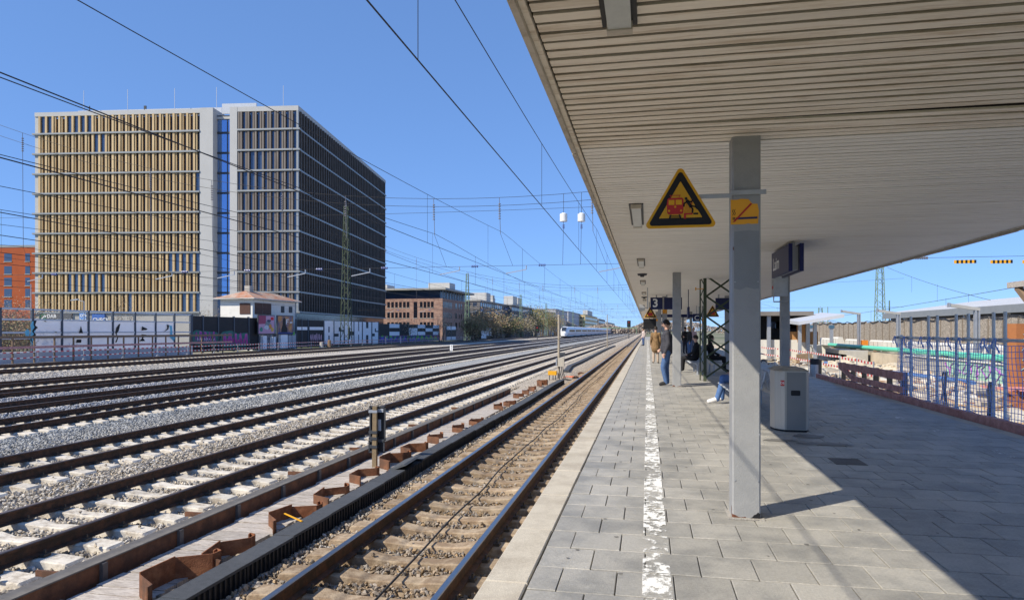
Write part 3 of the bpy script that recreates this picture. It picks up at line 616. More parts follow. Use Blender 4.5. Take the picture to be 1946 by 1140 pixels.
# ------------------------------------------------------------------ warning triangles, no-smoking stickers, station signs
def rounded(poly, r, n=5):
    out = []; N = len(poly)
    for i in range(N):
        p = Vector(poly[i]); a = (Vector(poly[i-1]) - p).normalized(); b_ = (Vector(poly[(i+1) % N]) - p).normalized()
        half = a.angle(b_)/2; dist = r/math.tan(half); c = p + (a+b_).normalized()*(r/math.sin(half)); s = p + a*dist; e = p + b_*dist
        a0 = math.atan2(s.y-c.y, s.x-c.x); a1 = math.atan2(e.y-c.y, e.x-c.x)
        while a1-a0 > math.pi: a1 -= 2*math.pi
        while a1-a0 < -math.pi: a1 += 2*math.pi
        out += [(c.x + r*math.cos(a0+(a1-a0)*k/n), c.y + r*math.sin(a0+(a1-a0)*k/n)) for k in range(n+1)]
    return out
def tri(w_, h): return [(-w_/2, 0), (w_/2, 0), (0, h)]
def warning_sign(loc, W, label, detail=True, arm=None):
    t = thing('warning_sign', label, 'warning sign', loc, 0, 'yellow warning triangles'); h = W*.866
    U, V = (1,0,0), (0,0,1)
    def sheet(name, poly, mat, d, par=t):
        return MB().prism(poly, (0,-d,0), U, V, (0,.0015,0)).build(name, mat, par, rel=False)
    MB().prism(rounded(tri(W,h), W*.05), (0,0,0), U, V, (0,.012,0)).build('panel', yellow_p, t, rel=False)
    ins = W*.035; k = 1 - ins*3.46/W*1.0
    o1 = [(x*k, y*k + ins) for x, y in tri(W,h)]; k2 = k*.66; o2 = [(x*k2, y*k2 + h*.155) for x, y in tri(W,h)]
    sheet('black_border', rounded(o1, W*.035), black_p, .004); sheet('yellow_field', rounded(o2, W*.004, 2), M('yellow_field', (.62,.33,.022), .5, .06, 6), .007)
    if detail:
        s = W/.62
        def px(poly): return [(x*s, y*s) for x, y in poly]
        p = sheet('train_pictogram', px(rounded([(-.11,.115),(.022,.115),(.026,.20),(.024,.255),(-.106,.255),(-.114,.20)], .018)), red_p, .0095)
        for q in (((-.098,.195),(-.05,.195),(-.05,.237),(-.098,.237)), ((-.040,.195),(.012,.195),(.010,.237),(-.040,.237))): MB().prism(px(q), (0,-.0115,0), U, V, (0,.001,0)).build('cab_window', yellow_p, p, rel=False)
        for cx, cy in ((-.095,.145),(.005,.145),(-.044,.178)): MB().prism(px([(cx+.009*math.cos(a), cy+.009*math.sin(a)) for a in np.linspace(0,6.28,10,endpoint=False)]), (0,-.0115,0), U, V, (0,.001,0)).build('headlight', yellow_p, p, rel=False)
        f = MB()
        for q in (((-.08,.258),(-.075,.258),(-.085,.28),(-.09,.28)), ((-.015,.258),(-.010,.258),(0,.28),(-.005,.28)), ((-.09,.272),(0,.272),(0,.278),(-.09,.278))): f.prism(px(q), (0,-.0095,0), U, V, (0,.001,0))
        f.build('pantograph', red_p, p, rel=False)
        f = MB()
        for q in (((-.085,.112),(-.075,.112),(-.085,.07),(-.1,.07)), ((-.015,.112),(-.005,.112),(.012,.07),(-.004,.07))): f.prism(px(q), (0,-.0095,0), U, V, (0,.001,0))
        for yy in (.074,.086,.098): f.prism(px([(-.095,yy),(.007,yy),(.007,yy+.005),(-.095,yy+.005)]), (0,-.0105,0), U, V, (0,.0008,0))
        f.build('rails_pictogram', black_p, t, rel=False)
        sheet('platform_pictogram', px([(.028,.075),(.046,.075),(.046,.108),(.10,.108),(.10,.122),(.028,.122)]), red_p, .0095)
        sheet('platform_edge', px([(.106,.108),(.146,.108),(.146,.122),(.106,.122)]), black_p, .0095)
        f = MB()
        for k in range(7):
            x = .03 + k*.010; f.prism(px([(x,.125+k*.0),(x+.002,.125),(min(x+.035,.1),.24),(min(x+.033,.098),.24)]), (0,-.0085,0), U, V, (0,.0008,0))
        f.build('draught_hatching', red_p, t, rel=False)
        f = MB()
        def limb(*pts, w_=.012):
            for a, b_ in zip(pts[:-1], pts[1:]):
                a, b_ = Vector(a), Vector(b_); d = (b_-a).normalized(); nn = Vector((-d.y, d.x))*w_/2
                f.prism(px([a+nn-d*w_*.3, a-nn-d*w_*.3, b_-nn+d*w_*.3, b_+nn+d*w_*.3]), (0,-.0112,0), U, V, (0,.001,0))
        limb((.055,.225),(.085,.178), w_=.026); limb((.05,.215),(.03,.205),(.028,.18)); limb((.062,.222),(.09,.215),(.102,.235), w_=.010)
        limb((.084,.18),(.10,.155),(.098,.125), w_=.013); limb((.086,.182),(.122,.175),(.14,.155), w_=.013)
        f.prism(px([(.046+.012*math.cos(a), .245+.013*math.sin(a)) for a in np.linspace(0,6.28,12,endpoint=False)]), (0,-.0112,0), U, V, (0,.001,0))
        f.build('person_pictogram', black_p, t, rel=False)
    else:
        s = W/.62; sheet('train_pictogram', [(x*s, y*s) for x, y in ((-.11,.1),(.1,.1),(.1,.24),(-.11,.24))], red_p, .0095)
    if arm:
        a = MB().box(W*.2, arm, .013, .028, h*.455, h*.52); a.build('arm', galv, t, rel=False)
        MB().box(arm-.005, arm+.27, -.0, .012, h*.49, h*.56).cyl((arm+.02,-.008,h*.525),(arm+.02,.0,h*.525),.012,n=8).cyl((arm+.24,-.008,h*.525),(arm+.24,0,h*.525),.012,n=8).build('clamp', galv, t, rel=False)
    return t
YS = COLY[0] - .14
c = onY(1293, 433, YS); W = (onY(1364,433,YS) - onY(1222,433,YS)).x
warning_sign((c.x, YS, c.z), W, 'large yellow warning triangle showing a train and a falling person', True, .68-c.x)
for px, py, yy, lb, X in ((1236, 604, 32.4, 'small yellow warning triangle left of the third column', 0), (1354, 602, 32.4, 'small yellow warning triangle seen through the green lattice mast', 0)):
    c = onY(px, py, yy); warning_sign((c.x, yy, c.z), .62, lb, False)
def no_smoking(Y, X, z, label, torn=False, s=1.):
    t = thing('no_smoking_sticker', label, 'sticker', (X, Y, z), 0, 'no smoking stickers'); U, V = (1,0,0), (0,0,1)
    poly = [(-.11,-.105),(.0,-.105),(.03,-.098),(.05,-.105),(.105,-.103),(.112,.0),(.10,.06),(.06,.062),(.03,.10),(-.03,.105),(-.06,.098),(-.11,.1)] if torn else [(-.1,-.1),(.1,-.1),(.1,.1),(-.1,.1)]
    MB().prism([(x*s,y*s) for x, y in poly], (0,0,0), U, V, (0,.0016,0)).build('backing', M('sticker_orange', (.78,.36,.03), .45, .05, 8), t, rel=False)
    MB().prism([(x*s,y*s) for x, y in ((-.07,-.065),(.1,-.062),(.1,-.045),(-.07,-.048))], (0,-.0015,0), U, V, (0,.001,0)).build('cigarette', M('navy', (.02,.03,.10), .5, .1, 5), t, rel=False)
    f = MB()
    for dx in (-.094, -.082): f.prism([(x*s,y*s) for x, y in ((dx,-.068),(dx+.007,-.068),(dx+.007,-.046),(dx,-.046))], (0,-.0015,0), U, V, (0,.001,0))
    for dx in (-.094, -.08):
        for a, b_ in (((dx,-.03),(dx+.006,-.012)), ((dx+.006,-.012),(dx-.001,.004)), ((dx-.001,.004),(dx+.005,.02))):
            a, b_ = Vector(a), Vector(b_); nn = Vector((.0025,0)); f.prism([(q.x*s,q.y*s) for q in (a-nn, a+nn, b_+nn, b_-nn)], (0,-.0015,0), U, V, (0,.001,0))
    f.build('smoke', black_p, t, rel=False)
    MB().prism([(x*s,y*s) for x, y in ((-.095,-.085),(-.078,-.085),(.06,.06),(.045,.066))], (0,-.003,0), U, V, (0,.001,0)).build('red_bar', red_p, t, rel=False)
yy = COLY[0]-.1145; c = onY(1415, 402, yy); no_smoking(yy, c.x, c.z, 'torn orange no smoking sticker on the nearest column', True)
for px, py, k, lb in ((1260, 592, 2, 'orange no smoking sticker on the third column'), (1313, 608, 3, 'orange no smoking sticker on a far column of the right row'), (1244, 608, 4, 'small orange no smoking sticker far along the left row')):
    yy = COLY[k]-.1145; c = onY(px, py, yy); X = COLX[0] if px < 1300 else COLX[1]; no_smoking(yy, X, c.z, lb)
# station name sign: two panels hung from the canopy
def name_sign():
    XA, XB = 2.50, 2.69; q = [onX(1502, 463, XA), onX(1502, 515, XA), onX(1470, 480, XA)]
    y0, y1 = q[0].y, q[2].y; z1, z0 = q[0].z, q[1].z
    t = thing('station_name_sign', 'hanging dark blue station name sign with white lettering', 'sign', (XA, (y0+y1)/2, z0))
    for X, nm in ((XA, 'name_panel'), (XB, 'back_panel')):
        o = MB().box(X-.03, X+.03, y0, y1, z0, z1).build(nm, sign_blue, t)
        f = MB()
        for e in (y0-.008, y1): f.box(X-.034, X+.034, e, e+.008, z0-.004, z1+.004)
        f.build('end_trim', M('trim_blue', (.008,.012,.09), .4, .1, 4), o)
    text_mesh('Laim', .34, white_paint, (XA-.03, y1-.12, (z0+z1)/2-.01), (0,-1,0), (0,0,1), .003, 'LEFT', .006).build('lettering', M('sign_white', (.75,.75,.75), .5, .03, 5), t)
    MB().box(XA+.03, XB-.03, y0+.15, y1-.15, z0+.03, z1-.03).build('housing', galv, t)
    for yy in (y0+.25, y1-.25): MB().box((XA+XB)/2-.03, (XA+XB)/2+.03, yy-.03, yy+.03, z1-.03, CANZ+.01).build('hanger', galv, t)
name_sign()
bx = onY(1482, 545, 19.1); t = thing('control_box', 'grey metal control box below the station name sign', 'box', bx)
c0, c1 = onY(1470, 563, 19.1), onY(1497, 525, 19.1)
MB().box(c0.x, c1.x, 19.1, 19.4, c0.z, c1.z).build('cabinet', galv, t); MB().box(c0.x-.004, c0.x, 19.15, 19.3, c0.z+.2, c0.z+.28).build('red_button', red_p, t)
pts = [(c0.x+.02, 19.2, c0.z), (c0.x+.02, 19.2, c0.z-.14), (c1.x-.05, 19.2, c0.z-.14), (c1.x+.02, 19.2, c0.z-.14)]; MB().tube(pts, .02, 6).build('conduit', galv, t)
# platform number board and departure boards
YB = 31.4; a, b_ = onY(1236, 588, YB), onY(1259, 565, YB)
t = thing('platform_number_sign', 'dark blue hanging sign with a white figure 3', 'sign', ((a.x+b_.x)/2, YB, a.z))
MB().box(a.x, b_.x, YB, YB+.12, a.z, b_.z).build('panel', sign_blue, t); text_mesh('3', .52, white_paint, ((a.x+b_.x)/2-.05, YB, (a.z+b_.z)/2), (1,0,0), (0,0,1), .004, 'CENTER', .012).build('numeral', M('sign_white', (.75,.75,.75)), t)
MB().box((a.x+b_.x)/2-.03, (a.x+b_.x)/2+.03, YB+.03, YB+.09, b_.z, CANZ).build('hanger', galv, t)
lcd = M('lcd_text', (.45,.5,.75), .5, .1, 6)
def display(px0, px1, py0, py1, Y, name, label, lines):
    a, b_ = onY(px0, py1, Y), onY(px1, py0, Y); t = thing(name, label, 'display', ((a.x+b_.x)/2, Y, a.z))
    MB().box(a.x, b_.x, Y, Y+.16, a.z, b_.z).build('case', sign_blue, t)
    for yy, s in lines:
        z = a.z + (b_.z-a.z)*yy; text_mesh(s, .16, lcd, (a.x+.08, Y, z), (1,0,0), (0,0,1), .004, 'LEFT').build('display_text', lcd, t)
    for f in (.15, .85): MB().box(a.x+(b_.x-a.x)*f-.03, a.x+(b_.x-a.x)*f+.03, Y+.05, Y+.11, b_.z, CANZ).build('hanger', galv, t)
display(1262, 1296, 565, 588, 31.4, 'departure_display', 'blue departure display next to the figure 3 sign', [(.2, '                '), (.22, '')])
display(1360, 1400, 566, 588, 31.4, 'departure_display', 'blue departure display behind the green lattice mast', [])
display(1254, 1342, 597, 603, 46.9, 'train_destination_board', 'long low blue train board across the platform far along', [])
a = onY(1324, 608, 45.5); t = thing('sector_sign', 'small blue hanging sector sign with letter C', 'sign', a)
MB().box(a.x-.25, a.x+.25, 45.5, 45.6, a.z-.1, a.z+.4).build('panel', sign_blue, t); text_mesh('C', .45, white_paint, (a.x, 45.5, a.z+.12), (1,0,0), (0,0,1), .004).build('letter', M('sign_white', (.75,.75,.75)), t)
MB().box(a.x-.02, a.x+.02, 45.53, 45.57, a.z+.4, CANZ).build('hanger', galv, t)
a = onY(1309, 594, 27.2); tag(MB().box(a.x-.03, a.x+.03, 27.2, 27.9, a.z-.22, a.z+.22).bar((a.x,27.5,a.z+.2),(a.x,27.5,CANZ),.03).build('hanging_sign', sign_blue, base=a), 'narrow dark sign hanging edge on from the canopy', 'sign')
a = onY(1233, 604, 39.); t = thing('cctv_monitor', 'dark monitor box hanging at the left edge of the canopy', 'monitor', a)
MB().box(a.x-.3, a.x+.4, 39, 39.3, a.z-.62, a.z-.05).build('case', black_p, t); MB().box(a.x, a.x+.06, 39.1, 39.16, a.z-.05, CANZ).build('hanger', galv, t)
a = onY(1228, 585, 26.); t = thing('loudspeaker', 'pale loudspeaker bracket below the canopy near its left edge', 'loudspeaker', a)
MB().cyl((a.x-.25,26,a.z),(a.x-.05,26,a.z),.16,.1,10).build('horn', galv, t); MB().bar((a.x-.05,26,a.z),(a.x+.05,26,a.z),.03).bar((a.x+.05,26,a.z-.03),(a.x+.05,26,CANZ),.03).build('bracket', galv, t)
# green lattice mast standing on the platform
p = onz(1339, 724, 0); t = thing('lattice_mast', 'dark green steel lattice mast standing on the platform under the canopy', 'mast', (p.x, p.y, 0))
for dx in (0, .92):
    MB().box(p.x+dx-.035, p.x+dx+.055, p.y-.05, p.y+.05, 0, CANZ+.02).build('leg', green_lat, t)
    MB().box(p.x+dx-.12, p.x+dx-.085, p.y+.35, p.y+.45, 0, CANZ+.02).build('rear_leg', green_lat, t)
z = .12; k = 0
while z < 3.0:
    for a, b_ in (((p.x+.05, p.x+.9) if 1 else 0, (0, .62)), ((p.x+.05, p.x+.9), (.62, 0))):
        MB().bar((a[0], p.y, z+b_[0]), (a[1], p.y + .001*(1 if b_[0] else -1), z+b_[1]), .012, .055, up=(0,0,1)).build('brace', green_lat, t)
    MB().bar((p.x-.1, p.y+.38, z), (p.x, p.y, z+.31), .012, .04).build('brace', green_lat, t); MB().bar((p.x, p.y, z+.31), (p.x-.1, p.y+.38, z+.62), .012, .04).build('brace', green_lat, t)
    z += .62
MB().cyl((p.x-.28,p.y,2.83),(p.x-.25,p.y,2.83),.05,n=10).bar((p.x-.25,p.y,2.83),(p.x,p.y,2.83),.02).build('yellow_marker', yellow_p, t)
# litter bin
p = onz(1491, 820, 0); t = thing('litter_bin', 'stainless steel litter bin with red logo standing on the platform', 'bin', (p.x+.17, p.y+.3, 0))
stainless = M('stainless', (.44,.41,.36), .45, .1, 2, metal=.4, stretch=(30,30,.6)); bx0, bx1 = p.x, p.x+.325; by0, by1 = p.y, p.y+.72; bh = .93
poly = [(bx0, by0), (bx1, by0), (bx1+.06, by0+.18), (bx1+.075, by0+.36), (bx1+.06, by0+.54), (bx1, by1), (bx0, by1), (bx0-.12, by0+.56), (bx0-.15, by0+.36), (bx0-.12, by0+.16), (bx0-.05, by0+.05)]
MB().prism(poly, (0,0,.03), (1,0,0), (0,1,0), (0,0,bh-.03)).build('body', stainless, t)
MB().prism([(x*.98+.02*p.x, y_) for x, y_ in poly], (0,0,0), (1,0,0), (0,1,0), (0,0,.03)).build('plinth', black_p, t)
MB().box(bx0+.03, bx1-.02, by0-.006, by0-.0005, .04, bh-.02).build('front_door', M('bin_door', (.23,.23,.225), .5, .08, 3, metal=.3), t)
lid = MB(); top = [(bx0-.14,by0+.02),(bx1+.03,by0-.012),(bx1+.05,by1),(bx0-.14,by1)]
lid.add([(x,y_,bh+.001) for x, y_ in top] + [(bx0-.02,by0+.05,bh+.05),(bx1-.04,by0+.04,bh+.045),(bx1-.04,by1-.05,bh+.045),(bx0-.02,by1-.05,bh+.05)], [(0,1,5,4),(1,2,6,5),(2,3,7,6),(3,0,4,7),(4,5,6,7),(3,2,1,0)]); lid.build('hood', M('bin_hood', (.30,.265,.215), .55, .25, 12), t)
MB().prism(rounded([(.09,.555),(.225,.555),(.225,.635),(.09,.635)], .015), (bx0,by0-.0065,0), (1,0,0), (0,0,1), (0,-.002,0)).build('pull_slot', black_p, t)
# logo on the curved flank
q0, q1 = Vector((bx0, by0, 0)), Vector((bx0-.05, by0+.05, 0)); u_ = (q0-q1).normalized(); nrm = Vector((u_.y, -u_.x, 0))
o_ = (q0*.5+q1*.5) + nrm*.003; MB().prism(rounded([(-.034,.70),(.034,.70),(.034,.785),(-.034,.785)], .008), o_, u_, (0,0,1), nrm*.001).build('logo', red_p, t)
text_mesh('DB', .055, white_paint, o_+nrm*.001+Vector((0,0,.742)), u_, (0,0,1), .001).build('logo_letters', white_paint, t)
# benches: back-to-back seats of slotted sheet steel
bench_m = M('bench_steel', (.36,.39,.43), .45, .08, 4, metal=.2)
def seat_shell(t, x0, sgn, y0, y1):
    prof = [(0,.42),(.06,.44),(.2,.425),(.34,.43),(.42,.47),(.47,.56),(.50,.68),(.525,.80),(.53,.84)]     # from the front lip to the top of the back
    fine = []
    for a, b_ in zip(prof[:-1], prof[1:]):
        for k in range(4): fine.append((a[0]+(b_[0]-a[0])*k/4, a[1]+(b_[1]-a[1])*k/4))
    fine.append(prof[-1]); mb = MB()
    for k in range(len(fine)-1):
        a, b_ = Vector(fine[k]), Vector(fine[k+1]); m_ = a.lerp(b_, .62)
        mb.bar((x0+sgn*(a.x+m_.x)/2, y0+.03, (a.y+m_.y)/2), (x0+sgn*(a.x+m_.x)/2, y1-.03, (a.y+m_.y)/2), (m_-a).length if abs(a.x-m_.x) > abs(a.y-m_.y) else .006, .006 if abs(a.x-m_.x) > abs(a.y-m_.y) else (m_-a).length)
    mb.build('seat_shell', bench_m, t, rel=False)
    for yy in (y0+.015, y1-.015): MB().tube([(x0+sgn*x, yy, z) for x, z in prof], .018, 6).build('seat_frame', bench_m, t, rel=False)
def bench(X, Y, n, label):
    t = thing('bench', label, 'bench', (X, Y, 0), group='back to back steel benches')
    for k in range(n):
        for sg in (-1, 1): seat_shell(t, -sg*.56, sg, k*.56-n*.28, k*.56-n*.28+.54)
    for sg in (-1, 1): MB().box(sg*.28-.03, sg*.28+.03, -n*.28, n*.28, .33, .40).build('beam', bench_m, t, rel=False)
    for yy in (-n*.28+.25, n*.28-.25):
        for sg in (-1, 1): MB().box(sg*.28-.025, sg*.28+.025, yy-.03, yy+.03, 0, .33).build('leg', bench_m, t, rel=False)
    return t
bench(2.05, 13.9, 5, 'slotted steel bench right behind the litter bin'); bench(2.0, 25.6, 4, 'slotted steel bench behind the second column, with people beyond it')

# trodden gum and small spots on the paving
gs = MB(); r_ = random.Random(31)
for k in range(150):
    X = r_.uniform(-.6, 4.9); Y = r_.uniform(3.2, 16); s = r_.uniform(.008, .022); gs.add([(X+s*math.cos(a)*r_.uniform(.7,1.1), Y+s*math.sin(a)*r_.uniform(.7,1.1), .0034) for a in np.linspace(0,6.28,8,endpoint=False)], [tuple(range(8))])
gs.build('gum_spots', M('gum', (.17,.165,.155), .8, .3, 30), plat, kind='stuff')
# ================================================================== buildings left of the tracks
GZ = -1.25
def flat(v): v = Vector(v); v.z = 0; return v
def hit(Cp, d, px):
    """parameter s where Cp + s*d is seen at picture column px"""
    r = flat(ray(px)); a = flat(Cp); d = flat(d)
    # a + s d = t r
    det = d.x*(-r.y) - (-r.x)*d.y
    return ((-a.x)*(-r.y) - (-r.x)*(-a.y)) / det
concrete_lt = M('facade_concrete', (.46,.46,.455), .8, .05, .5)
wood_gold = M('wood_gold', (.58,.43,.24), .65, .16, .9, col2=(.46,.325,.17), c2amt=.4, c2scale=.6, stretch=(1.5,1.5,.15))
wood_brown = M('wood_brown', (.20,.175,.155), .65, .16, .9, col2=(.15,.125,.11), c2amt=.4, c2scale=.6, stretch=(1.5,1.5,.15))
wood_shaded = M('wood_shaded', (.10,.085,.075), .7, .2, .9)  # brown fins again for the sunless side, shade put into the colour
win_dark = glass('glass_dark', (.012,.014,.022), .12, 1, .35)
win_blue = glass('glass_sky', (.055,.085,.15), .05, 1, 1., .25)
band_m = M('band_metal', (.30,.315,.32), .45, .06, .5, metal=.3)
D0 = 115.; C0 = flat(atd(567, HYP, D0)); U_ = flat(ray(1065)).normalized(); V_ = Vector((-U_.y, U_.x, 0))
def zpy(py, d=D0): return CAMH + (HYP-py)/FPX*d
ZT = zpy(201); bands = [zpy(y) for y in (245,284,323,361.6,400.4,439.2,477.8,516,554.8,593)]; FIN_TOP = zpy(210)
lefts = hit(C0, V_, 66); s_py = hit(C0, V_, 380); s_rec1 = hit(C0, V_, 405); s_rec0 = hit(C0, V_, 437); s_f0 = hit(C0, V_, 451)
Ld = hit(C0, U_, 733)
B = thing('office_tower', 'large office block with gold and brown timber fins behind the noise wall', 'building', C0 + V_*20 + U_*20 + Vector((0,0,GZ)))
def fbox(mb, s0, s1, u0, u1, z0, z1):     # box in the building's own frame: s along the front, u into the depth
    p = [C0 + V_*s + U_*u for s, u in ((s0,u0),(s0,u1),(s1,u1),(s1,u0))]
    mb.add([(q.x,q.y,z0) for q in p] + [(q.x,q.y,z1) for q in p], [(0,1,2,3),(7,6,5,4),(0,4,5,1),(1,5,6,2),(2,6,7,3),(3,7,4,0)]); return mb
def fpart(name, mat, *boxes, parent=B, kind=None):
    mb = MB()
    for b_ in boxes: fbox(mb, *b_)
    return mb.build(name, mat, parent, kind=kind)
fpart('gold_block_core', win_dark, (s_rec1+.8, lefts-.3, .34, Ld*.55, GZ, ZT-1.2)); fpart('dark_block_core', glass('glass_navy', (.02,.026,.045), .1, 1, .7), (.42, s_rec0-.3, .36, Ld-.5, GZ, ZT-1.2))
fpart('pylon', concrete_lt, (s_rec1, s_py, -.05, 12, GZ, ZT)); fpart('pylon', concrete_lt, (s_f0, s_rec0, -.05, 10, GZ, ZT))
fpart('parapet', concrete_lt, (s_py+.01, lefts, -.02, .9, bands[0]+(FIN_TOP-bands[0])*.98, ZT-.15)); fpart('parapet', concrete_lt, (0, s_f0-.01, -.02, 1.0, FIN_TOP, ZT)); fpart('parapet', concrete_lt, (0, 1.0, 1.01, Ld, FIN_TOP, ZT))
fpart('corner_post', band_m, (-.02, .32, -.04, .3, bands[-1], FIN_TOP)); fpart('left_corner', concrete_lt, (lefts-.6, lefts, .1, 1.2, bands[-1], FIN_TOP))
# recessed glass stair
fpart('stair_glass', glass('glass_stair', (.22,.36,.62), .06, 1, .8, .75), (s_rec0+.01, s_rec1-.01, 1.5, 1.9, GZ, ZT-1.6))
for k, z in enumerate(bands[:-1] + [FIN_TOP-.3]): fpart('stair_mullion', dark_steel, (s_rec0+.02, s_rec1-.02, 1.36, 1.49, z-.16, z+.16))
fpart('stair_mullion', dark_steel, (s_rec0+1.1, s_rec0+1.2, 1.37, 1.499, GZ, ZT-1.6)); fpart('stair_roof', concrete_lt, (s_rec0+.01, s_rec1-.01, 1.2, 9, ZT-1.59, ZT-1.2))
# roof plant
fpart('roof_screen', galv, (s_rec1, s_py+24, 3, 3.3, ZT-.2, ZT+1.0)); fpart('roof_screen', galv, (8, s_rec0+2.2, 1.6, 1.8, ZT-.6, ZT+1.15))
for s in (3.2, 15, 22.5, 31, 39): fpart('lightning_rod', galv, (s, s+.06, 1.5, 1.56, ZT-.2, ZT+4))
fpart('roof_mast', dark_steel, (lefts-7.5, lefts-7.35, 3.5, 3.6, ZT, ZT+2)); fpart('roof_sensor', dark_steel, (lefts-17.9, lefts-17.5, 3.5, 3.7, ZT+.9, ZT+1.8))
tops = [FIN_TOP] + [b_-.14 for b_ in bands[:-1]]; bots = [b_+.14 for b_ in bands]
WIDE_G = {0: [(0,2),(4,8)], 1: [(8,10)], 3: [(23,24)], 7: [(19,24)], 8: [(4,10)], 9: [(13,14),(21,24)]}     # bays with full windows, counted from the left
WIDE_B = {2: [(2,4)], 3: [(0,4)]}
BAY = (lefts - s_py - .7)/24.
for fl in range(10):
    z0, z1 = bots[fl], tops[fl]
    fpart('floor_band', band_m, (s_py+.02, lefts+.35, -.2, .5, bands[fl]-.14, bands[fl]+.14)); fpart('floor_band', band_m, (-.3, s_f0-.02, -.2, .5, bands[fl]-.14, bands[fl]+.14))
    fpart('floor_band', band_m, (-.2, .5, .51, Ld, bands[fl]-.14, bands[fl]+.14))
    mb = MB(); wins = [i for a, b_ in WIDE_G.get(fl, []) for i in range(a, b_)]
    for i in range(24):
        s = lefts - .7 - i*BAY
        fbox(mb, s-BAY*.30, s, -.04, .34, z0, z1)
        if i in wins: fpart('window', win_blue, (s-BAY*.97, s-BAY*.36, .22, .338, z0, z1))
        else:
            fbox(mb, s-BAY*.55, s-BAY*.39, .08, .34, z0, z1)
    mb.build('timber_fins', wood_gold, B, kind='stuff')
    mb = MB(); nb = 8; bb = (s_f0-.5)/nb; wins = [i for a, b_ in WIDE_B.get(fl, []) for i in range(a, b_)]
    for i in range(nb):
        s = s_f0 - .08 - i*bb
        fbox(mb, s-bb*.60, s-bb*.36, -.06, .36, z0, z1)
        if i in wins: fpart('window', win_blue, (s-bb*.34, s-.01, .24, .355, z0, z1))
        else: fbox(mb, s-bb*.24, s-bb*.04, .02, .36, z0, z1)
        fpart('pane', win_blue, (s-bb*.98, s-bb*.66, .3, .355, z0, z1))
    mb.build('timber_fins', wood_brown, B, kind='stuff')
    mb = MB(); nb = 46; bb = (Ld-1)/nb; gl = MB()
    for i in range(nb):
        u = .8 + i*bb; fbox(mb, -.2, .5, u, u+bb*.3, z0, z1)
        if random.random() > .1: fbox(mb, -.05, .5, u+bb*.46, u+bb*.66, z0, z1)
        else: fbox(gl, .35, .54, u+bb*.36, u+bb*.95, z0, z1)
    mb.build('timber_fins', wood_shaded, B, kind='stuff')
    if gl.f: gl.build('panes', win_blue, B, kind='stuff')
# entrance signs on the ground floor, seen through the glass wall
gf = fpart('ground_floor_wall', M('ground_floor', (.40,.385,.36), .85, .1, .6), (s_py, lefts, .1, .54, GZ, bands[-1]-.19))
def wsign(px0, px1, py0, py1, col, name, txts, label):
    a, b_ = hit(C0 - U_*.2, V_, px0), hit(C0 - U_*.2, V_, px1); d = (C0+V_*a).y*CT - (C0+V_*a).x*ST
    z0, z1 = zpy(py1, d), zpy(py0, d); mb = MB(); fbox(mb, b_, a, -.2, .09, z0, z1); o = mb.build(name, col, B); o['label'] = label
    for (fx, fy, s, txt, m) in txts:
        q = C0 + V_*(a + (b_-a)*fx) - U_*.2; text_mesh(txt, s, m, (q.x, q.y, z0+(z1-z0)*fy), -V_, (0,0,1), .02, 'LEFT', .02).build('lettering', m, o)
    return a, b_, z0, z1
WP = M('sign_white', (.75,.75,.75)); grn = M('sign_green', (.03,.25,.12), .5, .05, 3); sky_b = M('sign_skyblue', (.10,.26,.62), .5, .05, 3)
wsign(74, 136, 596, 614, M('sign_charcoal', (.10,.10,.105), .6, .1, 2), 'name_board', [(.25,.72,.85,'DAB',WP),(.25,.22,.8,'BNP PARIBAS',WP)], 'dark name board with white lettering beside a green emblem')
wsign(75.5, 88, 596.5, 610, grn, 'emblem', [], 'green square emblem with white stars')
a, b_, z0, z1 = wsign(75.6, 87.9, 596.6, 609.9, grn, 'emblem_face', [], 'green emblem face')
st = MB()
for fx, fy, r_ in ((.25,.25,.10),(.45,.45,.12),(.65,.62,.14),(.85,.68,.16)):
    q = C0 + V_*(a+(b_-a)*fx) - U_*.23; zz = z0+(z1-z0)*fy; pts = []
    for k in range(8): ang = k*math.pi/4+.4; rr = r_*2*(1 if k % 2 == 0 else .42); pts.append((q - V_*rr*math.cos(ang)) + Vector((0,0,zz+rr*math.sin(ang))))
    st.add(pts, [tuple(range(8))])
st.build('stars', WP, B)
wsign(151, 163, 594, 614, sky_b, 'sign_panel', [(.08,.7,.7,'OWI',WP),(.08,.3,.7,'bank',WP)], 'light blue sign partly behind a fence post'); wsign(175, 199, 597, 614, M('sign_midblue', (.05,.13,.42), .5, .05, 3), 'sign_panel', [(.06,.35,.9,'CHECK24',WP)], 'blue sign with white lettering')

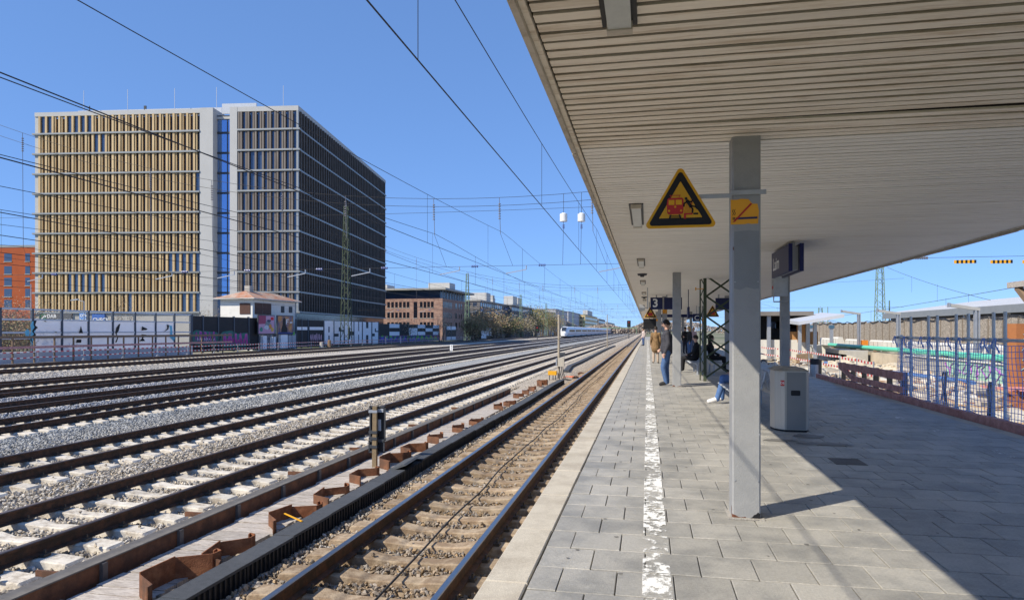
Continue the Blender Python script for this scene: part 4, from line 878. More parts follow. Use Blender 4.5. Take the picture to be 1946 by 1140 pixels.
# orange building far left
def block(name, label, Cp, U1, V1, lenu, lenv, z1, mat, rows_u, rows_v, cat='building', roofmat=None, roof_o=0, wmat=None, z0=GZ, top=None):
    """rectangular house: corner Cp (nearest to the camera), face A along V1 (to the left), face B along U1 (away). rows: (z0,z1,[(s0,s1),...])"""
    t = thing(name, label, cat, Cp + (U1*lenu+V1*lenv)*.5 + Vector((0,0,z0)))
    def bx(mb, s0, s1, u0, u1, a, b_):
        p = [Cp + V1*s + U1*u for s, u in ((s0,u0),(s0,u1),(s1,u1),(s1,u0))]
        return mb.add([(q.x,q.y,a) for q in p] + [(q.x,q.y,b_) for q in p], [(0,1,2,3),(7,6,5,4),(0,4,5,1),(1,5,6,2),(2,6,7,3),(3,7,4,0)])
    bx(MB(), 0, lenv, 0, lenu, z0, z1).build('wall', mat, t)
    wm = wmat or win_dark; frame = M('window_frame', (.4,.4,.4), .6, .1, 2)
    for (a, b_, L) in rows_v:
        for s0, s1 in L:
            wd = bx(MB(), s0, s1, -.02, .3, a, b_).build('window', wm, t); bx(MB(), s0-.06, s1+.06, -.10, .02, a-.12, a).build('sill', frame, wd)
    for (a, b_, L) in rows_u:
        for s0, s1 in L: bx(MB(), -.02, .3, s0, s1, a, b_).build('window', wm, t)
    if roofmat: bx(MB(), -roof_o, lenv+roof_o, -roof_o, lenu+roof_o, z1+.002, z1+.45).build('roof', roofmat, t)
    return t, bx
d = 135.; Cp = flat(atd(70, HYP, d)); o_rows = []
orange = M('orange_render', (.36,.085,.03), .85, .12, .6)
for k, yy in enumerate((489, 513, 535, 556, 577)):
    zc = zpy(yy, d); o_rows.append((zc-.78, zc+.78, [(s, s+w_) for s, w_ in ((1.4,1.0),(5.2,1.6),(9.5,1.4),(13.5,1.6),(18,1.4))]))
block('apartment_building', 'orange rendered apartment building at the left picture edge', Cp, U_, V_, 14, 30, zpy(470, d), orange, [], o_rows, roofmat=band_m, roof_o=.05, wmat=win_blue)
# white signal house behind the wall
XH = -54.2; hp = onX(480, HYP, XH); y0 = hp.y; y1 = onX(562, HYP, XH).y; XL = onY(419, HYP, y0).x; dh = y0*CT - XH*ST
zE = CAMH + (HYP-568)/FPX*dh; Hs = thing('signal_house', 'small white rendered house with brown shutters and low hipped roof', 'house', ((XH+XL)/2, (y0+y1)/2, GZ))
render_w = M('house_render', (.74,.72,.68), .9, .06, 1.2, .2, 20, col2=(.6,.58,.55), c2amt=.2, c2scale=.7)
MB().box(XL, XH, y0, y1, GZ, zE).build('wall', render_w, Hs)
rf = MB(); ov = .7; zr = zE + 1.3; xm = (XL+XH)/2
rf.add([(XL-ov,y0-ov,zE+.12),(XH+ov,y0-ov,zE+.12),(XH+ov,y1+ov,zE+.12),(XL-ov,y1+ov,zE+.12),(xm,y0+2.3,zr),(xm,y1-2.3,zr)], [(0,1,4),(1,2,5,4),(2,3,5),(3,0,4,5)])
rf.build('roof', M('roof_tiles', (.42,.33,.27), .8, .25, 1.5, .3, 10, col2=(.38,.16,.09), c2amt=.45, c2scale=.5), Hs)
MB().box(XL-ov, XH+ov, y0-ov, y1+ov, zE+.001, zE+.118).build('eaves', M('eaves', (.55,.55,.54), .7, .1, 2), Hs)
MB().box(xm-.4, xm+.4, y0+2.6, y0+3.6, zr-.3, zr+.75).build('chimney', concrete, Hs)
shut = M('shutter', (.13,.07,.055), .7, .2, 3)
def shutter(face, px0, px1, py0, py1, m=shut):
    if face == 'L': a, b_ = onY(px0, py1, y0), onY(px1, py0, y0); o = MB().box(a.x, b_.x, y0-.06, y0+.05, a.z, b_.z).build('shutter', m, Hs); f = MB(); [f.box(a.x+.03, b_.x-.03, y0-.09, y0-.061, z, z+.05) for z in np.arange(a.z+.06, b_.z-.05, .14)]; f.build('shutter_slats', m, o, kind='stuff')
    else: a, b_ = onX(px0, py1, XH), onX(px1, py0, XH); o = MB().box(XH-.05, XH+.06, a.y, b_.y, a.z, b_.z).build('shutter', m, Hs); f = MB(); [f.box(XH+.061, XH+.09, a.y+.03, b_.y-.03, z, z+.05) for z in np.arange(a.z+.06, b_.z-.05, .14)]; f.build('shutter_slats', m, o, kind='stuff')
shutter('L', 456, 476, 576, 597); shutter('R', 484, 499, 576, 597); shutter('R', 500, 515, 577, 597.5); shutter('R', 534, 540, 582, 594, dark_steel); shutter('R', 549, 555, 583, 594, dark_steel)
MB().box(XH+.02, XH+.12, y1-.15, y1-.05, GZ, zE).build('downpipe', galv, Hs)

# brick office building and the ones behind it
brick = M('brick_pink', (.36,.235,.19), .9, .15, 1.0, .2, 12, col2=(.27,.16,.13), c2amt=.4, c2scale=1.5)
XB_ = -57.; Cb = flat(onX(841, HYP, XB_)); db = Cb.y*CT - Cb.x*ST; Ub, Vb = Vector((0,1,0)), Vector((-1,0,0))
def zb(py): return CAMH + (HYP-py)/FPX*db
rv, ru = [], []
def sx(px): return hit(Cb, Vb, px)
cols = [736,743.5,751,758.5,766,773,  798,805,812,819]
for (py0, py1) in ((573,584),(593,604),(612,622)):
    rv.append((zb(py1), zb(py0), [(sx(c+5), sx(c)) for c in cols])); ru.append((zb(py1), zb(py0), [(.8+1.3*k, 1.6+1.3*k) for k in range(7)] + [(13,15),(17,18),(19.5,20.5)]))
rv.append((zb(604), zb(573), [(sx(793), sx(786))]))
tb, bxb = block('brick_office', 'pinkish brick office building with recessed glass top floor', Cb, Ub, Vb, 30, 45, zb(567), brick, ru, rv)
bxb(MB(), 1.0, 45, 1.0, 29, zb(567), zb(551)).build('glass_storey', win_blue, tb); bxb(MB(), -1.4, 46, -1.6, 31, zb(551), zb(547.5)).build('flat_roof', M('flat_roof', (.36,.36,.35), .7, .1, 1), tb)
for s0, s1, u0, u1, pa, pb in ((0,6.5,7,13,551,534), (2,4.5,14,18,551,536), (19,25,6,12,551,537), (34,44,4,10,551,540)): bxb(MB(), s0, s1, u0, u1, zb(pa), zb(pb)).build('roof_plant', M('plant_grey', (.48,.48,.47), .7, .1, .6), tb)
for k in range(9): bxb(MB(), .6, .9, 2.5+k*2.9, 2.7+k*2.9, zb(567), zb(551)).build('roof_post', galv, tb)
def simple(px0, px1, X, py, mat, label, name='office_building', wrows=(), depth=28, lenv=24, plant=(), group=None, pal=win_blue):
    Cp = flat(onX(px0, HYP, X)); ye = onX(px1, HYP, X).y; d = Cp.y*CT - Cp.x*ST; z1 = CAMH + (HYP-py)/FPX*d; Lu = ye - Cp.y
    rows_u = []; rows_v = []
    for a, b_ in wrows:
        za, zz = CAMH + (HYP-b_)/FPX*d, CAMH + (HYP-a)/FPX*d; n_ = max(3, int(Lu/3.2)); rows_u.append((za, zz, [(1+k*(Lu-2)/n_, 1+(k+.62)*(Lu-2)/n_) for k in range(n_)])); m_ = int(lenv/2.6); rows_v.append((za, zz, [(1+k*(lenv-2)/m_, 1+(k+.6)*(lenv-2)/m_) for k in range(m_)]))
    t, bx = block(name, label, Cp, Ub, Vb, Lu, lenv, z1, mat, rows_u, rows_v, roofmat=M('flat_roof', (.36,.36,.35)), roof_o=.3, wmat=pal)
    for s0, s1, u0, u1, h in plant: bx(MB(), s0, s1, u0*Lu, u1*Lu, z1, z1+h).build('roof_plant', M('plant_grey', (.48,.48,.47)), t)
    return t
simple(912, 965, -56, 572, M('slate_render', (.17,.165,.17), .8, .1, .6), 'dark office building with white rooftop plant behind the brick one', wrows=((575,582),(590,600)), plant=((0,6,.2,.34,3.4),(0,5,.42,.48,3),(1,5,.55,.6,2.2)), lenv=26)
simple(972, 1014, -54, 580, M('slate_render2', (.13,.13,.14), .8, .1, .6), 'low black office building with tall white roof box', wrows=((584,590),(597,604)), plant=((1,5,.15,.32,4.2),(1,5,.36,.5,4.0)), lenv=20)
simple(1016, 1056, -62, 589, M('pale_render', (.48,.46,.43), .85, .08, .5), 'pale flat building showing above the brown scrub', lenv=40, wrows=((594,600),))
simple(1056, 1078, -64, 588, M('grey_render', (.45,.46,.49), .85, .08, .5), 'grey gabled hall end behind the train', lenv=30)
simple(1080, 1108, -66, 592, M('grey_render', (.45,.46,.49)), 'second grey hall farther along behind the train', lenv=34)
simple(1112, 1135, -60, 598, M('yellow_render', (.66,.5,.27), .85, .08, .5), 'small yellow house beyond the train', 'house', wrows=((602,606),(610,614),(618,622)), lenv=14, plant=((2,7,.3,.7,6),), pal=win_dark)
simple(1138, 1150, -62, 606, M('slate_render', (.17,.165,.17)), 'dark grey apartment block far beyond the yellow house', 'apartment_building', wrows=((609,613),(617,620)), lenv=20)
simple(1152, 1168, -66, 612, M('pale_render', (.48,.46,.43)), 'pale low block at the far end of the tracks', 'apartment_building', lenv=30)

# ================================================================== noise wall along the tracks
XF = -52.; post_m = M('wall_post', (.07,.085,.11), .5, .1, 3); rail_l = M('wall_rail', (.55,.57,.60), .45, .08, 2, metal=.3)
FZ0, FZ1 = -1.0, 3.45
def Yp(px): return onX(px, HYP, XF).y
pane_m = glass('wall_glass', (.5,.55,.6), .08, .05, .25); paint_pane = M('paint_lilac', (.82,.84,.90), .7, .05, 1.2)
_n = paint_pane.node_tree; _tr = _n.nodes.new('ShaderNodeBsdfTranslucent'); _tr.inputs[0].default_value = (.80,.82,.88,1); _mx = _n.nodes.new('ShaderNodeMixShader'); _mx.inputs[0].default_value = .4      # spray paint on glass lets the sun behind it through
_n.links.new(_n.nodes['Principled BSDF'].outputs[0], _mx.inputs[1]); _n.links.new(_tr.outputs[0], _mx.inputs[2]); _n.links.new(_mx.outputs[0], _n.nodes['Material Output'].inputs[0])
NW = thing('glass_noise_wall', 'glazed noise wall with white graffiti fill at the left edge', 'noise wall', (XF, Yp(180), FZ0))
MB().box(XF-.3, XF+.3, Yp(0)-8, Yp(362), FZ0-.3, FZ0+.75).build('concrete_base', M('wall_base', (.55,.56,.58), .9, .1, 1), NW)
posts = [Yp(0)-6, Yp(0)-3] + [Yp(0)+3*k for k in range(0, 9)]
rz = [(FZ0+.75,.12), (FZ0+1.35,.14), (FZ0+2.05,.16), (FZ0+3.3,.16), (FZ1+.75,.14)]; TOPZ = FZ1+.82
TOPZ = CAMH + (HYP-584)/FPX*55.9; rz = []
for py in (680,643,632,607,587): rz.append((CAMH + (HYP-py)/FPX*57.5, .15))
for k, yy in enumerate(posts):
    MB().box(XF-.1, XF+.1, yy-.09, yy+.09, FZ0+.3, TOPZ).build('post', post_m, NW)
    if k == len(posts)-1: break
    y0_, y1_ = yy+.1, posts[k+1]-.1
    for z, h in rz[1:]: MB().box(XF+.02, XF+.09, y0_, y1_, z-h/2, z+h/2).build('rail', rail_l, NW)
    for j in range(1, 4):
        painted = j < 3 and 1 <= k-2 <= 6
        MB().box(XF-.02, XF+.012, y0_, y1_, rz[j][0]+.075, rz[j+1][0]-.075).build('pane', paint_pane if painted else pane_m, NW)
    MB().box(XF-.02, XF+.012, y0_, y1_, FZ0+.75, rz[1][0]-.075).build('pane', paint_pane if 1 <= k-2 <= 6 else pane_m, NW)
# graffiti shapes on the glass wall
def gsheet(polys, mat, name, parent, X):
    mb = MB()
    for P in polys: mb.prism([(onX(a, b_, X).y, onX(a, b_, X).z) for a, b_ in P], (X,0,0), (0,1,0), (0,0,1), (.006,0,0))
    return mb.build(name, mat, parent)
GX = XF+.10
gsheet([[(62,610),(68,611),(66,618),(70,624),(65,633),(69,641),(62,650),(70,656),(63,656),(58,648),(57,640),(60,628),(58,618)], [(47,630),(52,625),(56,628),(56,645),(50,641)]], M('graffiti_cyan', (.17,.52,.68), .6, .1, 2), 'graffiti_cyan', NW, GX)
gsheet([[(64,609),(70,609),(67,618),(72,622),(68,626),(64,630),(69,636),(66,640),(60,643),(62,650),(70,656),(66,656),(58,646),(59,640),(65,635),(61,629),(66,622),(64,617)], [(154,619),(158,633),(150,633)], [(147,638),(157,638),(157,642),(146.5,642)], [(146,645),(155,645),(154.5,651),(144.5,651)], [(226,616),(229,615),(226,628),(222,634),(225,641),(222,650),(219,651),(223,641),(219,632),(221,623)], [(270,620),(281,625),(278,627),(269,628)], [(269,635),(279,636),(272,642),(276,648),(264,648),(270,643)], [(317,616),(322,618),(320,626),(311,631),(318,624)]], black_p, 'graffiti_black', NW, GX+.01)
gsheet([[(322,618),(327,619),(328,636),(333,642),(330,648),(322,640),(324,630)]], M('graffiti_cyan', (.17,.52,.68)), 'graffiti_cyan', NW, GX)
# dark panel wall
def py_z(py, px, X=XF): return onX(px, py, X).z
DW = thing('dark_noise_wall', 'dark ribbed noise wall with pink graffiti left of the billboards', 'noise wall', (XF, Yp(430), FZ0))
blk = M('panel_black', (.02,.02,.024), .6, .2, 2); wht = M('panel_white', (.80,.82,.86), .6, .08, 2)
def panel(t, px0, px1, z0, z1, mat, ribs=True, name='panel', X=XF):
    a, b_ = Yp(px0), Yp(px1); o = MB().box(X-.06, X+.04, a+.05, b_-.05, z0, z1).build(name, mat, t)
    if ribs:
        r_ = MB()
        for z in np.arange(z0+.05, z1-.05, .25): r_.box(X+.041, X+.065, a+.06, b_-.06, z, z+.12)
        r_.build('panel_ribs', mat, o, kind='stuff')
    return o
ztop = py_z(602, 420)
edges = [362, 385, 414, 444, 472, 490]
for k in range(5):
    panel(DW, edges[k], edges[k+1], FZ0, ztop, blk)
for e in edges: y_ = Yp(e); MB().box(XF-.1, XF+.12, y_-.1, y_+.1, FZ0-.1, ztop+.12).build('post', post_m, DW)
pink = M('graffiti_pink', (.55,.10,.33), .6, .3, 1.2, col2=(.25,.05,.28), c2amt=.5, c2scale=1.6); teal = M('graffiti_teal', (.04,.16,.14), .6, .3, 1.5); lil = M('graffiti_lilac', (.62,.55,.68), .6, .2, 2)
gsheet([[(365,632),(372,627),(400,630),(412,631),(420,640),(414,656),(372,655),(363,648)], [(418,636),(424,630),(440,628),(452,634),(470,632),(475,646),(468,658),(424,660),(416,650)]], teal, 'graffiti_ground', DW, XF+.072)
def scribble(px0, px1, py0, py1, n_, mat, parent, X, seed, wpx=3.0):
    r_ = random.Random(seed); P = []
    w_ = (px1-px0)/n_
    for k in range(n_):
        a = px0 + k*w_; 
        P.append([(a+w_*.1, py1-r_.uniform(0,2)), (a+w_*r_.uniform(.2,.4), py0+r_.uniform(0,4)), (a+w_*r_.uniform(.55,.8), py0+r_.uniform(0,3)), (a+w_*.95, py1-r_.uniform(0,3)), (a+w_*.62, py1-r_.uniform(3,5)), (a+w_*.5, (py0+py1)/2)])
    return gsheet(P, mat, 'graffiti_letters', parent, X)
scribble(369, 411, 629, 651, 5, pink, DW, XF+.08, 1); scribble(422, 472, 632, 657, 5, pink, DW, XF+.08, 3); scribble(374, 409, 640, 650, 8, lil, DW, XF+.088, 2); scribble(424, 472, 642, 655, 9, M('graffiti_magenta', (.42,.04,.22), .6, .2, 2), DW, XF+.088, 5)
# billboards
def billboard(px0, px1, py0, py1, label, base, shapes):
    X = XF+.5; a, b_ = onX(px0, py1, X), onX(px1, py0, X); t = thing('billboard', label, 'billboard', (X, (a.y+b_.y)/2, FZ0))
    MB().box(X-.12, X+.05, a.y, b_.y, a.z, b_.z).build('frame', dark_steel, t); MB().box(X+.0505, X+.07, a.y+.12, b_.y-.12, a.z+.12, b_.z-.12).build('poster', base, t)
    for yy in (a.y+.3, b_.y-.3): MB().box(X-.1, X-.0, yy-.06, yy+.06, FZ0-.1, a.z).build('leg', dark_steel, t)
    for k, (poly, m) in enumerate(shapes):
        MB().prism([(a.y+.12+(b_.y-a.y-.24)*x, a.z+.12+(b_.z-a.z-.24)*y_) for x, y_ in poly], (X+.0705+.002*k,0,0), (0,1,0), (0,0,1), (.0015,0,0)).build('poster_print', m, t)
    return t, a, b_, X
def blob(cx, cy, rx, ry, n_=12, seed=0):
    r_ = random.Random(seed); return [(cx+rx*math.cos(t)*r_.uniform(.75,1.1), cy+ry*math.sin(t)*r_.uniform(.75,1.1)) for t in np.linspace(0, 6.28, n_, endpoint=False)]
t, a, b_, X = billboard(490, 521.5, 599, 635.5, 'pink poster billboard with red badge in front of the white house', M('poster_pink', (.50,.31,.45), .6, .05, 1),
  [([(0,.52),(.45,.55),(.45,1),(0,1)], M('poster_wine', (.30,.055,.12), .6, .05, 1)), ([(.76,.76),(.95,.76),(.95,.93),(.76,.93)], M('poster_red', (.55,.02,.03), .6, .05, 1)), (blob(.6,.5,.2,.3,14,2), M('poster_grey', (.18,.22,.25), .6, .3, 4)), (blob(.5,.35,.16,.14,10,3), M('poster_pale', (.55,.6,.66), .6, .2, 4)), (blob(.74,.4,.1,.14,9,4), M('poster_orange', (.6,.25,.05), .6, .2, 4)), (blob(.15,.22,.11,.14,8,5), M('poster_teal', (.06,.25,.2), .6, .2, 4)), (blob(.86,.22,.1,.14,8,6), M('poster_gold', (.65,.42,.08), .6, .2, 4)), (blob(.64,.72,.16,.08,8,7), M('poster_navy', (.04,.06,.12), .6, .2, 4))])
billboard(526.5, 557, 600, 636, 'dark blue and orange poster billboard right of the pink one', M('poster_dusk', (.10,.10,.19), .6, .5, 1.2, col2=(.45,.22,.08), c2amt=.5, c2scale=.9),
  [([(.2,0),(.22,.3),(.3,.5),(.3,.75),(.36,.88),(.44,.92),(.5,.8),(.5,.5),(.62,.3),(.6,0)], M('poster_black', (.01,.01,.012), .6, .1, 3)), ([(.53,.55),(.58,.55),(.58,.66),(.68,.68),(.68,.72),(.58,.71),(.58,.78),(.72,.8),(.72,.85),(.53,.83)], WP), ([(.78,.6),(.95,.62),(.95,.7),(.78,.68)], M('poster_pale', (.55,.6,.66))), ([(.0,.0),(1,.0),(1,.08),(0,.1)], M('poster_navy2', (.03,.05,.2), .6, .2, 2))])
# lower wall with sprayed boxes below the billboards
LW = thing('sprayed_low_wall', 'sprayed grey wall and cabinets below the two billboards', 'wall', (XF, Yp(525), FZ0))
panel(LW, 490, 563, FZ0, py_z(634, 525), M('sprayed_wall', (.34,.36,.40), .8, .45, 1.2, col2=(.1,.12,.16), c2amt=.5, c2scale=1.1), False, 'wall')
for px0, px1, py0, m in ((494,501,638,wht),(512,518,640,wht),(528,541,636,wht),(543,556,637,M('cab_grey',(.4,.42,.46)))): a, b_ = Yp(px0), Yp(px1); MB().box(XF+.06, XF+.5, a, b_, FZ0, py_z(py0, px0)).build('cabinet', m, LW)
gsheet([[(557,632),(560,630),(560,648),(556,648)]], M('graffiti_green', (.12,.45,.05), .6, .2, 2), 'green_spray', LW, XF+.07)
# panels with black frames, ASCHMS wall, chequered wall
AW = thing('lettered_noise_wall', 'noise wall with big white block letters A S C H M S', 'noise wall', (XF, Yp(660), FZ0))
zt = py_z(610, 640)
for px0, px1 in ((563,573),(573,584),(587,614)):
    panel(AW, px0, px1, FZ0, zt, blk); 
    a, b_ = Yp(px0), Yp(px1); MB().box(XF+.066, XF+.075, a+.1, b_-.1, py_z(627,px0), py_z(621,px0)).build('white_stripe', wht, AW)
scribble(589, 612, 633, 649, 6, M('graffiti_pinkpale', (.62,.40,.5), .6, .2, 3), AW, XF+.075, 11)
for e in (563, 573, 585.5, 614, 634, 653.5, 672, 688, 706, 719): y_ = Yp(e); MB().box(XF-.1, XF+.1, y_-.09, y_+.09, FZ0-.1, zt+.1).build('post', post_m, AW)
for px0, px1 in ((615,634),(634,653.5),(653.5,672),(672,688),(688,706),(706,719)): panel(AW, px0, px1, FZ0, zt, M('panel_slate', (.02,.035,.05), .6, .2, 2))
def letter(px0, px1, rects, nm):
    mb = MB(); a, b_ = Yp(px0+1), Yp(px1-1); z0, z1 = py_z(653, (px0+px1)/2), zt-.03
    for x0, x1, v0, v1 in rects:
        # painted across the panel ribs: one raised strip per rib
        zz = z0+(z1-z0)*v0; ze = z0+(z1-z0)*v1; 
        mb.box(XF+.066, XF+.072, a+(b_-a)*x0, a+(b_-a)*x1, zz, ze)
        for z in np.arange(zz+.06, ze-.1, .25): mb.box(XF+.0725, XF+.095, a+(b_-a)*x0, a+(b_-a)*x1, z, z+.14)
    mb.build('painted_letter', wht, AW)['label'] = 'white block letter ' + nm
letter(615,634,[(0,.42,0,1),(.56,1,0,.36),(.42,1,.36,.5),(.56,1,.5,.75),(.42,1,.75,1)],'A')
letter(634,653.5,[(0,.45,.45,1),(.45,1,.74,1),(.62,1,.62,.74),(.45,1,.0,.55),(0,.45,.0,.32)],'S')
letter(653.5,672,[(0,.45,0,1),(.45,1,.72,1),(.62,1,.55,.72),(.62,1,0,.38),(.45,.62,0,.2)],'C')
letter(672,688,[(0,.5,0,1),(.62,1,0,1),(.5,.62,.42,.58)],'H')
letter(688,706,[(0,.36,0,1),(.64,1,0,1),(.36,.64,.4,.72)],'M')
letter(706,719,[(0,.42,.48,1),(.42,1,.72,1),(.6,1,.6,.72),(.42,1,0,.55),(0,.42,0,.34)],'S')
CW = thing('chequered_noise_wall', 'noise wall of black and white panels with blue and green graffiti', 'noise wall', (XF, Yp(780), FZ0))
edges = [719.5, 739, 759, 776, 793, 808, 822, 834]; zc_ = py_z(616, 760); zl = [FZ0, FZ0+1.5, FZ0+2.4, FZ0+3.2, zc_]
pat = ['0000','0101','0000','0011','0101','0010','0110']; pat = ['000','101','000','011','101','010','101']
for k in range(7):
    for j in range(3): panel(CW, edges[k], edges[k+1], zl[1]+(zc_-zl[1])*(2-j)/3, zl[1]+(zc_-zl[1])*(3-j)/3, wht if pat[k][j] == '1' else blk)
    panel(CW, edges[k], edges[k+1], zl[0], zl[1]-.01, M('panel_violet', (.07,.065,.2), .6, .3, 1.5))
for e in edges: y_ = Yp(e); MB().box(XF-.1, XF+.1, y_-.1, y_+.1, FZ0-.1, zc_+.1).build('post', post_m, CW)
scribble(722, 832, 637, 648, 13, M('graffiti_green', (.12,.45,.05)), CW, XF+.075, 8); scribble(722, 800, 640, 650, 9, M('graffiti_blue', (.10,.09,.5), .6, .2, 2), CW, XF+.082, 9); scribble(818, 834, 636, 644, 3, M('graffiti_red', (.5,.1,.06), .6, .2, 2), CW, XF+.08, 10)
for (px0, px1, py0, lb, pt) in ((848, 866, 620, 'short free standing noise wall section with mixed panels beside the lattice mast', '1001'), (914, 934, 623, 'short pale noise wall section right of the lattice mast', '0111')):
    t = thing('noise_wall_section', lb, 'noise wall', (XF, Yp((px0+px1)/2), FZ0)); z1 = py_z(py0, px0)
    for k in range(4): panel(t, px0, (px0+px1)/2, FZ0+(z1-FZ0)*(3-k)/4, FZ0+(z1-FZ0)*(4-k)/4, wht if pt[k] == '1' else blk); panel(t, (px0+px1)/2, px1, FZ0+(z1-FZ0)*(3-k)/4, FZ0+(z1-FZ0)*(4-k)/4, wht if pt[3-k] == '1' else blk)
    for e in (px0, (px0+px1)/2, px1): y_ = Yp(e); MB().box(XF-.1, XF+.1, y_-.1, y_+.1, FZ0-.1, z1+.1).build('post', post_m, t)
# timber handrail in front of the glass wall
XR = -50.6; TR = thing('timber_handrail', 'brown timber handrail in front of the glazed noise wall', 'railing', (XR, 55, GZ))
ya, yb = onX(-20, 640, XR).y, onX(440, 640, XR).y
for z in (1.0, .15): MB().box(XR+.05, XR+.1, ya, yb, z-.1, z+.1).build('rail', timber_br if z > .5 else timber_red, TR)
for yy in np.arange(ya, yb, 2.0): MB().box(XR-.05, XR+.049, yy-.06, yy+.06, -1.2, 1.1).build('post', timber_br, TR)
# red-white barrier tape on stands
tape = bpy.data.materials.new('barrier_tape'); tape.use_nodes = True; n = tape.node_tree.nodes; l = tape.node_tree.links
g_ = n.new('ShaderNodeNewGeometry'); wv = n.new('ShaderNodeSeparateXYZ'); l.new(g_.outputs['Position'], wv.inputs[0])
mu = n.new('ShaderNodeMath'); mu.operation = 'MULTIPLY'; mu.inputs[1].default_value = 1.7; l.new(wv.outputs[1], mu.inputs[0]); fr = n.new('ShaderNodeMath'); fr.operation = 'FRACT'; l.new(mu.outputs[0], fr.inputs[0])
gt = n.new('ShaderNodeMath'); gt.operation = 'GREATER_THAN'; gt.inputs[1].default_value = .5; l.new(fr.outputs[0], gt.inputs[0]); mx = n.new('ShaderNodeMix'); mx.data_type = 'RGBA'; mx.inputs[6].default_value = (.75,.72,.68,1); mx.inputs[7].default_value = (.55,.05,.05,1)
l.new(gt.outputs[0], mx.inputs[0]); l.new(mx.outputs[2], n['Principled BSDF'].inputs['Base Color']); n['Principled BSDF'].inputs['Roughness'].default_value = .6
def tape_run(name, label, pts, zs, sag=.04, th=.09):
    """stands at pts joined by tapes at heights zs above them"""
    t = thing(name, label, 'barrier', Vector(pts[len(pts)//2]))
    for p in pts:
        mb = MB(); p = Vector(p); mb.bar(p, p+Vector((0,0,max(zs)+.08)), .04).bar(p+Vector((0,0,.3)), p+Vector((.0,.35,0)), .03).bar(p+Vector((0,0,.3)), p+Vector((0,-.3,0)), .03); mb.build('stand', galv, t)
    for z in zs:
        mb = MB()
        for a, b_ in zip(pts[:-1], pts[1:]):
            a, b_ = Vector(a), Vector(b_); prev = None
            for k in range(7):
                q = a.lerp(b_, k/6) + Vector((.03,0,z - sag*4*(k/6)*(1-k/6)))
                if prev is not None: mb.bar(prev, q, .012, th)
                prev = q
        mb.build('tape', tape, t)
XT = -48.6; tape_run('tape_barrier', 'red and white tape barrier on stands in front of the noise walls', [(XT, yy, BED) for yy in np.arange(onX(-30,650,XT).y, onX(905,650,XT).y, 4.6)], (.55, 1.0))
for px, lb in ((733, 'red and white striped beacon by the chequered wall, left one'), (761.5, 'red and white striped beacon by the chequered wall, right one')):
    p = onX(px, 650, -47.9); t = thing('warning_beacon', lb, 'beacon', (p.x, p.y, BED))
    MB().box(p.x-.02, p.x+.02, p.y-.22, p.y+.22, BED+.2, BED+1.55).build('board', white_paint, t); f = MB()
    for k in range(4): z = BED+.3+k*.33; f.prism([(p.y-.22,z),(p.y+.22,z+.16),(p.y+.22,z+.32),(p.y-.22,z+.16)], (p.x+.021,0,0), (0,1,0), (0,0,1), (.002,0,0))
    f.build('stripes', red_p, t); MB().box(p.x-.2, p.x+.2, p.y-.3, p.y+.3, BED-.05, BED+.2).build('foot', plastic_blk, t)
for px, lb, m, h in ((611, 'small pale concrete stub at the foot of the lettered wall', concrete, .9), (626, 'small brown wooden stump at the foot of the lettered wall', timber_br, 1.2)):
    p = onX(px, 655, -47.8); tag(MB().cyl((p.x,p.y,BED-.1),(p.x,p.y,BED+h),.32,.26,8).cyl((p.x,p.y,BED+h),(p.x,p.y,BED+h+.06),.26,.16,8).build('stub', m, base=(p.x,p.y,BED)), lb, 'post')
# street lamp behind the wall
p = flat(atd(160, HYP, 85)); t = thing('street_lamp', 'curved street lamp behind the glazed noise wall', 'street lamp', (p.x,p.y,GZ)); zl_ = CAMH+(HYP-573)/FPX*85
MB().cyl((p.x,p.y,GZ),(p.x,p.y,zl_),.09,.05,8).bar((p.x,p.y,zl_),(p.x-.9,p.y,zl_+.18),.06).build('pole', galv, t); MB().obox((p.x-1.35,p.y,zl_+.22),(.5,0,.06),(0,.13,0),(0,0,.07)).build('lamp_head', galv, t)
p = flat(atd(59, HYP, 70)); tag(MB().cyl((p.x,p.y,GZ),(p.x,p.y,CAMH+(HYP-540)/FPX*70),.07,.04,8).cyl((p.x,p.y,GZ),(p.x,p.y,GZ+1),.12,n=8).build('slim_pole', galv, base=(p.x,p.y,GZ)), 'slim grey pole at the left corner of the office block', 'pole')
# ================================================================== masts and overhead line
def lattice(X, Y, z0, z1, w0, w1, label, mat, name='lattice_mast', step=1.15):
    t = thing(name, label, 'mast', (X, Y, z0), group='lattice masts along the tracks'); H_ = z1-z0
    def cn(z, i, j): f = (z-z0)/H_; w_ = (w0+(w1-w0)*f)/2; return (X+i*w_, Y+j*w_, z)
    for i in (-1,1):
        for j in (-1,1): MB().bar(cn(z0,i,j), cn(z1,i,j), .11).build('leg', mat, t)
    br = MB(); z = z0; k = 0
    while z < z1-.3:
        f = (z-z0)/H_; dz = min(step*(1.15-.5*f), z1-z)
        for (a, b_) in (((-1,-1),(1,-1)),((1,-1),(1,1)),((1,1),(-1,1)),((-1,1),(-1,-1))):
            p, q = (a, b_) if k % 2 == 0 else (b_, a); br.bar(cn(z,*p), cn(z+dz,*q), .06)
        z += dz; k += 1
    br.build('lattice_braces', mat, t, kind='stuff'); MB().box(X-w0*.7, X+w0*.7, Y-w0*.7, Y+w0*.7, z0-.4, z0+.1).build('footing', concrete, t)
    MB().cyl((X,Y,z1),(X,Y,z1+.5),.05,n=6).build('tip', galv, t)
    return t
XM = -50.2
spans = [36.7, 112.5, 190, 268, 346]
def zsag(X, c=.00547, zmin=8.85, x0=-8): return zmin + c*(X-x0)**2
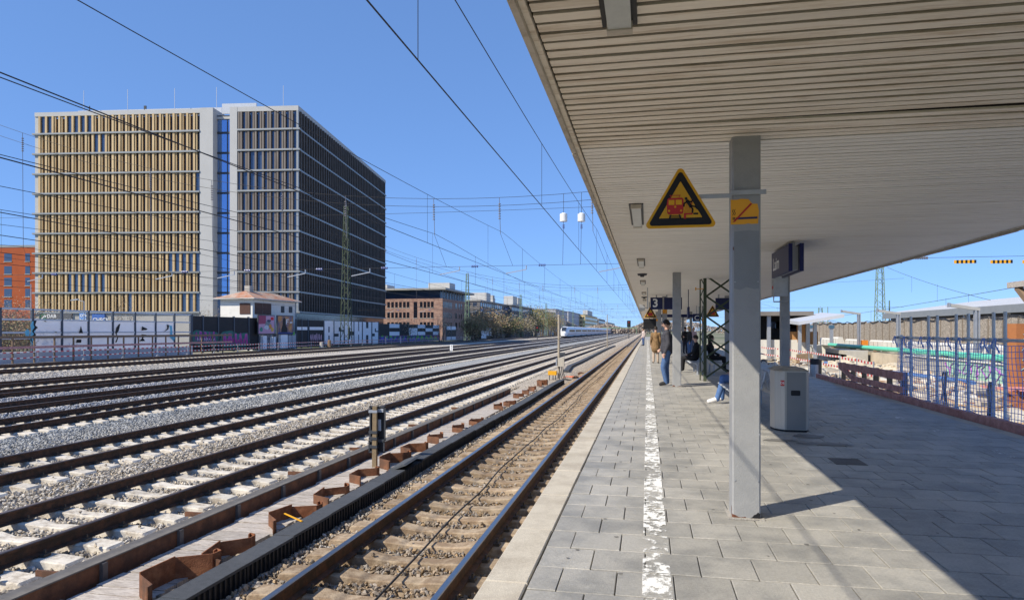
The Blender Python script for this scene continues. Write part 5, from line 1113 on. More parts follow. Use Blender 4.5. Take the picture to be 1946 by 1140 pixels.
for px, pyt, lb, m in ((658, 392, 'tall dark green lattice mast in front of the dark office facade', green_lat), (888, 520, 'tall pale green lattice mast beside the brick office building', green_lat2), (990, 560, 'pale green lattice mast standing in the brown scrub', green_lat2), (1038, 577, 'lattice mast left of the white train, beyond the scrub', green_lat2), (1070, 586, 'lattice mast right behind the front of the white train', green_lat2), (1089, 590, 'far lattice mast behind the second coach of the train', green_lat2), (1110, 596, 'far lattice mast behind the middle of the train', green_lat2)):
    p = onX(px, pyt, XM); lattice(XM, p.y, -1.3, p.z, 1.5, .55, lb, m, step=1.3 if p.y < 250 else 2.2)
for px, pyt, X, lb, z0_ in ((1672, 498, 38, 'tall green lattice mast on the construction side, below the canopy edge', -1.3), (1487, 560, 40, 'green lattice mast just left of the second right column', -1.3), (1559, 585, 45, 'short green lattice mast tip beyond the low shed roof', -1.3)):
    p = onX(px, pyt, X); lattice(X, p.y, z0_, p.z, 1.6, .8, lb, green_lat2)
for px, pyt, X, lb in ((1573, 583, 46, 'slim distant pole beside the short lattice mast'), (1690, 571, 40, 'slim distant pole right of the tall lattice mast')):
    p = onX(px, pyt, X); tag(MB().cyl((X,p.y,-1.3),(X,p.y,p.z),.14,.1,8).cyl((X,p.y,-1.3),(X,p.y,-.6),.3,n=8).build('pole', green_lat2, base=(X,p.y,-1.3)), lb, 'pole')
CWZ = 4.66; RW = .0085
ORD = ['first','second','third','fourth','fifth','sixth','seventh','eighth','ninth']
sup = [-40] + spans
for i, tx in enumerate(TRACKS):
    t = thing('overhead_line', 'overhead contact wire and carrier above the %s track from the platform' % ORD[i], 'overhead line', (tx, 36, RAILZ), group='overhead lines')
    X = tx + .07; thick = RW*(1 if i < 2 else 1.35)
    MB().tube([(X, yy, CWZ) for yy in (-30, 20, 60, 120, 200, 345)], thick*1.15, 5).build('contact_wire', wire_m, t)
    def zm(y):
        for a, b_ in zip(sup[:-1], sup[1:]):
            if a <= y <= b_: f = (y-a)/(b_-a); return 6.02 + .85*(2*f-1)**2
        return 6.5
    MB().tube([(X, yy, zm(yy)) for yy in np.concatenate([np.arange(-30, 120, 3), np.arange(120, 345, 12)])], thick, 5).build('carrier_wire', wire_m, t)
    if i < 6:
        y = 7.5 - (i*3.1) % 6
        while y < (150 if i < 3 else 110):
            if y > 5 or i > 0: MB().cyl((X, y, CWZ), (X, y, zm(y)), .005*(1 if y < 40 else 1.6), n=4).build('dropper', wire_m, t)
            y += 9.4
# cross-spans: sagging ropes from mast to mast with insulators over every track
for si, Y in enumerate(spans):
    t = thing('cross_span', ['overhead cross span nearest the camera, with drum weights and striped boards', 'second overhead cross span, at the tall dark lattice mast', 'third overhead cross span, at the mast by the brick building', 'fourth overhead cross span, above the brown scrub', 'farthest overhead cross span'][si], 'cross span', (-8, Y, 5.1), group='cross spans over the tracks')
    xs_ = np.linspace(-50, 38, 40); rr = .012*(1 if si == 0 else 1.6)
    MB().tube([(x, Y, zsag(x)) for x in xs_], rr, 5).build('head_rope', wire_m, t); MB().tube([(x, Y+.2, zsag(x, .0052, 8.45)) for x in xs_], rr, 5).build('head_rope', wire_m, t)
    MB().tube([(x, Y, 8.15+.0006*(x+8)**2) for x in xs_], rr*.8, 5).build('upper_span_wire', wire_m, t); MB().tube([(x, Y, 5.1) for x in xs_], rr*.8, 5).build('lower_span_wire', wire_m, t)
    for i, tx in enumerate(TRACKS if si < 3 else TRACKS[:4]):
        X = tx-.25; top_ = zsag(X); ins = MB()
        ins.cyl((X,Y,top_), (X+.06,Y,6.87), .016, n=5)
        for z in np.linspace(top_-1.15, top_-.35, 7): ins.cyl((X+.01,Y,z-.02),(X+.01,Y,z+.03),.075,.05,8)
        ins.build('insulator_string', insul, t); MB().cyl((X+.06,Y,6.87),(tx+.5,Y,5.1),.008,n=4).build('hanger', wire_m, t)
        arm = MB().cyl((tx+1.25,Y,5.1),(tx+1.25,Y,4.88),.03,n=6).bar((tx+1.25,Y,4.88),(tx+.12,Y,CWZ+.02),.045); arm.build('steady_arm', galv, t)
        ib = MB(); 
        for k in range(4): ib.cyl((tx+1.95+k*.1,Y,5.1),(tx+2.0+k*.1,Y,5.1),.07,n=8)
        ib.build('span_insulator', insul_blue, t)
    if si == 0:
        for px, lab in ((1071, 'drum'), (1105, 'drum')):
            c = onY(px, 414, Y); 
            MB().cyl((c.x,Y,c.z-.2),(c.x,Y,c.z+.2),.2,n=16).cyl((c.x,Y,c.z+.2),(c.x,Y,c.z+.25),.17,.1,16).build('drum_weight', white_paint, t); MB().cyl((c.x,Y,c.z+.25),(c.x,Y,zsag(c.x)),.012,n=5).cyl((c.x,Y,c.z-.2),(c.x-.05,Y,5.1),.01,n=5).build('drum_hanger', wire_m, t)
            f = MB()
            for k in range(3): f.cyl((c.x,Y,c.z-.42-k*.08),(c.x,Y,c.z-.38-k*.08),.06,n=8)
            f.build('drum_insulator', insul_blue, t)
        for px0, px1 in ((1676,1714),(1813,1855),(1882,1924),(1943,1985)):
            a, b_ = onY(px0, 497, Y), onY(px1, 497, Y); nn = 10
            for k in range(nn): x0 = a.x+(b_.x-a.x)*k/nn; x1 = a.x+(b_.x-a.x)*(k+1)/nn; MB().box(x0, x1, Y-.02, Y+.02, a.z-.1, a.z+.06).build('marker_board', yellow_p if k % 2 == 0 else black_p, t)
        f = MB(); c = onY(1752, 494, Y)
        for k in range(6): f.cyl((c.x-.3+k*.1,Y,5.1),(c.x-.25+k*.1,Y,5.1),.07,n=8)
        f.build('span_insulator', insul, t)
# a bird-like clamp on the first contact wire and feeder wires on the right
for k, (p, q, lb) in enumerate((((1720,522),(1880,570),'thin sloping wire over the pale shed roof'), ((1560,605),(1946,543),'thin rising wire over the construction site'), ((1440,575),(1560,605),'thin sloping wire behind the second right column'))):
    a, b_ = onX(p[0],p[1],30), onX(q[0],q[1],30 if k == 0 else 26); mb = MB(); mb.tube([a.lerp(b_, f) - Vector((0,0,.5*4*f*(1-f)*.3)) for f in np.linspace(-.3,1.4,12)], .02, 4)
    for f in (.1,.45,.8): c = a.lerp(b_, f); mb.cyl(c, c-Vector((0,0,1.8)), .011, n=4)
    tag(mb.build('feeder_wire', wire_m, base=a), lb, 'wire')
# distant signals and far clutter at the end of the tracks
def signal(px, pyt, pyb, X, label):
    a = onX(px, pyt, X); t = thing('railway_signal', label, 'signal', (X, a.y, BED)); MB().cyl((X,a.y,BED-.3),(X,a.y,a.z-1),.12,n=8).build('pole', dark_steel, t); MB().box(X-.6, X+.6, a.y-.1, a.y+.3, a.z-2.2, a.z).build('head', black_p, t)
    for z, m in ((-.6, red_p), (-1.4, M('lens_green',(.02,.1,.04)))): MB().cyl((X,a.y-.18,a.z+z),(X,a.y-.101,a.z+z),.17,n=10).build('lens', m, t)
signal(1021, 619, 640, -33.5, 'small dark signal beside the scrub left of the train'); signal(1195, 609, 630, -6.0, 'black signal head standing over the far end of the tracks')
p = onX(1165, 628, -12.); t = thing('signal_bridge', 'distant green signal bridge across the far tracks', 'signal bridge', (-18, 520, BED))
for X in (-33, -8): MB().box(X-.2, X+.2, 519.7, 520.3, BED-.3, 3.2).build('leg', green_lat2, t)
MB().box(-33.5, -7.5, 519.6, 520.4, 3.2, 3.9).build('girder', green_lat2, t)
# ================================================================== white high-speed train
TXc = TRACKS[6]; fy = onX(1063, HYP, TXc-1.4).y; tr = thing('express_train', 'white high speed train with a red stripe, coming along the far tracks', 'train', (TXc, fy, RAILZ))
tw = M('train_white', (.74,.75,.76), .35, .04, 1, spec=.5); tg = M('train_glass', (.03,.035,.045), .1, .1, 1, spec=.7); tgr = M('train_grey', (.30,.31,.33), .5, .1, 1)
sec = [(-1.35,.45),(-1.48,1.0),(-1.50,2.0),(-1.42,3.0),(-1.05,3.7),(-.5,3.92),(.5,3.92),(1.05,3.7),(1.42,3.0),(1.50,2.0),(1.48,1.0),(1.35,.45)]
def carbody(y0, y1, nose):
    mb = MB(); st = [(y0, 1, 1, 0)] if not nose else [(y0, .35, .30, .0), (y0+.7, .62, .45, 0), (y0+2, .82, .68, 0), (y0+3.6, .95, .93, 0), (y0+5.2, 1, 1, 0)]
    st.append((y1, 1, 1, 0)); n_ = len(sec)
    for y_, sx_, sz_, _ in st:
        for x, z in sec: mb.v.append((TXc + x*sx_, y_, RAILZ + .45 + (z-.45)*sz_))
    for j in range(len(st)-1):
        for i in range(n_): mb.f.append((j*n_+i, j*n_+(i+1) % n_, (j+1)*n_+(i+1) % n_, (j+1)*n_+i)); mb.m.append(0)
    mb.f += [tuple(range(n_)), tuple(range((len(st)-1)*n_, len(st)*n_))]; mb.m += [0,0]; return mb
y = fy
for k in range(13):
    L = 27.5; o = carbody(y, y+L-.6, k == 0).build('coach', tw, tr)
    MB().box(TXc+1.497, TXc+1.515, y+(7 if k == 0 else 1.5), y+L-2, RAILZ+1.95, RAILZ+2.75).build('window_band', tg, o)
    MB().box(TXc+1.492, TXc+1.52, y+(3 if k == 0 else .3), y+L-.7, RAILZ+1.18, RAILZ+1.32).build('red_stripe', red_p, o)
    for yy in (y+4, y+L-5): MB().box(TXc-1.2, TXc+1.2, yy-1.5, yy+1.5, RAILZ, RAILZ+.75).build('bogie', dark_steel, o)
    MB().box(TXc-1.3, TXc+1.3, y+6.5, y+L-7.5, RAILZ+.2, RAILZ+.449).build('underframe', tgr, o)
    if k: MB().box(TXc-1.2, TXc+1.2, y-.59, y-.01, RAILZ+.6, RAILZ+3.6).build('gangway', plastic_blk, o)
    y += L
ws = MB().add([(TXc-.8, fy+1.9, RAILZ+2.7),(TXc+.8, fy+1.9, RAILZ+2.7),(TXc+.85, fy+3.5, RAILZ+3.62),(TXc-.85, fy+3.5, RAILZ+3.62),(TXc-.8, fy+1.2, RAILZ+2.2),(TXc+.8, fy+1.2, RAILZ+2.2)], [(0,1,2,3),(4,5,1,0)])
ws.v = [(x, y_-.25, z+.06) for x, y_, z in ws.v]; ws.build('windscreen', tg, tr)
for s in (-1,1): MB().box(TXc+s*.75-.2, TXc+s*.75+.2, fy+.5, fy+.62, RAILZ+1.35, RAILZ+1.55).build('headlight', M('lamp_white', (.8,.8,.75)), tr)
# ================================================================== vegetation
def plant(name, label, X, Y, h, wx, wy, cols, n_leaf, leaf=.35, z0=GZ, bare=.5, group='scrub and trees along the tracks', seed=0, cat='shrub'):
    r_ = random.Random(seed*13+5); t = thing(name, label, cat, (X, Y, z0), group=group)
    tm = M('bark', (.14,.11,.085), .9, .2, 3); mb = MB(); tips = []
    for k in range(9 if cat == 'shrub' else 4):
        a = r_.uniform(0, 6.28); base = Vector((X + math.cos(a)*wx*.25*r_.random(), Y + math.sin(a)*wy*.25*r_.random(), z0-.1)); 
        top = Vector((X + math.cos(a)*wx*.42*r_.uniform(.3,1), Y + math.sin(a)*wy*.42*r_.uniform(.3,1), z0 + h*r_.uniform(.6,.95))); mid = base.lerp(top, .5) + Vector((r_.uniform(-.3,.3), r_.uniform(-.3,.3), 0))
        mb.cyl(base, mid, .09*h/6+.03, .05*h/6+.02, 5, caps=False).cyl(mid, top, .05*h/6+.02, .02, 5, caps=False); tips += [mid, top]
        for q in range(7):
            s = mid.lerp(top, r_.random()); e = s + Vector((r_.uniform(-1,1)*wx*.3, r_.uniform(-1,1)*wy*.3, r_.uniform(.1,.3)*h)); mb.cyl(s, e, .025, .012, 4, caps=False); tips.append(e)
    mb.build('trunk', tm, t)
    for ci, (cname, col, share) in enumerate(cols):
        lm = M(cname, col, .9, .35, .7, orand=.1); cr_ = MB(); nl = int(n_leaf*share)
        for k in range(nl):
            c = r_.choice(tips); rad = .20*(wx+wy)/2
            p = c + Vector((r_.gauss(0,rad), r_.gauss(0,rad), r_.gauss(0,h*.13)))
            if p.z < z0+.1: p.z = z0 + r_.uniform(.1,1)
            s = leaf*r_.uniform(.5,1.2); a = Vector((r_.gauss(0,1),r_.gauss(0,1),r_.gauss(0,1))).normalized(); b_ = a.orthogonal().normalized()
            cr_.add([p-a*s, p+b_*s*.45, p+a*s, p-b_*s*.45], [(0,1,2,3)])
        cr_.build('crown', lm, t)
BR = ('leaf_brown', (.30,.205,.12)); OL = ('leaf_olive', (.22,.20,.09)); GR = ('leaf_green', (.13,.17,.06)); YL = ('leaf_yellow', (.36,.30,.06)); PALE = ('twig_pale', (.45,.38,.28))
bl = [(912,588,-53.5,'dark brown leafy tree left of the scrub beside the lattice mast'),(930,600,-52,'brown shrub next to the dark tree'),(948,594,-54,'tall brown shrub in the middle of the scrub'),(962,604,-51,'low brown olive shrub in front of the scrub'),(978,592,-55,'brown shrub left of the scrub mast'),(992,603,-50.5,'low pale shrub at the foot of the scrub mast'),(1006,586,-55,'tall yellow green tree in the scrub'),(1018,602,-51,'low olive shrub right of the yellow green tree'),(1030,592,-54,'brown olive shrub near the right end of the scrub'),(1044,595,-52,'green brown shrub beside the train front'),(1056,600,-50,'last low shrub of the scrub, touching the train front')]
for k, (px, pyt, X, lb) in enumerate(bl):
    c = onX(px, pyt, X); h = c.z - GZ; cols = [(*BR,.5),(*OL,.35),(*PALE,.15)]
    if 'yellow' in lb: cols = [(*YL,.5),(*GR,.25),(*BR,.25)]
    if 'dark brown' in lb: cols = [(*BR,.75),(*OL,.25)]
    if 'green brown' in lb or 'olive' in lb: cols = [(*OL,.4),(*BR,.3),(*GR,.3)]
    if 'pale' in lb: cols = [(*PALE,.5),(*OL,.3),(*BR,.2)]
    plant('shrub' if 'shrub' in lb else 'tree', lb, X, c.y, h*.92, 6, 17 if h > 6 else 14, cols, 2600, .3, seed=k, cat='shrub')
for k, (px, pyt, d, lb, w_) in enumerate(((20, 570, 66, 'brown bare bush behind the glass wall in front of the orange building', 6), (8, 612, 61, 'olive ivy bush behind the leftmost glass panes', 5), (36, 612, 62, 'dense olive bush behind the left glass panes', 5), (225, 570, 92, 'bare thin street tree in front of the gold facade', 5), (385, 586, 96, 'bare twiggy bush behind the black noise wall', 4), (410, 585, 98, 'bare twiggy bush left of the white house', 3), (838, 595, 165, 'bare tree in front of the brick office', 6), (770, 606, 150, 'small bare tree behind the chequered wall', 6), (900, 605, 172, 'reddish bush at the foot of the pale lattice mast', 5))):
    c = atd(px, pyt, d); h = c.z - GZ; bare = 'bare' in lb
    plant('bush', lb, c.x, c.y, h*.9, w_, w_, [(*BR,.6),(*OL,.4)] if not bare else [(*PALE,.5),(*BR,.5)], (700 if 'tree' in lb or 'twiggy' in lb else 3500), (.07 if bare else .12) * (1 if d < 100 else 1.8), seed=40+k, cat='tree' if 'tree' in lb else 'shrub')
# distant wood closing the view
mb = MB(); r_ = random.Random(3)
def wood(name, label, x0, x1, Y, hmin, hmax, n_, col, s0=1.2):
    mb = MB()
    for k in range(n_):
        x = r_.uniform(x0, x1); hh = hmin + (hmax-hmin)*(.5+.5*math.sin(x*.05)+.35*math.sin(x*.17+1))*.6; y_ = Y + r_.uniform(-15,15); z = GZ + hh*math.sqrt(r_.random())
        a = Vector((r_.gauss(0,1),r_.gauss(0,.6),r_.gauss(0,1.3))).normalized(); b_ = a.orthogonal(); s = s0*r_.uniform(.5,1.3); p = Vector((x,y_,z)); mb.add([p-a*s,p+b_*s*.5,p+a*s,p-b_*s*.5], [(0,1,2,3)])
    tag(mb.build(name, M('wood_far', col, .95, .4, .05)), label, 'wood', kind='stuff')
wood('distant_wood', 'hazy brown wood at the far end of the tracks', -80, 30, 560, 6, 15, 16000, (.36,.30,.25), .7); wood('distant_wood', 'far brown tree line right of the platform end', 30, 420, 640, 5, 12, 16000, (.36,.31,.27), .7)
wood('distant_wood', 'far brown trees on the left beyond the last buildings', -130, -66, 470, 6, 16, 7000, (.33,.27,.21), .7)
# ================================================================== construction site right of the platform
sand = M('sand', (.50,.43,.33), .95, .15, .9, .5, 8, col2=(.36,.31,.24), c2amt=.4, c2scale=.6); SZ = -1.0
mb = MB(); xs = np.linspace(5.4, 16.3, 24); ys = np.linspace(4, 130, 130)
for y in ys:
    for x in xs: mb.v.append((x, y, SZ + .10*math.sin(x*1.1+y*.31) + .06*math.sin(x*2.7-y*.9) + random.uniform(-.03,.03)))
for j in range(len(ys)-1):
    for i in range(len(xs)-1): mb.f.append((j*24+i, j*24+i+1, (j+1)*24+i+1, (j+1)*24+i)); mb.m.append(0)
tag(mb.build('site_ground', sand, smooth=True), kind='structure')
PX2 = 16.3
# old platform with block wall face
OP = thing('old_platform', 'old platform edge of grey concrete blocks carrying the green pipe', 'platform', (PX2+2, 40, SZ-.2))
blockm = M('block_grey', (.37,.36,.335), .9, .12, 2, .3, 30, orand=.14)
MB().box(PX2+.15, 23.6, 8, 60, SZ-.4, -.06).build('fill', sand, OP)
bme = MB().box(0, .148, .006, .394, .006, .194).mesh('block', blockm); cnt = 0; far_b = MB()
for r_ in range(5):
    y = 14 - (r_ % 2)*.2; 
    while y < 48:
        if cnt < 300 and 24 < y < 44: inst('block', bme, OP, (PX2 - (PX2+2) + random.uniform(-.006,.006), y-40, SZ-.05+r_*.2-(SZ-.2))); cnt += 1
        else: far_b.box(PX2, PX2+.148, y+.006, y+.394, SZ-.05+r_*.2+.006, SZ-.05+r_*.2+.194)
        y += .4
far_b.build('far_blocks', blockm, OP, kind='stuff')
slab = M('site_concrete', (.62,.60,.555), .9, .08, 2, .2, 20)
MB().box(PX2-.1, 17.2, 8, 48, -.055, .0).build('edge_slab', slab, OP)
gsheet2 = MB()
ya, yb = onX(1930, 690, PX2).y, onX(1800, 690, PX2).y
MB().box(PX2-.02, PX2-.003, ya, yb, SZ+.05, -.1).build('graffiti_ground', M('graffiti_mint', (.35,.55,.42), .8, .15, 2), OP)
r_ = random.Random(5); gm = MB()
for k in range(16):
    yy = ya+(yb-ya)*(k+.5)/16; pts = [(PX2-.03, yy+r_.uniform(-.35,.35), SZ+.2+.6*f+r_.uniform(-.1,.1)) for f in (0,.35,.7,1)]
    for a, b_ in zip(pts[:-1], pts[1:]): gm.bar(a, b_, .012, .09, up=(1,0,0))
gm.build('graffiti_strokes', M('graffiti_violet', (.36,.10,.45), .7, .2, 2), OP)
# concrete culvert
a = onX(1600, 690, 15.2); t = thing('culvert', 'concrete culvert mouth half buried in rubble at the old platform', 'culvert', (15.4, a.y, SZ))
y1_ = onX(1578, 690, 15.2).y; y0_ = onX(1622, 690, 15.2).y
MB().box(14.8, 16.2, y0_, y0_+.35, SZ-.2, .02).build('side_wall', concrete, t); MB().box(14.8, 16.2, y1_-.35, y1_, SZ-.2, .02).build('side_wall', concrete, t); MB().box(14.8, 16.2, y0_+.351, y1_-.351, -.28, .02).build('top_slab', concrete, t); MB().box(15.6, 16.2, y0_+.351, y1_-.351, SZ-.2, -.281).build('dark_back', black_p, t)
# rubble heaps
def heap(X, Y, rx, ry, h, label, seed, mat=sand):
    r_ = random.Random(seed); mb = MB(); n_, m_ = 22, 6
    mb.v.append((X, Y, SZ+h))
    for j in range(1, m_+1):
        for i in range(n_): a = 2*math.pi*i/n_; f = j/m_; mb.v.append((X+rx*f*math.cos(a)*r_.uniform(.9,1.1), Y+ry*f*math.sin(a)*r_.uniform(.9,1.1), SZ-.12+(h+.12)*(1-f)**1.1*r_.uniform(.85,1.15)))
    for i in range(n_): mb.f.append((0, 1+i, 1+(i+1) % n_)); mb.m.append(0)
    for j in range(m_-1):
        for i in range(n_): mb.f.append((1+j*n_+i, 1+(j+1)*n_+i, 1+(j+1)*n_+(i+1) % n_, 1+j*n_+(i+1) % n_)); mb.m.append(0)
    for k in range(60):
        a, f = r_.uniform(0,6.28), r_.random(); p = (X+rx*f*math.cos(a), Y+ry*f*math.sin(a), SZ+h*(1-f)); s = r_.uniform(.04,.13); mb.obox(p, (s,s*.2,0), (-s*.2,s*.8,s*.2), (0,-s*.1,s*.6))
    tag(mb.build('rubble_heap', mat, base=(X,Y,SZ)), label, 'rubble', 'rubble heaps')
rub = M('rubble', (.56,.49,.38), .95, .2, 3, .6, 12)
for px, X, rx, ry, h, lb in ((1615,13.8,2.2,2.8,.75,'pale rubble heap in front of the culvert mouth'),(1700,15.0,1.5,3.,.5,'low rubble heap against the block wall'),(1555,14,2,3,.6,'rubble heap left of the culvert')):
    heap(X, onX(px,HYP,X).y, rx, ry, h, lb, px, rub)
# green pipe
a, b_ = onX(1576, 657, 16.6), onX(1925, 681, 16.6); t = thing('green_pipe', 'long mint green pipe lying on the old platform edge', 'pipe', a)
gp = M('pipe_mint', (.13,.58,.40), .4, .06, 3); MB().cyl(Vector((16.6,a.y,.24)), Vector((16.6,b_.y,.24)), .16, n=14).build('pipe', gp, t)
for f in np.linspace(.05,.95,6): yy = a.y+(b_.y-a.y)*f; MB().box(16.4,16.8,yy-.15,yy+.15,0,.1).build('support', timber_br, t)
for f in (.3,.65): yy = a.y+(b_.y-a.y)*f; MB().cyl((16.6,yy-.12,.24),(16.6,yy+.12,.24),.185,n=14).build('socket', gp, t)
# concrete L-blocks along the old platform
r_ = random.Random(8); k = 0
names = ['tilted', 'short', 'long', 'chipped']
for px0, px1, py0, py1, lb in ((1558,1578,645,655,'white concrete block left of the first angled lamp post'),(1580,1592,640,655,'tilted pale concrete slab beside the lattice of cables'),(1606,1630,646,656,'white concrete block below the first angled lamp post'),(1652,1676,650,662,'white concrete block right of the orange panel'),(1678,1702,652,664,'concrete block with sloping end below the green pipe level'),(1722,1770,657,672,'long white concrete block seen through the blue net, left'),(1772,1822,659,674,'long white concrete block seen through the blue net, middle'),(1826,1915,661,678,'long white concrete block seen through the blue net, right')):
    X = 18.6; a, b_ = onX(px1, py1, X), onX(px0, py0, X); h = max(.75, b_.z+.0); y0_, y1_ = a.y, b_.y
    mb = MB().prism([(0,0),(.75,0),(.6,h*.5),(.45,h),(.1,h),(0,h*.85)], (X, y0_, 0), (1,0,0), (0,0,1), (0, y1_-y0_, 0)); t = thing('concrete_block', lb, 'concrete block', (X, (y0_+y1_)/2, 0), group='concrete blocks on the old platform'); mb.build('block_body', slab, t)
    for f in (.33,.66): yy = y0_+(y1_-y0_)*f; MB().box(X-.012, X-.001, yy-.015, yy+.015, .02, h*.8).build('joint', joint_m, t)
a, b_ = onX(1647,658,17.8), onX(1634,646,17.8); tag(MB().box(17.8,17.9,a.y,b_.y,0,b_.z).box(17.72,17.98,a.y,a.y+.1,0,.12).build('standing_board', M('orange_board', (.72,.24,.02), .5, .08, 3), base=(17.8,a.y,0)), 'small orange board standing on the old platform', 'board')
# retaining wall of sprayed concrete panels with steel posts
XW = 20.6; grav = M('sprayed_gravel', (.42,.37,.31), .95, .5, 9, 1., 7, col2=(.22,.19,.16), c2amt=.5, c2scale=14)
RW_ = thing('retaining_wall', 'rough gravelly retaining wall with timber and steel posts behind the site', 'wall', (XW, 35, -.1)); y = 19; ztop = 2.35
ye = onX(1545, HYP, XW).y; k = 0
while y < ye:
    mb = MB(); n_ = 5; w_ = 1.75; z1_ = ztop + random.uniform(-.06,.06)
    mb.box(XW, XW+.25, y+.02, y+w_-.14, -.1, z1_); mb.build('wall_panel', grav, RW_)
    MB().box(XW-.03, XW+.08, y+w_-.14, y+w_-.02+random.uniform(-.04,.06), -.1, ztop+.0+random.uniform(-.1,.1)).build('wall_post', M('post_greybrown', (.20,.165,.13), .85, .2, 3), RW_)
    y += w_; k += 1
cab = MB(); pts = [(XW-.06, yy, ztop+.08*math.sin(yy*1.9)+.03*math.sin(yy*5)) for yy in np.arange(20, ye, .4)]; cab.tube(pts, .035, 5).build('top_cable', plastic_blk, RW_)
MB().box(XW+.3, 60, 17, 150, -1.3, 1.6).build('backfill', sand, RW_)
# pale shed roof behind
SR = thing('shed_roof', 'long low shed with pale ribbed metal roof behind the retaining wall', 'shed', (27, 50, 1.6)); rp = M('roof_pale', (.50,.52,.56), .45, .06, .4)
X0_, X1_ = 23.0, 31.0; yA = 18.; yB_ = onX(1680, HYP, X0_).y
za = onX(1946, 580, X0_).z; zb_ = onX(1946, 558, X1_).z
roof = MB().add([(X0_,yA,za),(X0_,yB_,za),(X1_,yB_,za+1.15),(X1_,yA,za+1.15),(X0_,yA,za+.08),(X0_,yB_,za+.08),(X1_,yB_,za+1.23),(X1_,yA,za+1.23)], [(0,1,2,3),(4,5,6,7),(0,1,5,4),(1,2,6,5),(2,3,7,6),(3,0,4,7)]); roof.build('roof_sheet', rp, SR); ribs_ = MB()
for yy in np.arange(yA+.1, yB_, .42): ribs_.add([(X0_-.02,yy,za+.081),(X0_-.02,yy+.06,za+.081),(X1_,yy+.06,za+1.231),(X1_,yy,za+1.231),(X0_-.02,yy,za+.12),(X0_-.02,yy+.06,za+.12),(X1_,yy+.06,za+1.27),(X1_,yy,za+1.27)], [(0,1,5,4),(1,2,6,5),(3,0,4,7),(4,5,6,7)])
ribs_.build('roof_ribs', rp, SR, kind='stuff')
MB().box(X0_-.12, X0_-.02, yA, yB_, za-.42, za+.1).build('fascia', M('fascia_grey', (.22,.24,.26), .5, .08, 2), SR); MB().box(X0_+.6, X0_+.8, yA, yB_, 1.6, za-.05).build('shed_wall', dark_steel, SR)
for yy in np.arange(yA+2, yB_, 6): MB().box(X0_+.0, X0_+.25, yy, yy+.25, 1.6, za-.02).build('shed_post', galv, SR)
# angled lamp posts
def lpost(px, pyt, pyb, X, label, arm=1.4):
    a = onX(px, pyt, X); t = thing('angled_lamp_post', label, 'lamp post', (X, a.y, 0), group='angled lamp posts on the old platform'); hz = a.z; s = .12
    MB().box(X-s, X-s*.3, a.y-s, a.y+s, 0, hz).box(X+s*.4, X+s, a.y-s, a.y+s, 0, hz).box(X-s*.3, X+s*.4, a.y-s*.3, a.y+s*.3, 0, hz-.05).build('upright', galv, t)
    d = Vector((-arm, 0, arm*.17)); mb = MB().prism([(-.0,-.14),(.0,.14),(.0,.14)], (X+s, a.y-.13, hz), (1,0,0), (0,0,1), (0,.0001,0)) if 0 else MB()
    mb.add([(X+s,a.y-.13,hz-.02),(X+s,a.y+.13,hz-.02),(X+s,a.y+.13,hz+.14),(X+s,a.y-.13,hz+.14),(X-arm,a.y-.13,hz+.22),(X-arm,a.y+.13,hz+.22),(X-arm,a.y+.13,hz+.40),(X-arm,a.y-.13,hz+.40)], [(0,1,2,3),(4,7,6,5),(0,4,5,1),(1,5,6,2),(2,6,7,3),(3,7,4,0)]); mb.build('arm', M('arm_grey', (.36,.36,.35), .6, .1, 3), t)
    MB().box(X-arm-.004, X-arm+.05, a.y-.16, a.y+.16, hz+.19, hz+.43).build('end_cap', galv, t); MB().box(X-.25, X+.25, a.y-.25, a.y+.25, -.02, .06).build('base', concrete, t)
for px, pyt, lb in ((1856,590,'angled lamp post rising behind the blue net, nearest one'),(1707,598,'angled lamp post just left of the blue net'),(1632,598,'angled lamp post beside the orange board')):
    lpost(px, pyt, 0, 17.6, lb)
for px, lb in ((1541,'short grey post with blue clamp, left one'),(1580,'short grey post with blue clamp at the end of the green pipe')):
    a = onX(px, 617, 17.4); t = thing('grey_post', lb, 'post', (17.4,a.y,0)); MB().box(17.28,17.52,a.y-.2,a.y+.2,-.1,a.z).build('shaft', galv, t); MB().box(17.2,17.6,a.y-.26,a.y+.26,a.z-.35,a.z-.05).build('clamp', M('clamp_blue', (.06,.13,.2), .5, .1, 3), t)
# rusty sheet pile column on the right
a = onX(1930, 615, 12.2); t = thing('sheet_pile_column', 'tall rusty orange sheet pile standing at the right picture edge', 'sheet pile', (12.2, a.y, SZ)); yw = .5
MB().prism([(0,0),(.05,0),(.25,.14),(.55,.14),(.75,0),(.8,0),(.8,.03),(.76,.03),(.56,.17),(.24,.17),(.04,.03),(0,.03)], (12.2-.3, a.y, SZ-.3), (1,0,0), (0,-1,0), (0,0,a.z-SZ+.3)).build('pile', M('pile_orange', (.36,.145,.055), .85, .25, 2, .3, 20, col2=(.24,.09,.04), c2amt=.4, c2scale=2), t)
gsm = MB(); r_ = random.Random(9)
for k in range(5):
    z = a.z-.35-k*.33; pts = [(12.25+r_.uniform(0,.2), a.y-.18, z), (12.2+r_.uniform(.2,.4), a.y-.18, z-.12), (12.2+r_.uniform(0,.2), a.y-.18, z-.22)]
    for p, q in zip(pts[:-1], pts[1:]): gsm.bar(p, q, .012, .03, up=(0,1,0))
gsm.build('sprayed_marks', M('spray_blue', (.25,.5,.65), .6, .1, 3), t)
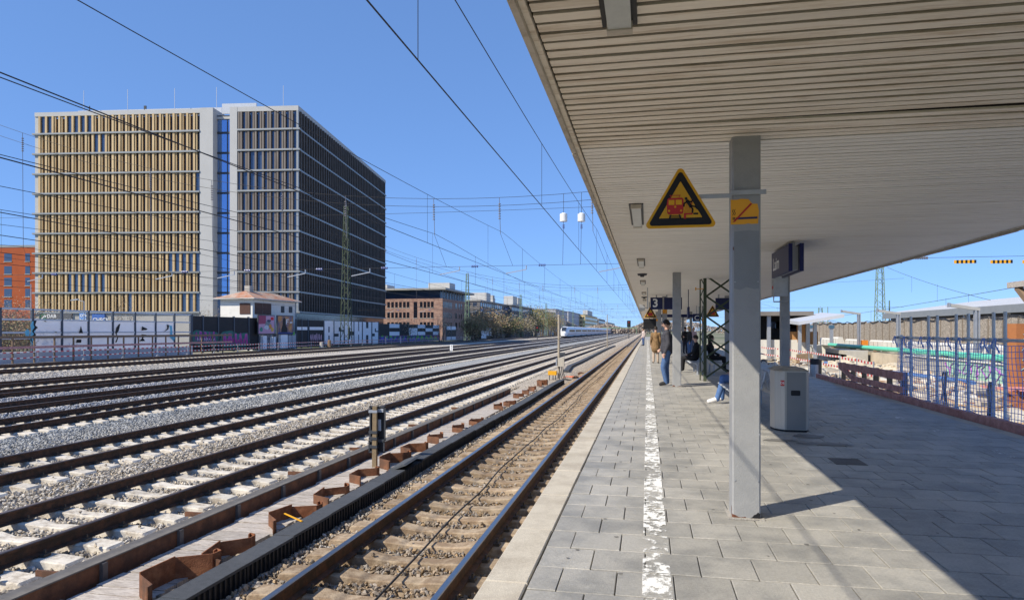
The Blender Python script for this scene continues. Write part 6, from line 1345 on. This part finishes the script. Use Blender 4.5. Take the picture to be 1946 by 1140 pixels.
# low row of sheet piles and pump gear in the trench, planks, pipes
t = thing('trench_sheeting', 'low rusty sheet pile row in the trench behind the blue net', 'sheet piling', (11.5, 19, SZ)); y = 14.5
while y < 25: MB().prism([(0,0),(.02,0),(.16,.12),(.36,.12),(.5,0),(.52,0),(.52,.02),(.5,.02),(.37,.14),(.15,.14),(.02,.02),(0,.02)], (11.5, y, SZ-.3), (0,1,0), (-1,0,0), (0,0,.72)).build('pile', rust, t); y += .53
tag(MB().box(7.2, 11.0, 9.5, 19.5, SZ-.1, SZ+.14).box(7.4, 10.8, 9.7, 19.3, SZ+.14, SZ+.16).build('concrete_slab', M('fresh_concrete', (.70,.69,.66), .85, .05, 1), base=(9,14,SZ)), 'fresh white concrete slab in the pit behind the blue net', 'slab')
t = thing('pump', 'blue grey pump with valve and hoses in the pit behind the blue net', 'pump', (9.6, 16.2, SZ)); bgr = M('pump_blue', (.17,.22,.32), .5, .2, 4)
MB().cyl((9.6,16.2,SZ+.16),(9.6,16.2,SZ+.9),.16,.13,12).cyl((9.6,16.2,SZ+.9),(9.6,16.2,SZ+1.0),.24,n=12).cyl((9.6,16.2,SZ+1.0),(9.6,16.2,SZ+1.3),.12,n=10).cyl((9.3,16.2,SZ+1.2),(9.9,16.2,SZ+1.2),.09,n=10).build('body', bgr, t)
MB().tube([(9.6,16.2,SZ+1.25),(9.9,16.2,SZ+1.35),(10.3,16.1,SZ+.9),(10.4,16.0,SZ+.2)], .09, 8).build('hose', plastic_blk, t); MB().cyl((8.9,15.2,SZ+.3),(9.2,15.6,SZ+.3),.17,n=14).build('motor', M('motor_sand', (.5,.45,.36)), t)
for i, (px, X, lb) in enumerate(((1733, 10.2, 'dark upright hose bundle in the pit, left one'), (1795, 9.9, 'dark upright hose bundle in the pit, middle one'), (1880, 9.2, 'dark upright hose bundle in the pit, beside the pump'))):
    a = onX(px, 700, X); mb = MB()
    for k in range(5): dx = random.uniform(-.06,.06); mb.tube([(X+dx*2, a.y, SZ+.0),(X+dx, a.y+dx, SZ+.5),(X+dx*.9, a.y-dx, SZ+.9),(X+dx*1.2, a.y-.08, SZ+1.15)], .03, 5)
    tag(mb.build('hose_bundle', M('hose_navy', (.03,.04,.07), .5, .2, 4), base=(X,a.y,SZ)), lb, 'hoses')
t = thing('plank_pile', 'pile of pinkish painted planks in the pit behind the blue net', 'plank pile', (12.8, 24, SZ)); r_ = random.Random(2); pk = M('plank_pink', (.52,.22,.19), .8, .2, 3, orand=.15)
for k in range(22):
    a = r_.uniform(-.7,.7)+1.57; c = Vector((12.6+r_.uniform(-.9,.9), 23.5+r_.uniform(-2.6,2.6), SZ+.12+k*.028)); d = Vector((math.cos(a), math.sin(a), r_.uniform(-.06,.06)))*r_.uniform(.9,1.7); MB().bar(c-d, c+d, .2, .04).build('plank', pk, t)
def pipe(name, label, pts, r, mat, cat='pipe'): return tag(MB().tube(pts, r, 8).build(name, mat, base=pts[0]), label, cat)
pb = M('pipe_blue', (.10,.19,.42), .5, .1, 3)
pipe('blue_pipe', 'long blue pipe lying across the sand toward the pit', [onz(px, py, SZ+.2) for px, py in ((1568,689),(1600,694),(1640,700),(1690,707),(1740,713),(1800,720),(1850,728))], .11, pb)
pipe('light_blue_pipe', 'light blue pipe on the sand behind the litter bin', [onz(px, py, SZ+.25) for px, py in ((1517,683),(1535,684),(1551,686))], .14, M('pipe_sky', (.15,.45,.62), .5, .05, 3))
pipe('orange_pipe', 'short orange pipe lying in front of the graffiti on the old platform', [(14.6,18.2,SZ+.3),(14.3,19.8,SZ+.35),(14.0,21.6,SZ+.4)], .09, M('pipe_orange', (.75,.25,.08), .5, .1, 3))
pipe('red_pipe', 'thin red pipe in the sand behind the timber barrier', [onz(px, py, SZ+.1) for px, py in ((1620,722),(1650,728),(1690,735),(1740,742))], .06, M('pipe_red', (.62,.07,.04), .5, .1, 3))
pipe('black_hose', 'looped black hose beside the timber barrier end', [Vector((6.6,24.6,-.6))+Vector((.15*k*.05, .55*math.cos(k*.5), .45*math.sin(k*.5))) for k in range(22)], .05, plastic_blk, 'hose')
pipe('red_pipe_pit', 'thin red pipe running along the pit under the blue net', [onz(px, py, SZ+.2) for px, py in ((1770,770),(1810,778),(1850,786))], .05, M('pipe_red', (.62,.07,.04)))
# small bin on a post with tape barriers on the sand
a = onz(1558, 745, SZ); t = thing('bin_on_post', 'small grey waste bin on a wooden post on the sand', 'bin', a)
MB().bar(a-Vector((0,0,.2)), a+Vector((0,0,1.35)), .12).build('post', timber_br, t); MB().cyl(a+Vector((-.22,0,.65)), a+Vector((-.22,0,1.15)), .17, n=12).build('bin_body', galv, t); MB().cyl(a+Vector((-.2,0,1.15)), a+Vector((-.2,0,1.38)), .19, n=12).build('bin_hood', plastic_blk, t)
tx = lambda L, z=SZ: [onz(px, py, z) for px, py in L]
tape_run('tape_barrier', 'red and white tape barrier across the sand left of the small bin', tx(((1445,690),(1473,695),(1497,699),(1537,709),(1596,726))), (.75, 1.25), .03, .1)
tape_run('tape_barrier', 'short red and white tape barrier right of the small bin', tx(((1596,728),(1628,738),(1660,750))), (.75, 1.25), .03, .1)
wb = thing('site_barrier', 'row of white plastic site barriers left of the second right column', 'barrier', onz(1468, 682, SZ))
for k in range(10):
    a = onz(1440+k*6.2, 679+k*.5, SZ); MB().box(a.x-.4, a.x+.02, a.y-.1, a.y+.1, SZ, SZ+.95).build('barrier_element', white_paint, wb)
r_ = random.Random(12)
for k, (px, py, s, lb) in enumerate(((1500,676,1.3,'pale concrete cube lying beside the right column'),(1520,672,1.6,'grey concrete slab leaning by the site posts'),(1545,668,1.4,'white concrete block with blue clamp on top'),(1462,662,1.5,'pale concrete rubble block left of the column'),(1565,672,1.2,'pinkish concrete block at the end of the green pipe'),(1440,668,1.6,'large pale concrete block at the edge of the near column'),(1528,690,.9,'small yellowish lumber heap on the sand'))):
    a = onz(px, py, SZ); mb = MB(); ang = r_.uniform(-.3,.3); ca, sa = math.cos(ang)*s*.6, math.sin(ang)*s*.6; mb.obox(a+Vector((0,0,s*.4)), (ca,sa,.05), (-sa,ca,0), (0,-.05,s*.42)); mb.obox(a+Vector((ca*.9,-sa,s*.22)), (ca*.4,sa*.3,0), (-sa*.5,ca*.6,0), (0,0,s*.22)); tag(mb.build('concrete_lump', slab if k != 6 else timber_br, base=a), lb, 'concrete block')
# timber workshop hut and open shelter roofs far back
a = onz(1480, 668, -1.0); t = thing('site_shelter', 'open shelter with dark interior and low metal roof beyond the site', 'shelter', (a.x, a.y, SZ)); yS = 62.
x0, x1 = onY(1425,600,yS).x, onY(1535,600,yS).x; zr = onY(1480,600,yS).z; z0_ = onY(1480,650,yS).z
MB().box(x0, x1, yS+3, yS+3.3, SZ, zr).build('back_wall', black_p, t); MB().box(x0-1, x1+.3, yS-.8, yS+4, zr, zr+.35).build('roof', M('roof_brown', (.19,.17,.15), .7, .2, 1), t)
for f in (0,.33,.62,1): x = x0+(x1-x0)*f; MB().box(x-.15, x+.15, yS-.1, yS+.2, SZ, zr).build('post', galv, t)
wd_ = M('wood_orange', (.42,.22,.09), .8, .2, 1); MB().box(x0+3.2, x0+5.6, yS+.3, yS+.5, z0_-.2, z0_+.9).build('timber_panel', wd_, t); MB().box(x1-.8, x1, yS+.2, yS+.5, z0_, zr).build('timber_panel', wd_, t); MB().box(x0, x1, yS+.21, yS+.29, z0_-1.5, z0_+.2).build('parapet', slab, t)
for f in (.42,.56,.72,.85): x = x0+(x1-x0)*f; MB().box(x, x+1.5, yS+2.9, yS+2.98, z0_+1.2, zr-.5).build('window', win_blue, t)
t = thing('tilted_roof', 'tilted pale metal roof panel rising right of the open shelter', 'roof', (22, 58, SZ)); a, b_ = onY(1508,612,58), onY(1591,598,58)
MB().add([(a.x,56,a.z),(b_.x,56,b_.z),(b_.x,63,b_.z+.3),(a.x,63,a.z+.3),(a.x,56,a.z-.25),(b_.x,56,b_.z-.25),(b_.x,63,b_.z),(a.x,63,a.z)], [(0,1,2,3),(7,6,5,4),(0,4,5,1),(1,5,6,2),(2,6,7,3),(3,7,4,0)]).build('roof_panel', rp, t)
for f in (.15,.5): x = a.x+(b_.x-a.x)*f; MB().box(x-.12, x+.12, 58, 58.25, SZ, a.z+(b_.z-a.z)*f-.22).build('post', galv, t)
a = onX(1921,537,9.6); t = thing('jib_beam', 'pale wooden beam end with brace jutting in at the right picture edge', 'beam', a)
b_ = onX(2010,537,9.6); MB().box(9.5, 9.7, b_.y-1, a.y, a.z-.15, a.z+.0).build('beam', timber_grey, t); MB().bar((9.6, a.y-.35, a.z-.15), (9.6, a.y-1.3, a.z-.85), .14).build('brace', timber_br, t); MB().box(9.5, 9.7, a.y-1.45, a.y-1.25, SZ, a.z-.151).build('post', timber_br, t)
# edge beam, timber barrier and scaffold net fence at the platform edge
XE = 5.62; EB = thing('edge_beam', 'reddish timber beam along the right platform edge', 'beam', (XE, 14, -.15)); y = 4.
while y < 24.5: MB().box(XE-.06, XE+.06, y+.004, min(y+3.0,24.5)-.004, -.16, .10+random.uniform(-.008,.008)).build('beam_length', timber_red, EB); y += 3.0
MB().box(PR+.005, XE-.065, 4, 24.5, -.2, -.09).build('packing', timber_grey, EB)
y0_, y1_ = onX(1713,700,XE).y, onX(1592,700,XE).y; TB = thing('timber_barrier', 'reddish timber board barrier left of the blue net', 'barrier', (XE, (y0_+y1_)/2, -.1))
for f in np.linspace(.03,.97,6): yy = y0_+(y1_-y0_)*f; MB().box(XE+.07, XE+.17, yy-.05, yy+.05, -.8, .60).build('post', timber_br, TB)
MB().box(XE+.01, XE+.065, y0_, y1_, .42, .60).build('board', timber_red, TB); MB().box(XE+.01, XE+.065, y0_, y0_+(y1_-y0_)*.72, .14, .28).build('board', timber_red, TB); MB().bar((XE+.038,y0_+(y1_-y0_)*.72,.2),(XE+.038,y1_,.5),.05,.15).build('board', timber_red, TB)
NF = thing('net_fence', 'scaffold tube fence hung with blue safety net at the right platform edge', 'fence', (XE, 12, 0)); XN = XE+.14
tube_m = M('tube_steel', (.62,.63,.63), .55, .1, 6); ys_ = [onX(px, HYP, XN).y for px in (1713,1731,1764,1781,1817,1840,1888,1910)] + [9.9, 9.2, 8.2]
for i, yy in enumerate(ys_): MB().cyl((XN,yy,-.75),(XN,yy,1.86 if i else 1.45),.028,n=8).build('upright', tube_m, NF)
for z, x in ((1.39,-.05),(.06,-.05)): MB().cyl((XN+x,7.5,z),(XN+x,ys_[0]+.25,z),.026,n=8).build('rail', tube_m, NF)
for yy in ys_:
    for z in (1.39,.06): MB().box(XN-.085,XN+.035,yy-.04,yy+.04,z-.035,z+.035).build('coupler', galv, NF)
netm = M('net_blue', (.24,.38,.78), .6, .1, 5); net = MB(); nx = XN-.09; ny = np.arange(7.5, ys_[0]+.1, .105); nz = np.arange(.05, 1.4, .1)
def nb(y, z): return (nx + .03*math.sin(y*2.1+z*3), y + .012*math.sin(z*9+y*3), z - .05*math.sin(y*1.7)**2*(z/1.4) + .01*math.sin(y*7))
for y in ny: net.tube([nb(y, z) for z in nz], .0062, 3)
for z in nz: net.tube([nb(y, z) for y in ny], .0062, 3)
net.build('safety_net', netm, NF)
for k, yy in enumerate(ys_):
    mb = MB(); mb.tube([(nx-.01,yy+.1,1.42),(nx-.03,yy+.05,1.30),(nx,yy-.02,1.18)], .013, 5).tube([(nx-.01,yy+.14,1.42),(nx-.03,yy+.2,1.3),(nx,yy+.26,1.25)], .011, 5); mb.build('tie_rope', netm, NF)
# loose building debris strewn over the site
db_ = {k: MB() for k in 'wcsb'}; r_ = random.Random(77)
for k in range(520):
    X = r_.uniform(8.2, 16.0); Y = r_.uniform(13, 62); z = SZ + r_.uniform(.05,.14); a = r_.uniform(0, 3.14); kind = r_.choice('wwccccsb'); s = r_.uniform(.06,.22)
    if kind in 'wb': L = r_.uniform(.4,1.5); d = Vector((math.cos(a)*L/2, math.sin(a)*L/2, r_.uniform(-.05,.12))); c = Vector((X,Y,z+.06)); db_[kind].bar(c-d, c+d, .12 if kind == 'w' else .035, .03)
    else: db_[kind].obox((X,Y,z), (s*math.cos(a),s*math.sin(a),0), (-s*.7*math.sin(a),s*.7*math.cos(a),s*.2), (0,-s*.1,s*.6))
for k in range(130):
    X = r_.uniform(16.8, 18.4); Y = r_.uniform(24, 58); s = r_.uniform(.08,.25); a = r_.uniform(0,3); db_[r_.choice('csw')].obox((X,Y,s*.5), (s*math.cos(a),s*math.sin(a),0), (-s*.7*math.sin(a),s*.7*math.cos(a),0), (0,0,s*.5))
for kk, m_, lb in (('w', M('scrap_wood', (.42,.29,.17), .85, .3, 3), 'scattered scrap boards on the construction sand'), ('c', slab, 'scattered broken concrete on the construction sand'), ('s', M('scrap_dark', (.13,.125,.13), .8, .3, 3), 'scattered dark rubble on the construction sand'), ('b', rust, 'scattered rusty bars on the construction sand')):
    tag(db_[kk].build('site_debris', m_), lb, 'debris', kind='stuff')
# ================================================================== people
def person(label, loc, rz, pose, cols, vox=.016, hair_col=(.03,.022,.016), scale=1., bald=False, extra=None, sunglasses=False, long_hair=False):
    """pose: joints in local metres, facing -y. One voxel-merged body; clothes are material regions of it, hair is a child."""
    t = thing('person', label, 'person', loc, rz, 'people waiting on the platform'); J = {k: Vector(v) for k, v in pose.items()}
    segs = []      # (p, q, rp, rq, region, flattening)
    def seg(a, b_, ra, rb, reg): segs.append((J[a] if isinstance(a, str) else Vector(a), J[b_] if isinstance(b_, str) else Vector(b_), ra, rb, reg))
    seg('pelvis','waist',.145,.135,'top'); seg('waist','chest',.135,.16,'top'); seg('chest','neck',.14,.075,'top'); seg('neck','headb',.058,.058,'skin')
    up = (J['headb']-J['neck']).normalized()
    for s in 'LR':
        seg('chest','sh'+s,.11,.082,'top'); seg('sh'+s,'el'+s,.07,.056,'top'); seg('el'+s,'wr'+s,.054,.042,'top'); seg('wr'+s,'ha'+s,.032,.038,'skin')
        seg('pelvis','hip'+s,.13,.105,'leg'); seg('hip'+s,'kn'+s,.105,.075,'leg'); seg('kn'+s,'an'+s,.072,.055,'leg'); seg('an'+s,'toe'+s,.052,.045,'shoe')
        hd = (J['ha'+s]-J['wr'+s]).normalized(); sd = hd.cross(Vector((0,1,0)));
        if sd.length < .1: sd = Vector((1,0,0))
        sd.normalize(); fw = hd.cross(sd).normalized()
        for k in range(4):
            b0 = J['ha'+s] + fw*(-.027+.018*k); L = (.075,.085,.08,.062)[k]; m_ = b0 + hd*L*.55 + sd*.01; segs.append((b0, m_, .010, .0095, 'skin')); segs.append((m_, m_+hd*L*.4+sd*.025, .0095, .008, 'skin'))
        segs.append((J['wr'+s]+hd*.03+fw*.02, J['wr'+s]+hd*.085+fw*.055, .013, .010, 'skin'))
    if extra:
        for a, b_, ra, rb, reg in extra: seg(a, b_, ra, rb, reg)
    mb = MB()
    for p, q, ra, rb, reg in segs:
        mb.cyl(p, q, ra, rb, 12)
        for c, r_ in ((p, ra), (q, rb)):
            d = max(r_, .006)
            for sgn_ in (1,):
                vs, fs = [], []; N1, N2 = 5, 10
                for i in range(N1+1):
                    for j in range(N2): ph = math.pi*i/N1; th_ = 2*math.pi*j/N2; vs.append(c + Vector((math.sin(ph)*math.cos(th_), math.sin(ph)*math.sin(th_), math.cos(ph)))*d)
                for i in range(N1):
                    for j in range(N2): fs.append((i*N2+j, i*N2+(j+1)%N2, (i+1)*N2+(j+1)%N2, (i+1)*N2+j))
                mb.add(vs, fs)
    # head: shaped ellipsoid with brow, nose, jaw and ears, looking along 'face'
    face = Vector(pose.get('face', (0,-1,0))).normalized(); hup = Vector((0,0,1)); hs_ = face.cross(hup).normalized(); hc = J['headb'] + Vector((0,0,.115)) + face*.015
    vs, fs = [], []; N1, N2 = 14, 20
    for i in range(N1+1):
        for j in range(N2):
            ph = math.pi*i/N1; th_ = 2*math.pi*j/N2; z = math.cos(ph); x = math.sin(ph)*math.cos(th_); y_ = math.sin(ph)*math.sin(th_)   # y_ = forward
            wz = .118; wx = .078*(1-.22*max(0,-z)); wy = .098*(1-.12*max(0,-z))
            f = y_*wy + (.012 if (y_ > .8 and -.35 < z < -.02 and abs(x) < .22) else 0) + (.012*max(0,-z)*max(0,y_)) - (.006 if (y_ > .6 and .02 < z < .25 and .2 < abs(x) < .6) else 0)
            vs.append(hc + hs_*(x*wx) + face*f + hup*(z*wz))
    for i in range(N1):
        for j in range(N2): fs.append((i*N2+j, i*N2+(j+1)%N2, (i+1)*N2+(j+1)%N2, (i+1)*N2+j))
    mb.add(vs, fs)
    mb.cyl(hc+face*.09+hup*.0, hc+face*.118-hup*.03, .008, .014, 8)
    for sg in (-1,1): mb.cyl(hc+hs_*sg*.074-hup*.01, hc+hs_*sg*.088-hup*.005, .028, .022, 8)
    ob = bpy.data.objects.new('b', mb.mesh('b', MATS['concrete'])); C.objects.link(ob); md = ob.modifiers.new('r','REMESH'); md.mode = 'VOXEL'; md.voxel_size = vox; sm = ob.modifiers.new('s','SMOOTH'); sm.iterations = 3; sm.factor = .5
    me = bpy.data.meshes.new_from_object(ob.evaluated_get(bpy.context.evaluated_depsgraph_get())); bpy.data.objects.remove(ob)
    me.materials.clear(); regs = ['skin','top','leg','shoe']; 
    for r_ in regs: me.materials.append(cols[r_])
    cen = np.zeros(len(me.polygons)*3); me.polygons.foreach_get('center', cen); cen = cen.reshape(-1,3); best = np.full(len(cen), 9.); idx = np.zeros(len(cen), int)
    for p, q, ra, rb, reg in segs + [(hc-hup*.05, hc+hup*.03, .1, .1, 'skin')]:
        p, q = np.array(p), np.array(q); d = q-p; L2 = max((d**2).sum(), 1e-9); f = np.clip(((cen-p)@d)/L2, 0, 1); dist = np.linalg.norm(cen-(p+f[:,None]*d), axis=1) - (ra+(rb-ra)*f); w_ = dist < best; best[w_] = dist[w_]; idx[w_] = regs.index(reg)
    me.polygons.foreach_set('material_index', idx.astype(np.int32)); me.polygons.foreach_set('use_smooth', [True]*len(me.polygons)); me.update()
    body = bpy.data.objects.new('body', me); C.objects.link(body); body.parent = t
    # hair
    hm = M('hair_%02d' % int(hair_col[0]*100), hair_col, .7, .3, 40); hb = MB(); vs, fs = [], []
    for i in range(9):
        for j in range(18):
            ph = math.pi*.56*i/8; th_ = 2*math.pi*j/18; y_ = math.sin(ph)*math.sin(th_); lim = 1. if y_ < .3 else max(.45, 1-.55*(y_-.3)); ph *= lim; z = math.cos(ph); x = math.sin(ph)*math.cos(th_); y_ = math.sin(ph)*math.sin(th_)
            k = 1.09 + .03*math.sin(j*5+i*3); vs.append(hc + hs_*(x*.08*k) + face*(y_*.098*k-.006) + hup*(z*.12*k))
    for i in range(8):
        for j in range(18): fs.append((i*18+j, i*18+(j+1)%18, (i+1)*18+(j+1)%18, (i+1)*18+j))
    hb.add(vs, fs)
    if long_hair: hb.cyl(hc-face*.05-hup*.0, hc-face*.06-hup*.22, .085, .06, 10)
    hb.build('hair', hm, t, rel=False, smooth=True)
    fe = MB()
    for sg in (-1,1): fe.obox(hc+hs_*sg*.032+face*.088+hup*.012, hs_*.014, face*.006, hup*.006)
    fe.build('eyes', M('eye_dark', (.03,.02,.02), .4), t, rel=False); MB().obox(hc+face*.098-hup*.058, hs_*.022, face*.004, hup*.005).build('mouth', M('lip', (.35,.14,.11), .6), t, rel=False)
    if sunglasses:
        g_ = MB()
        for sg in (-1,1): g_.obox(hc+hs_*sg*.035+face*.096+hup*.014, hs_*.027, face*.005, hup*.019); g_.bar(hc+hs_*sg*.075+face*.09+hup*.016, hc+hs_*sg*.086-face*.02+hup*.012, .006)
        g_.build('sunglasses', black_p, t, rel=False)
    t.scale = (scale,)*3
    return t
def stand(lean=0., armsL=None, armsR=None, face=(0,-1,0), legs=None):
    P = dict(pelvis=(0,0,.94), waist=(0,0,1.10), chest=(0,0,1.32), neck=(0,.01,1.47), headb=(0,-.005,1.55), face=face)
    for s, sg in (('L',1),('R',-1)):
        P['sh'+s] = (sg*.165,0,1.41); P['el'+s] = (sg*.225,.03,1.13); P['wr'+s] = (sg*.225,-.06,.90); P['ha'+s] = (sg*.22,-.08,.83)
        P['hip'+s] = (sg*.085,0,.90); P['kn'+s] = (sg*.095,-.01,.50); P['an'+s] = (sg*.10,.02,.085); P['toe'+s] = (sg*.125,-.14,.045)
    P.update(armsL or {}); P.update(armsR or {}); P.update(legs or {}); return P
def clothes(top, leg, shoe=(.03,.03,.032), skin=(.52,.32,.24)):
    f = lambda n_, c, **k: M('%s_%02d%02d%02d' % (n_, int(c[0]*99), int(c[1]*99), int(c[2]*99)), c, .85, .18, 9, .5, 14, **k)
    return dict(top=f('cloth', top), leg=f('trousers', leg), shoe=f('shoe', shoe), skin=M('skin', skin, .5, .06, 8))
denim = (.07,.13,.27)
# man leaning on the second column, facing the tracks (-x)
p = onz(1270, 733, 0); P = stand(armsR={'wrR':(-.2,-.16,.98),'haR':(-.15,-.2,.93)}, legs={'knL':(.1,-.10,.50),'anL':(.09,-.02,.085),'toeL':(.1,-.17,.045)})
person('man in dark jacket, jeans and sunglasses leaning on the second column', (COLX[0]-.26, 19.72, 0), R(-90), P, clothes((.055,.055,.068), denim), .011, scale=1.04, sunglasses=True, extra=[('pelvis','waist',.165,.165,'top')])
p = onz(1246, 690, 0); person('man with dark hair in a long brown coat standing with his back to us', (p.x, p.y, 0), R(180), stand(), clothes((.22,.135,.065), (.42,.33,.26)), .014, scale=.98, extra=[((0,0,.70),'waist',.215,.165,'top'),((0,0,.78),(0,0,.95),.2,.18,'top')])
p = onz(1213+22-1, 657, 0); person('person in pale top and blue trousers far along the platform', (p.x-.6, p.y, 0), R(-60), stand(), clothes((.5,.42,.40), (.05,.09,.2)), .02)
p = onz(1310, 679, 0); person('woman with long blond hair in a black jacket and jeans', (p.x, p.y, 0), R(-70), stand(armsR={'wrR':(-.12,-.25,1.15),'haR':(-.1,-.3,1.18)}), clothes((.02,.025,.03), denim), .018, (.42,.28,.12), long_hair=True)
p = onz(1318, 668, 0); person('woman with reddish blond hair in a pink top farther back', (p.x, p.y, 0), R(20), stand(), clothes((.48,.34,.35), (.12,.13,.18)), .02, (.38,.17,.08), long_hair=True)
def sit(face=(0,-1,0)):
    P = dict(pelvis=(0,.0,.54), waist=(0,.05,.70), chest=(0,.06,.92), neck=(0,.04,1.07), headb=(0,.02,1.15), face=face)
    for s, sg in (('L',1),('R',-1)):
        P['sh'+s] = (sg*.165,.04,1.01); P['el'+s] = (sg*.23,-.02,.76); P['wr'+s] = (sg*.14,-.24,.66); P['ha'+s] = (sg*.1,-.29,.64)
        P['hip'+s] = (sg*.085,-.02,.53); P['kn'+s] = (sg*.11,-.44,.53); P['an'+s] = (sg*.11,-.46,.10); P['toe'+s] = (sg*.12,-.62,.05)
    return P
p = onz(1357, 765, 0); Q = sit(); Q.update({'anL':(.11,-.58,.10),'toeL':(.12,-.75,.05)})
person('seated person in blue jeans and white trainers half hidden by the nearest column', (p.x+.62, p.y-.1, 0), R(-90), Q, clothes((.05,.06,.08), (.075,.15,.33), (.72,.70,.68)), .011)
person('seated person in black on the far bench, left one', (1.75, 26.2, 0), R(-100), sit(), clothes((.012,.012,.014), (.015,.015,.018)), .018)
person('seated person in black on the far bench, right one', (2.35, 26.4, 0), R(90), sit(), clothes((.012,.012,.014), (.015,.015,.018)), .018, (.02,.015,.012), long_hair=True)
p = onz(1302, 672, 0); person('dark clothed person behind the blond woman', (p.x, p.y, 0), R(150), stand(), clothes((.015,.015,.018), (.02,.02,.03)), .02)
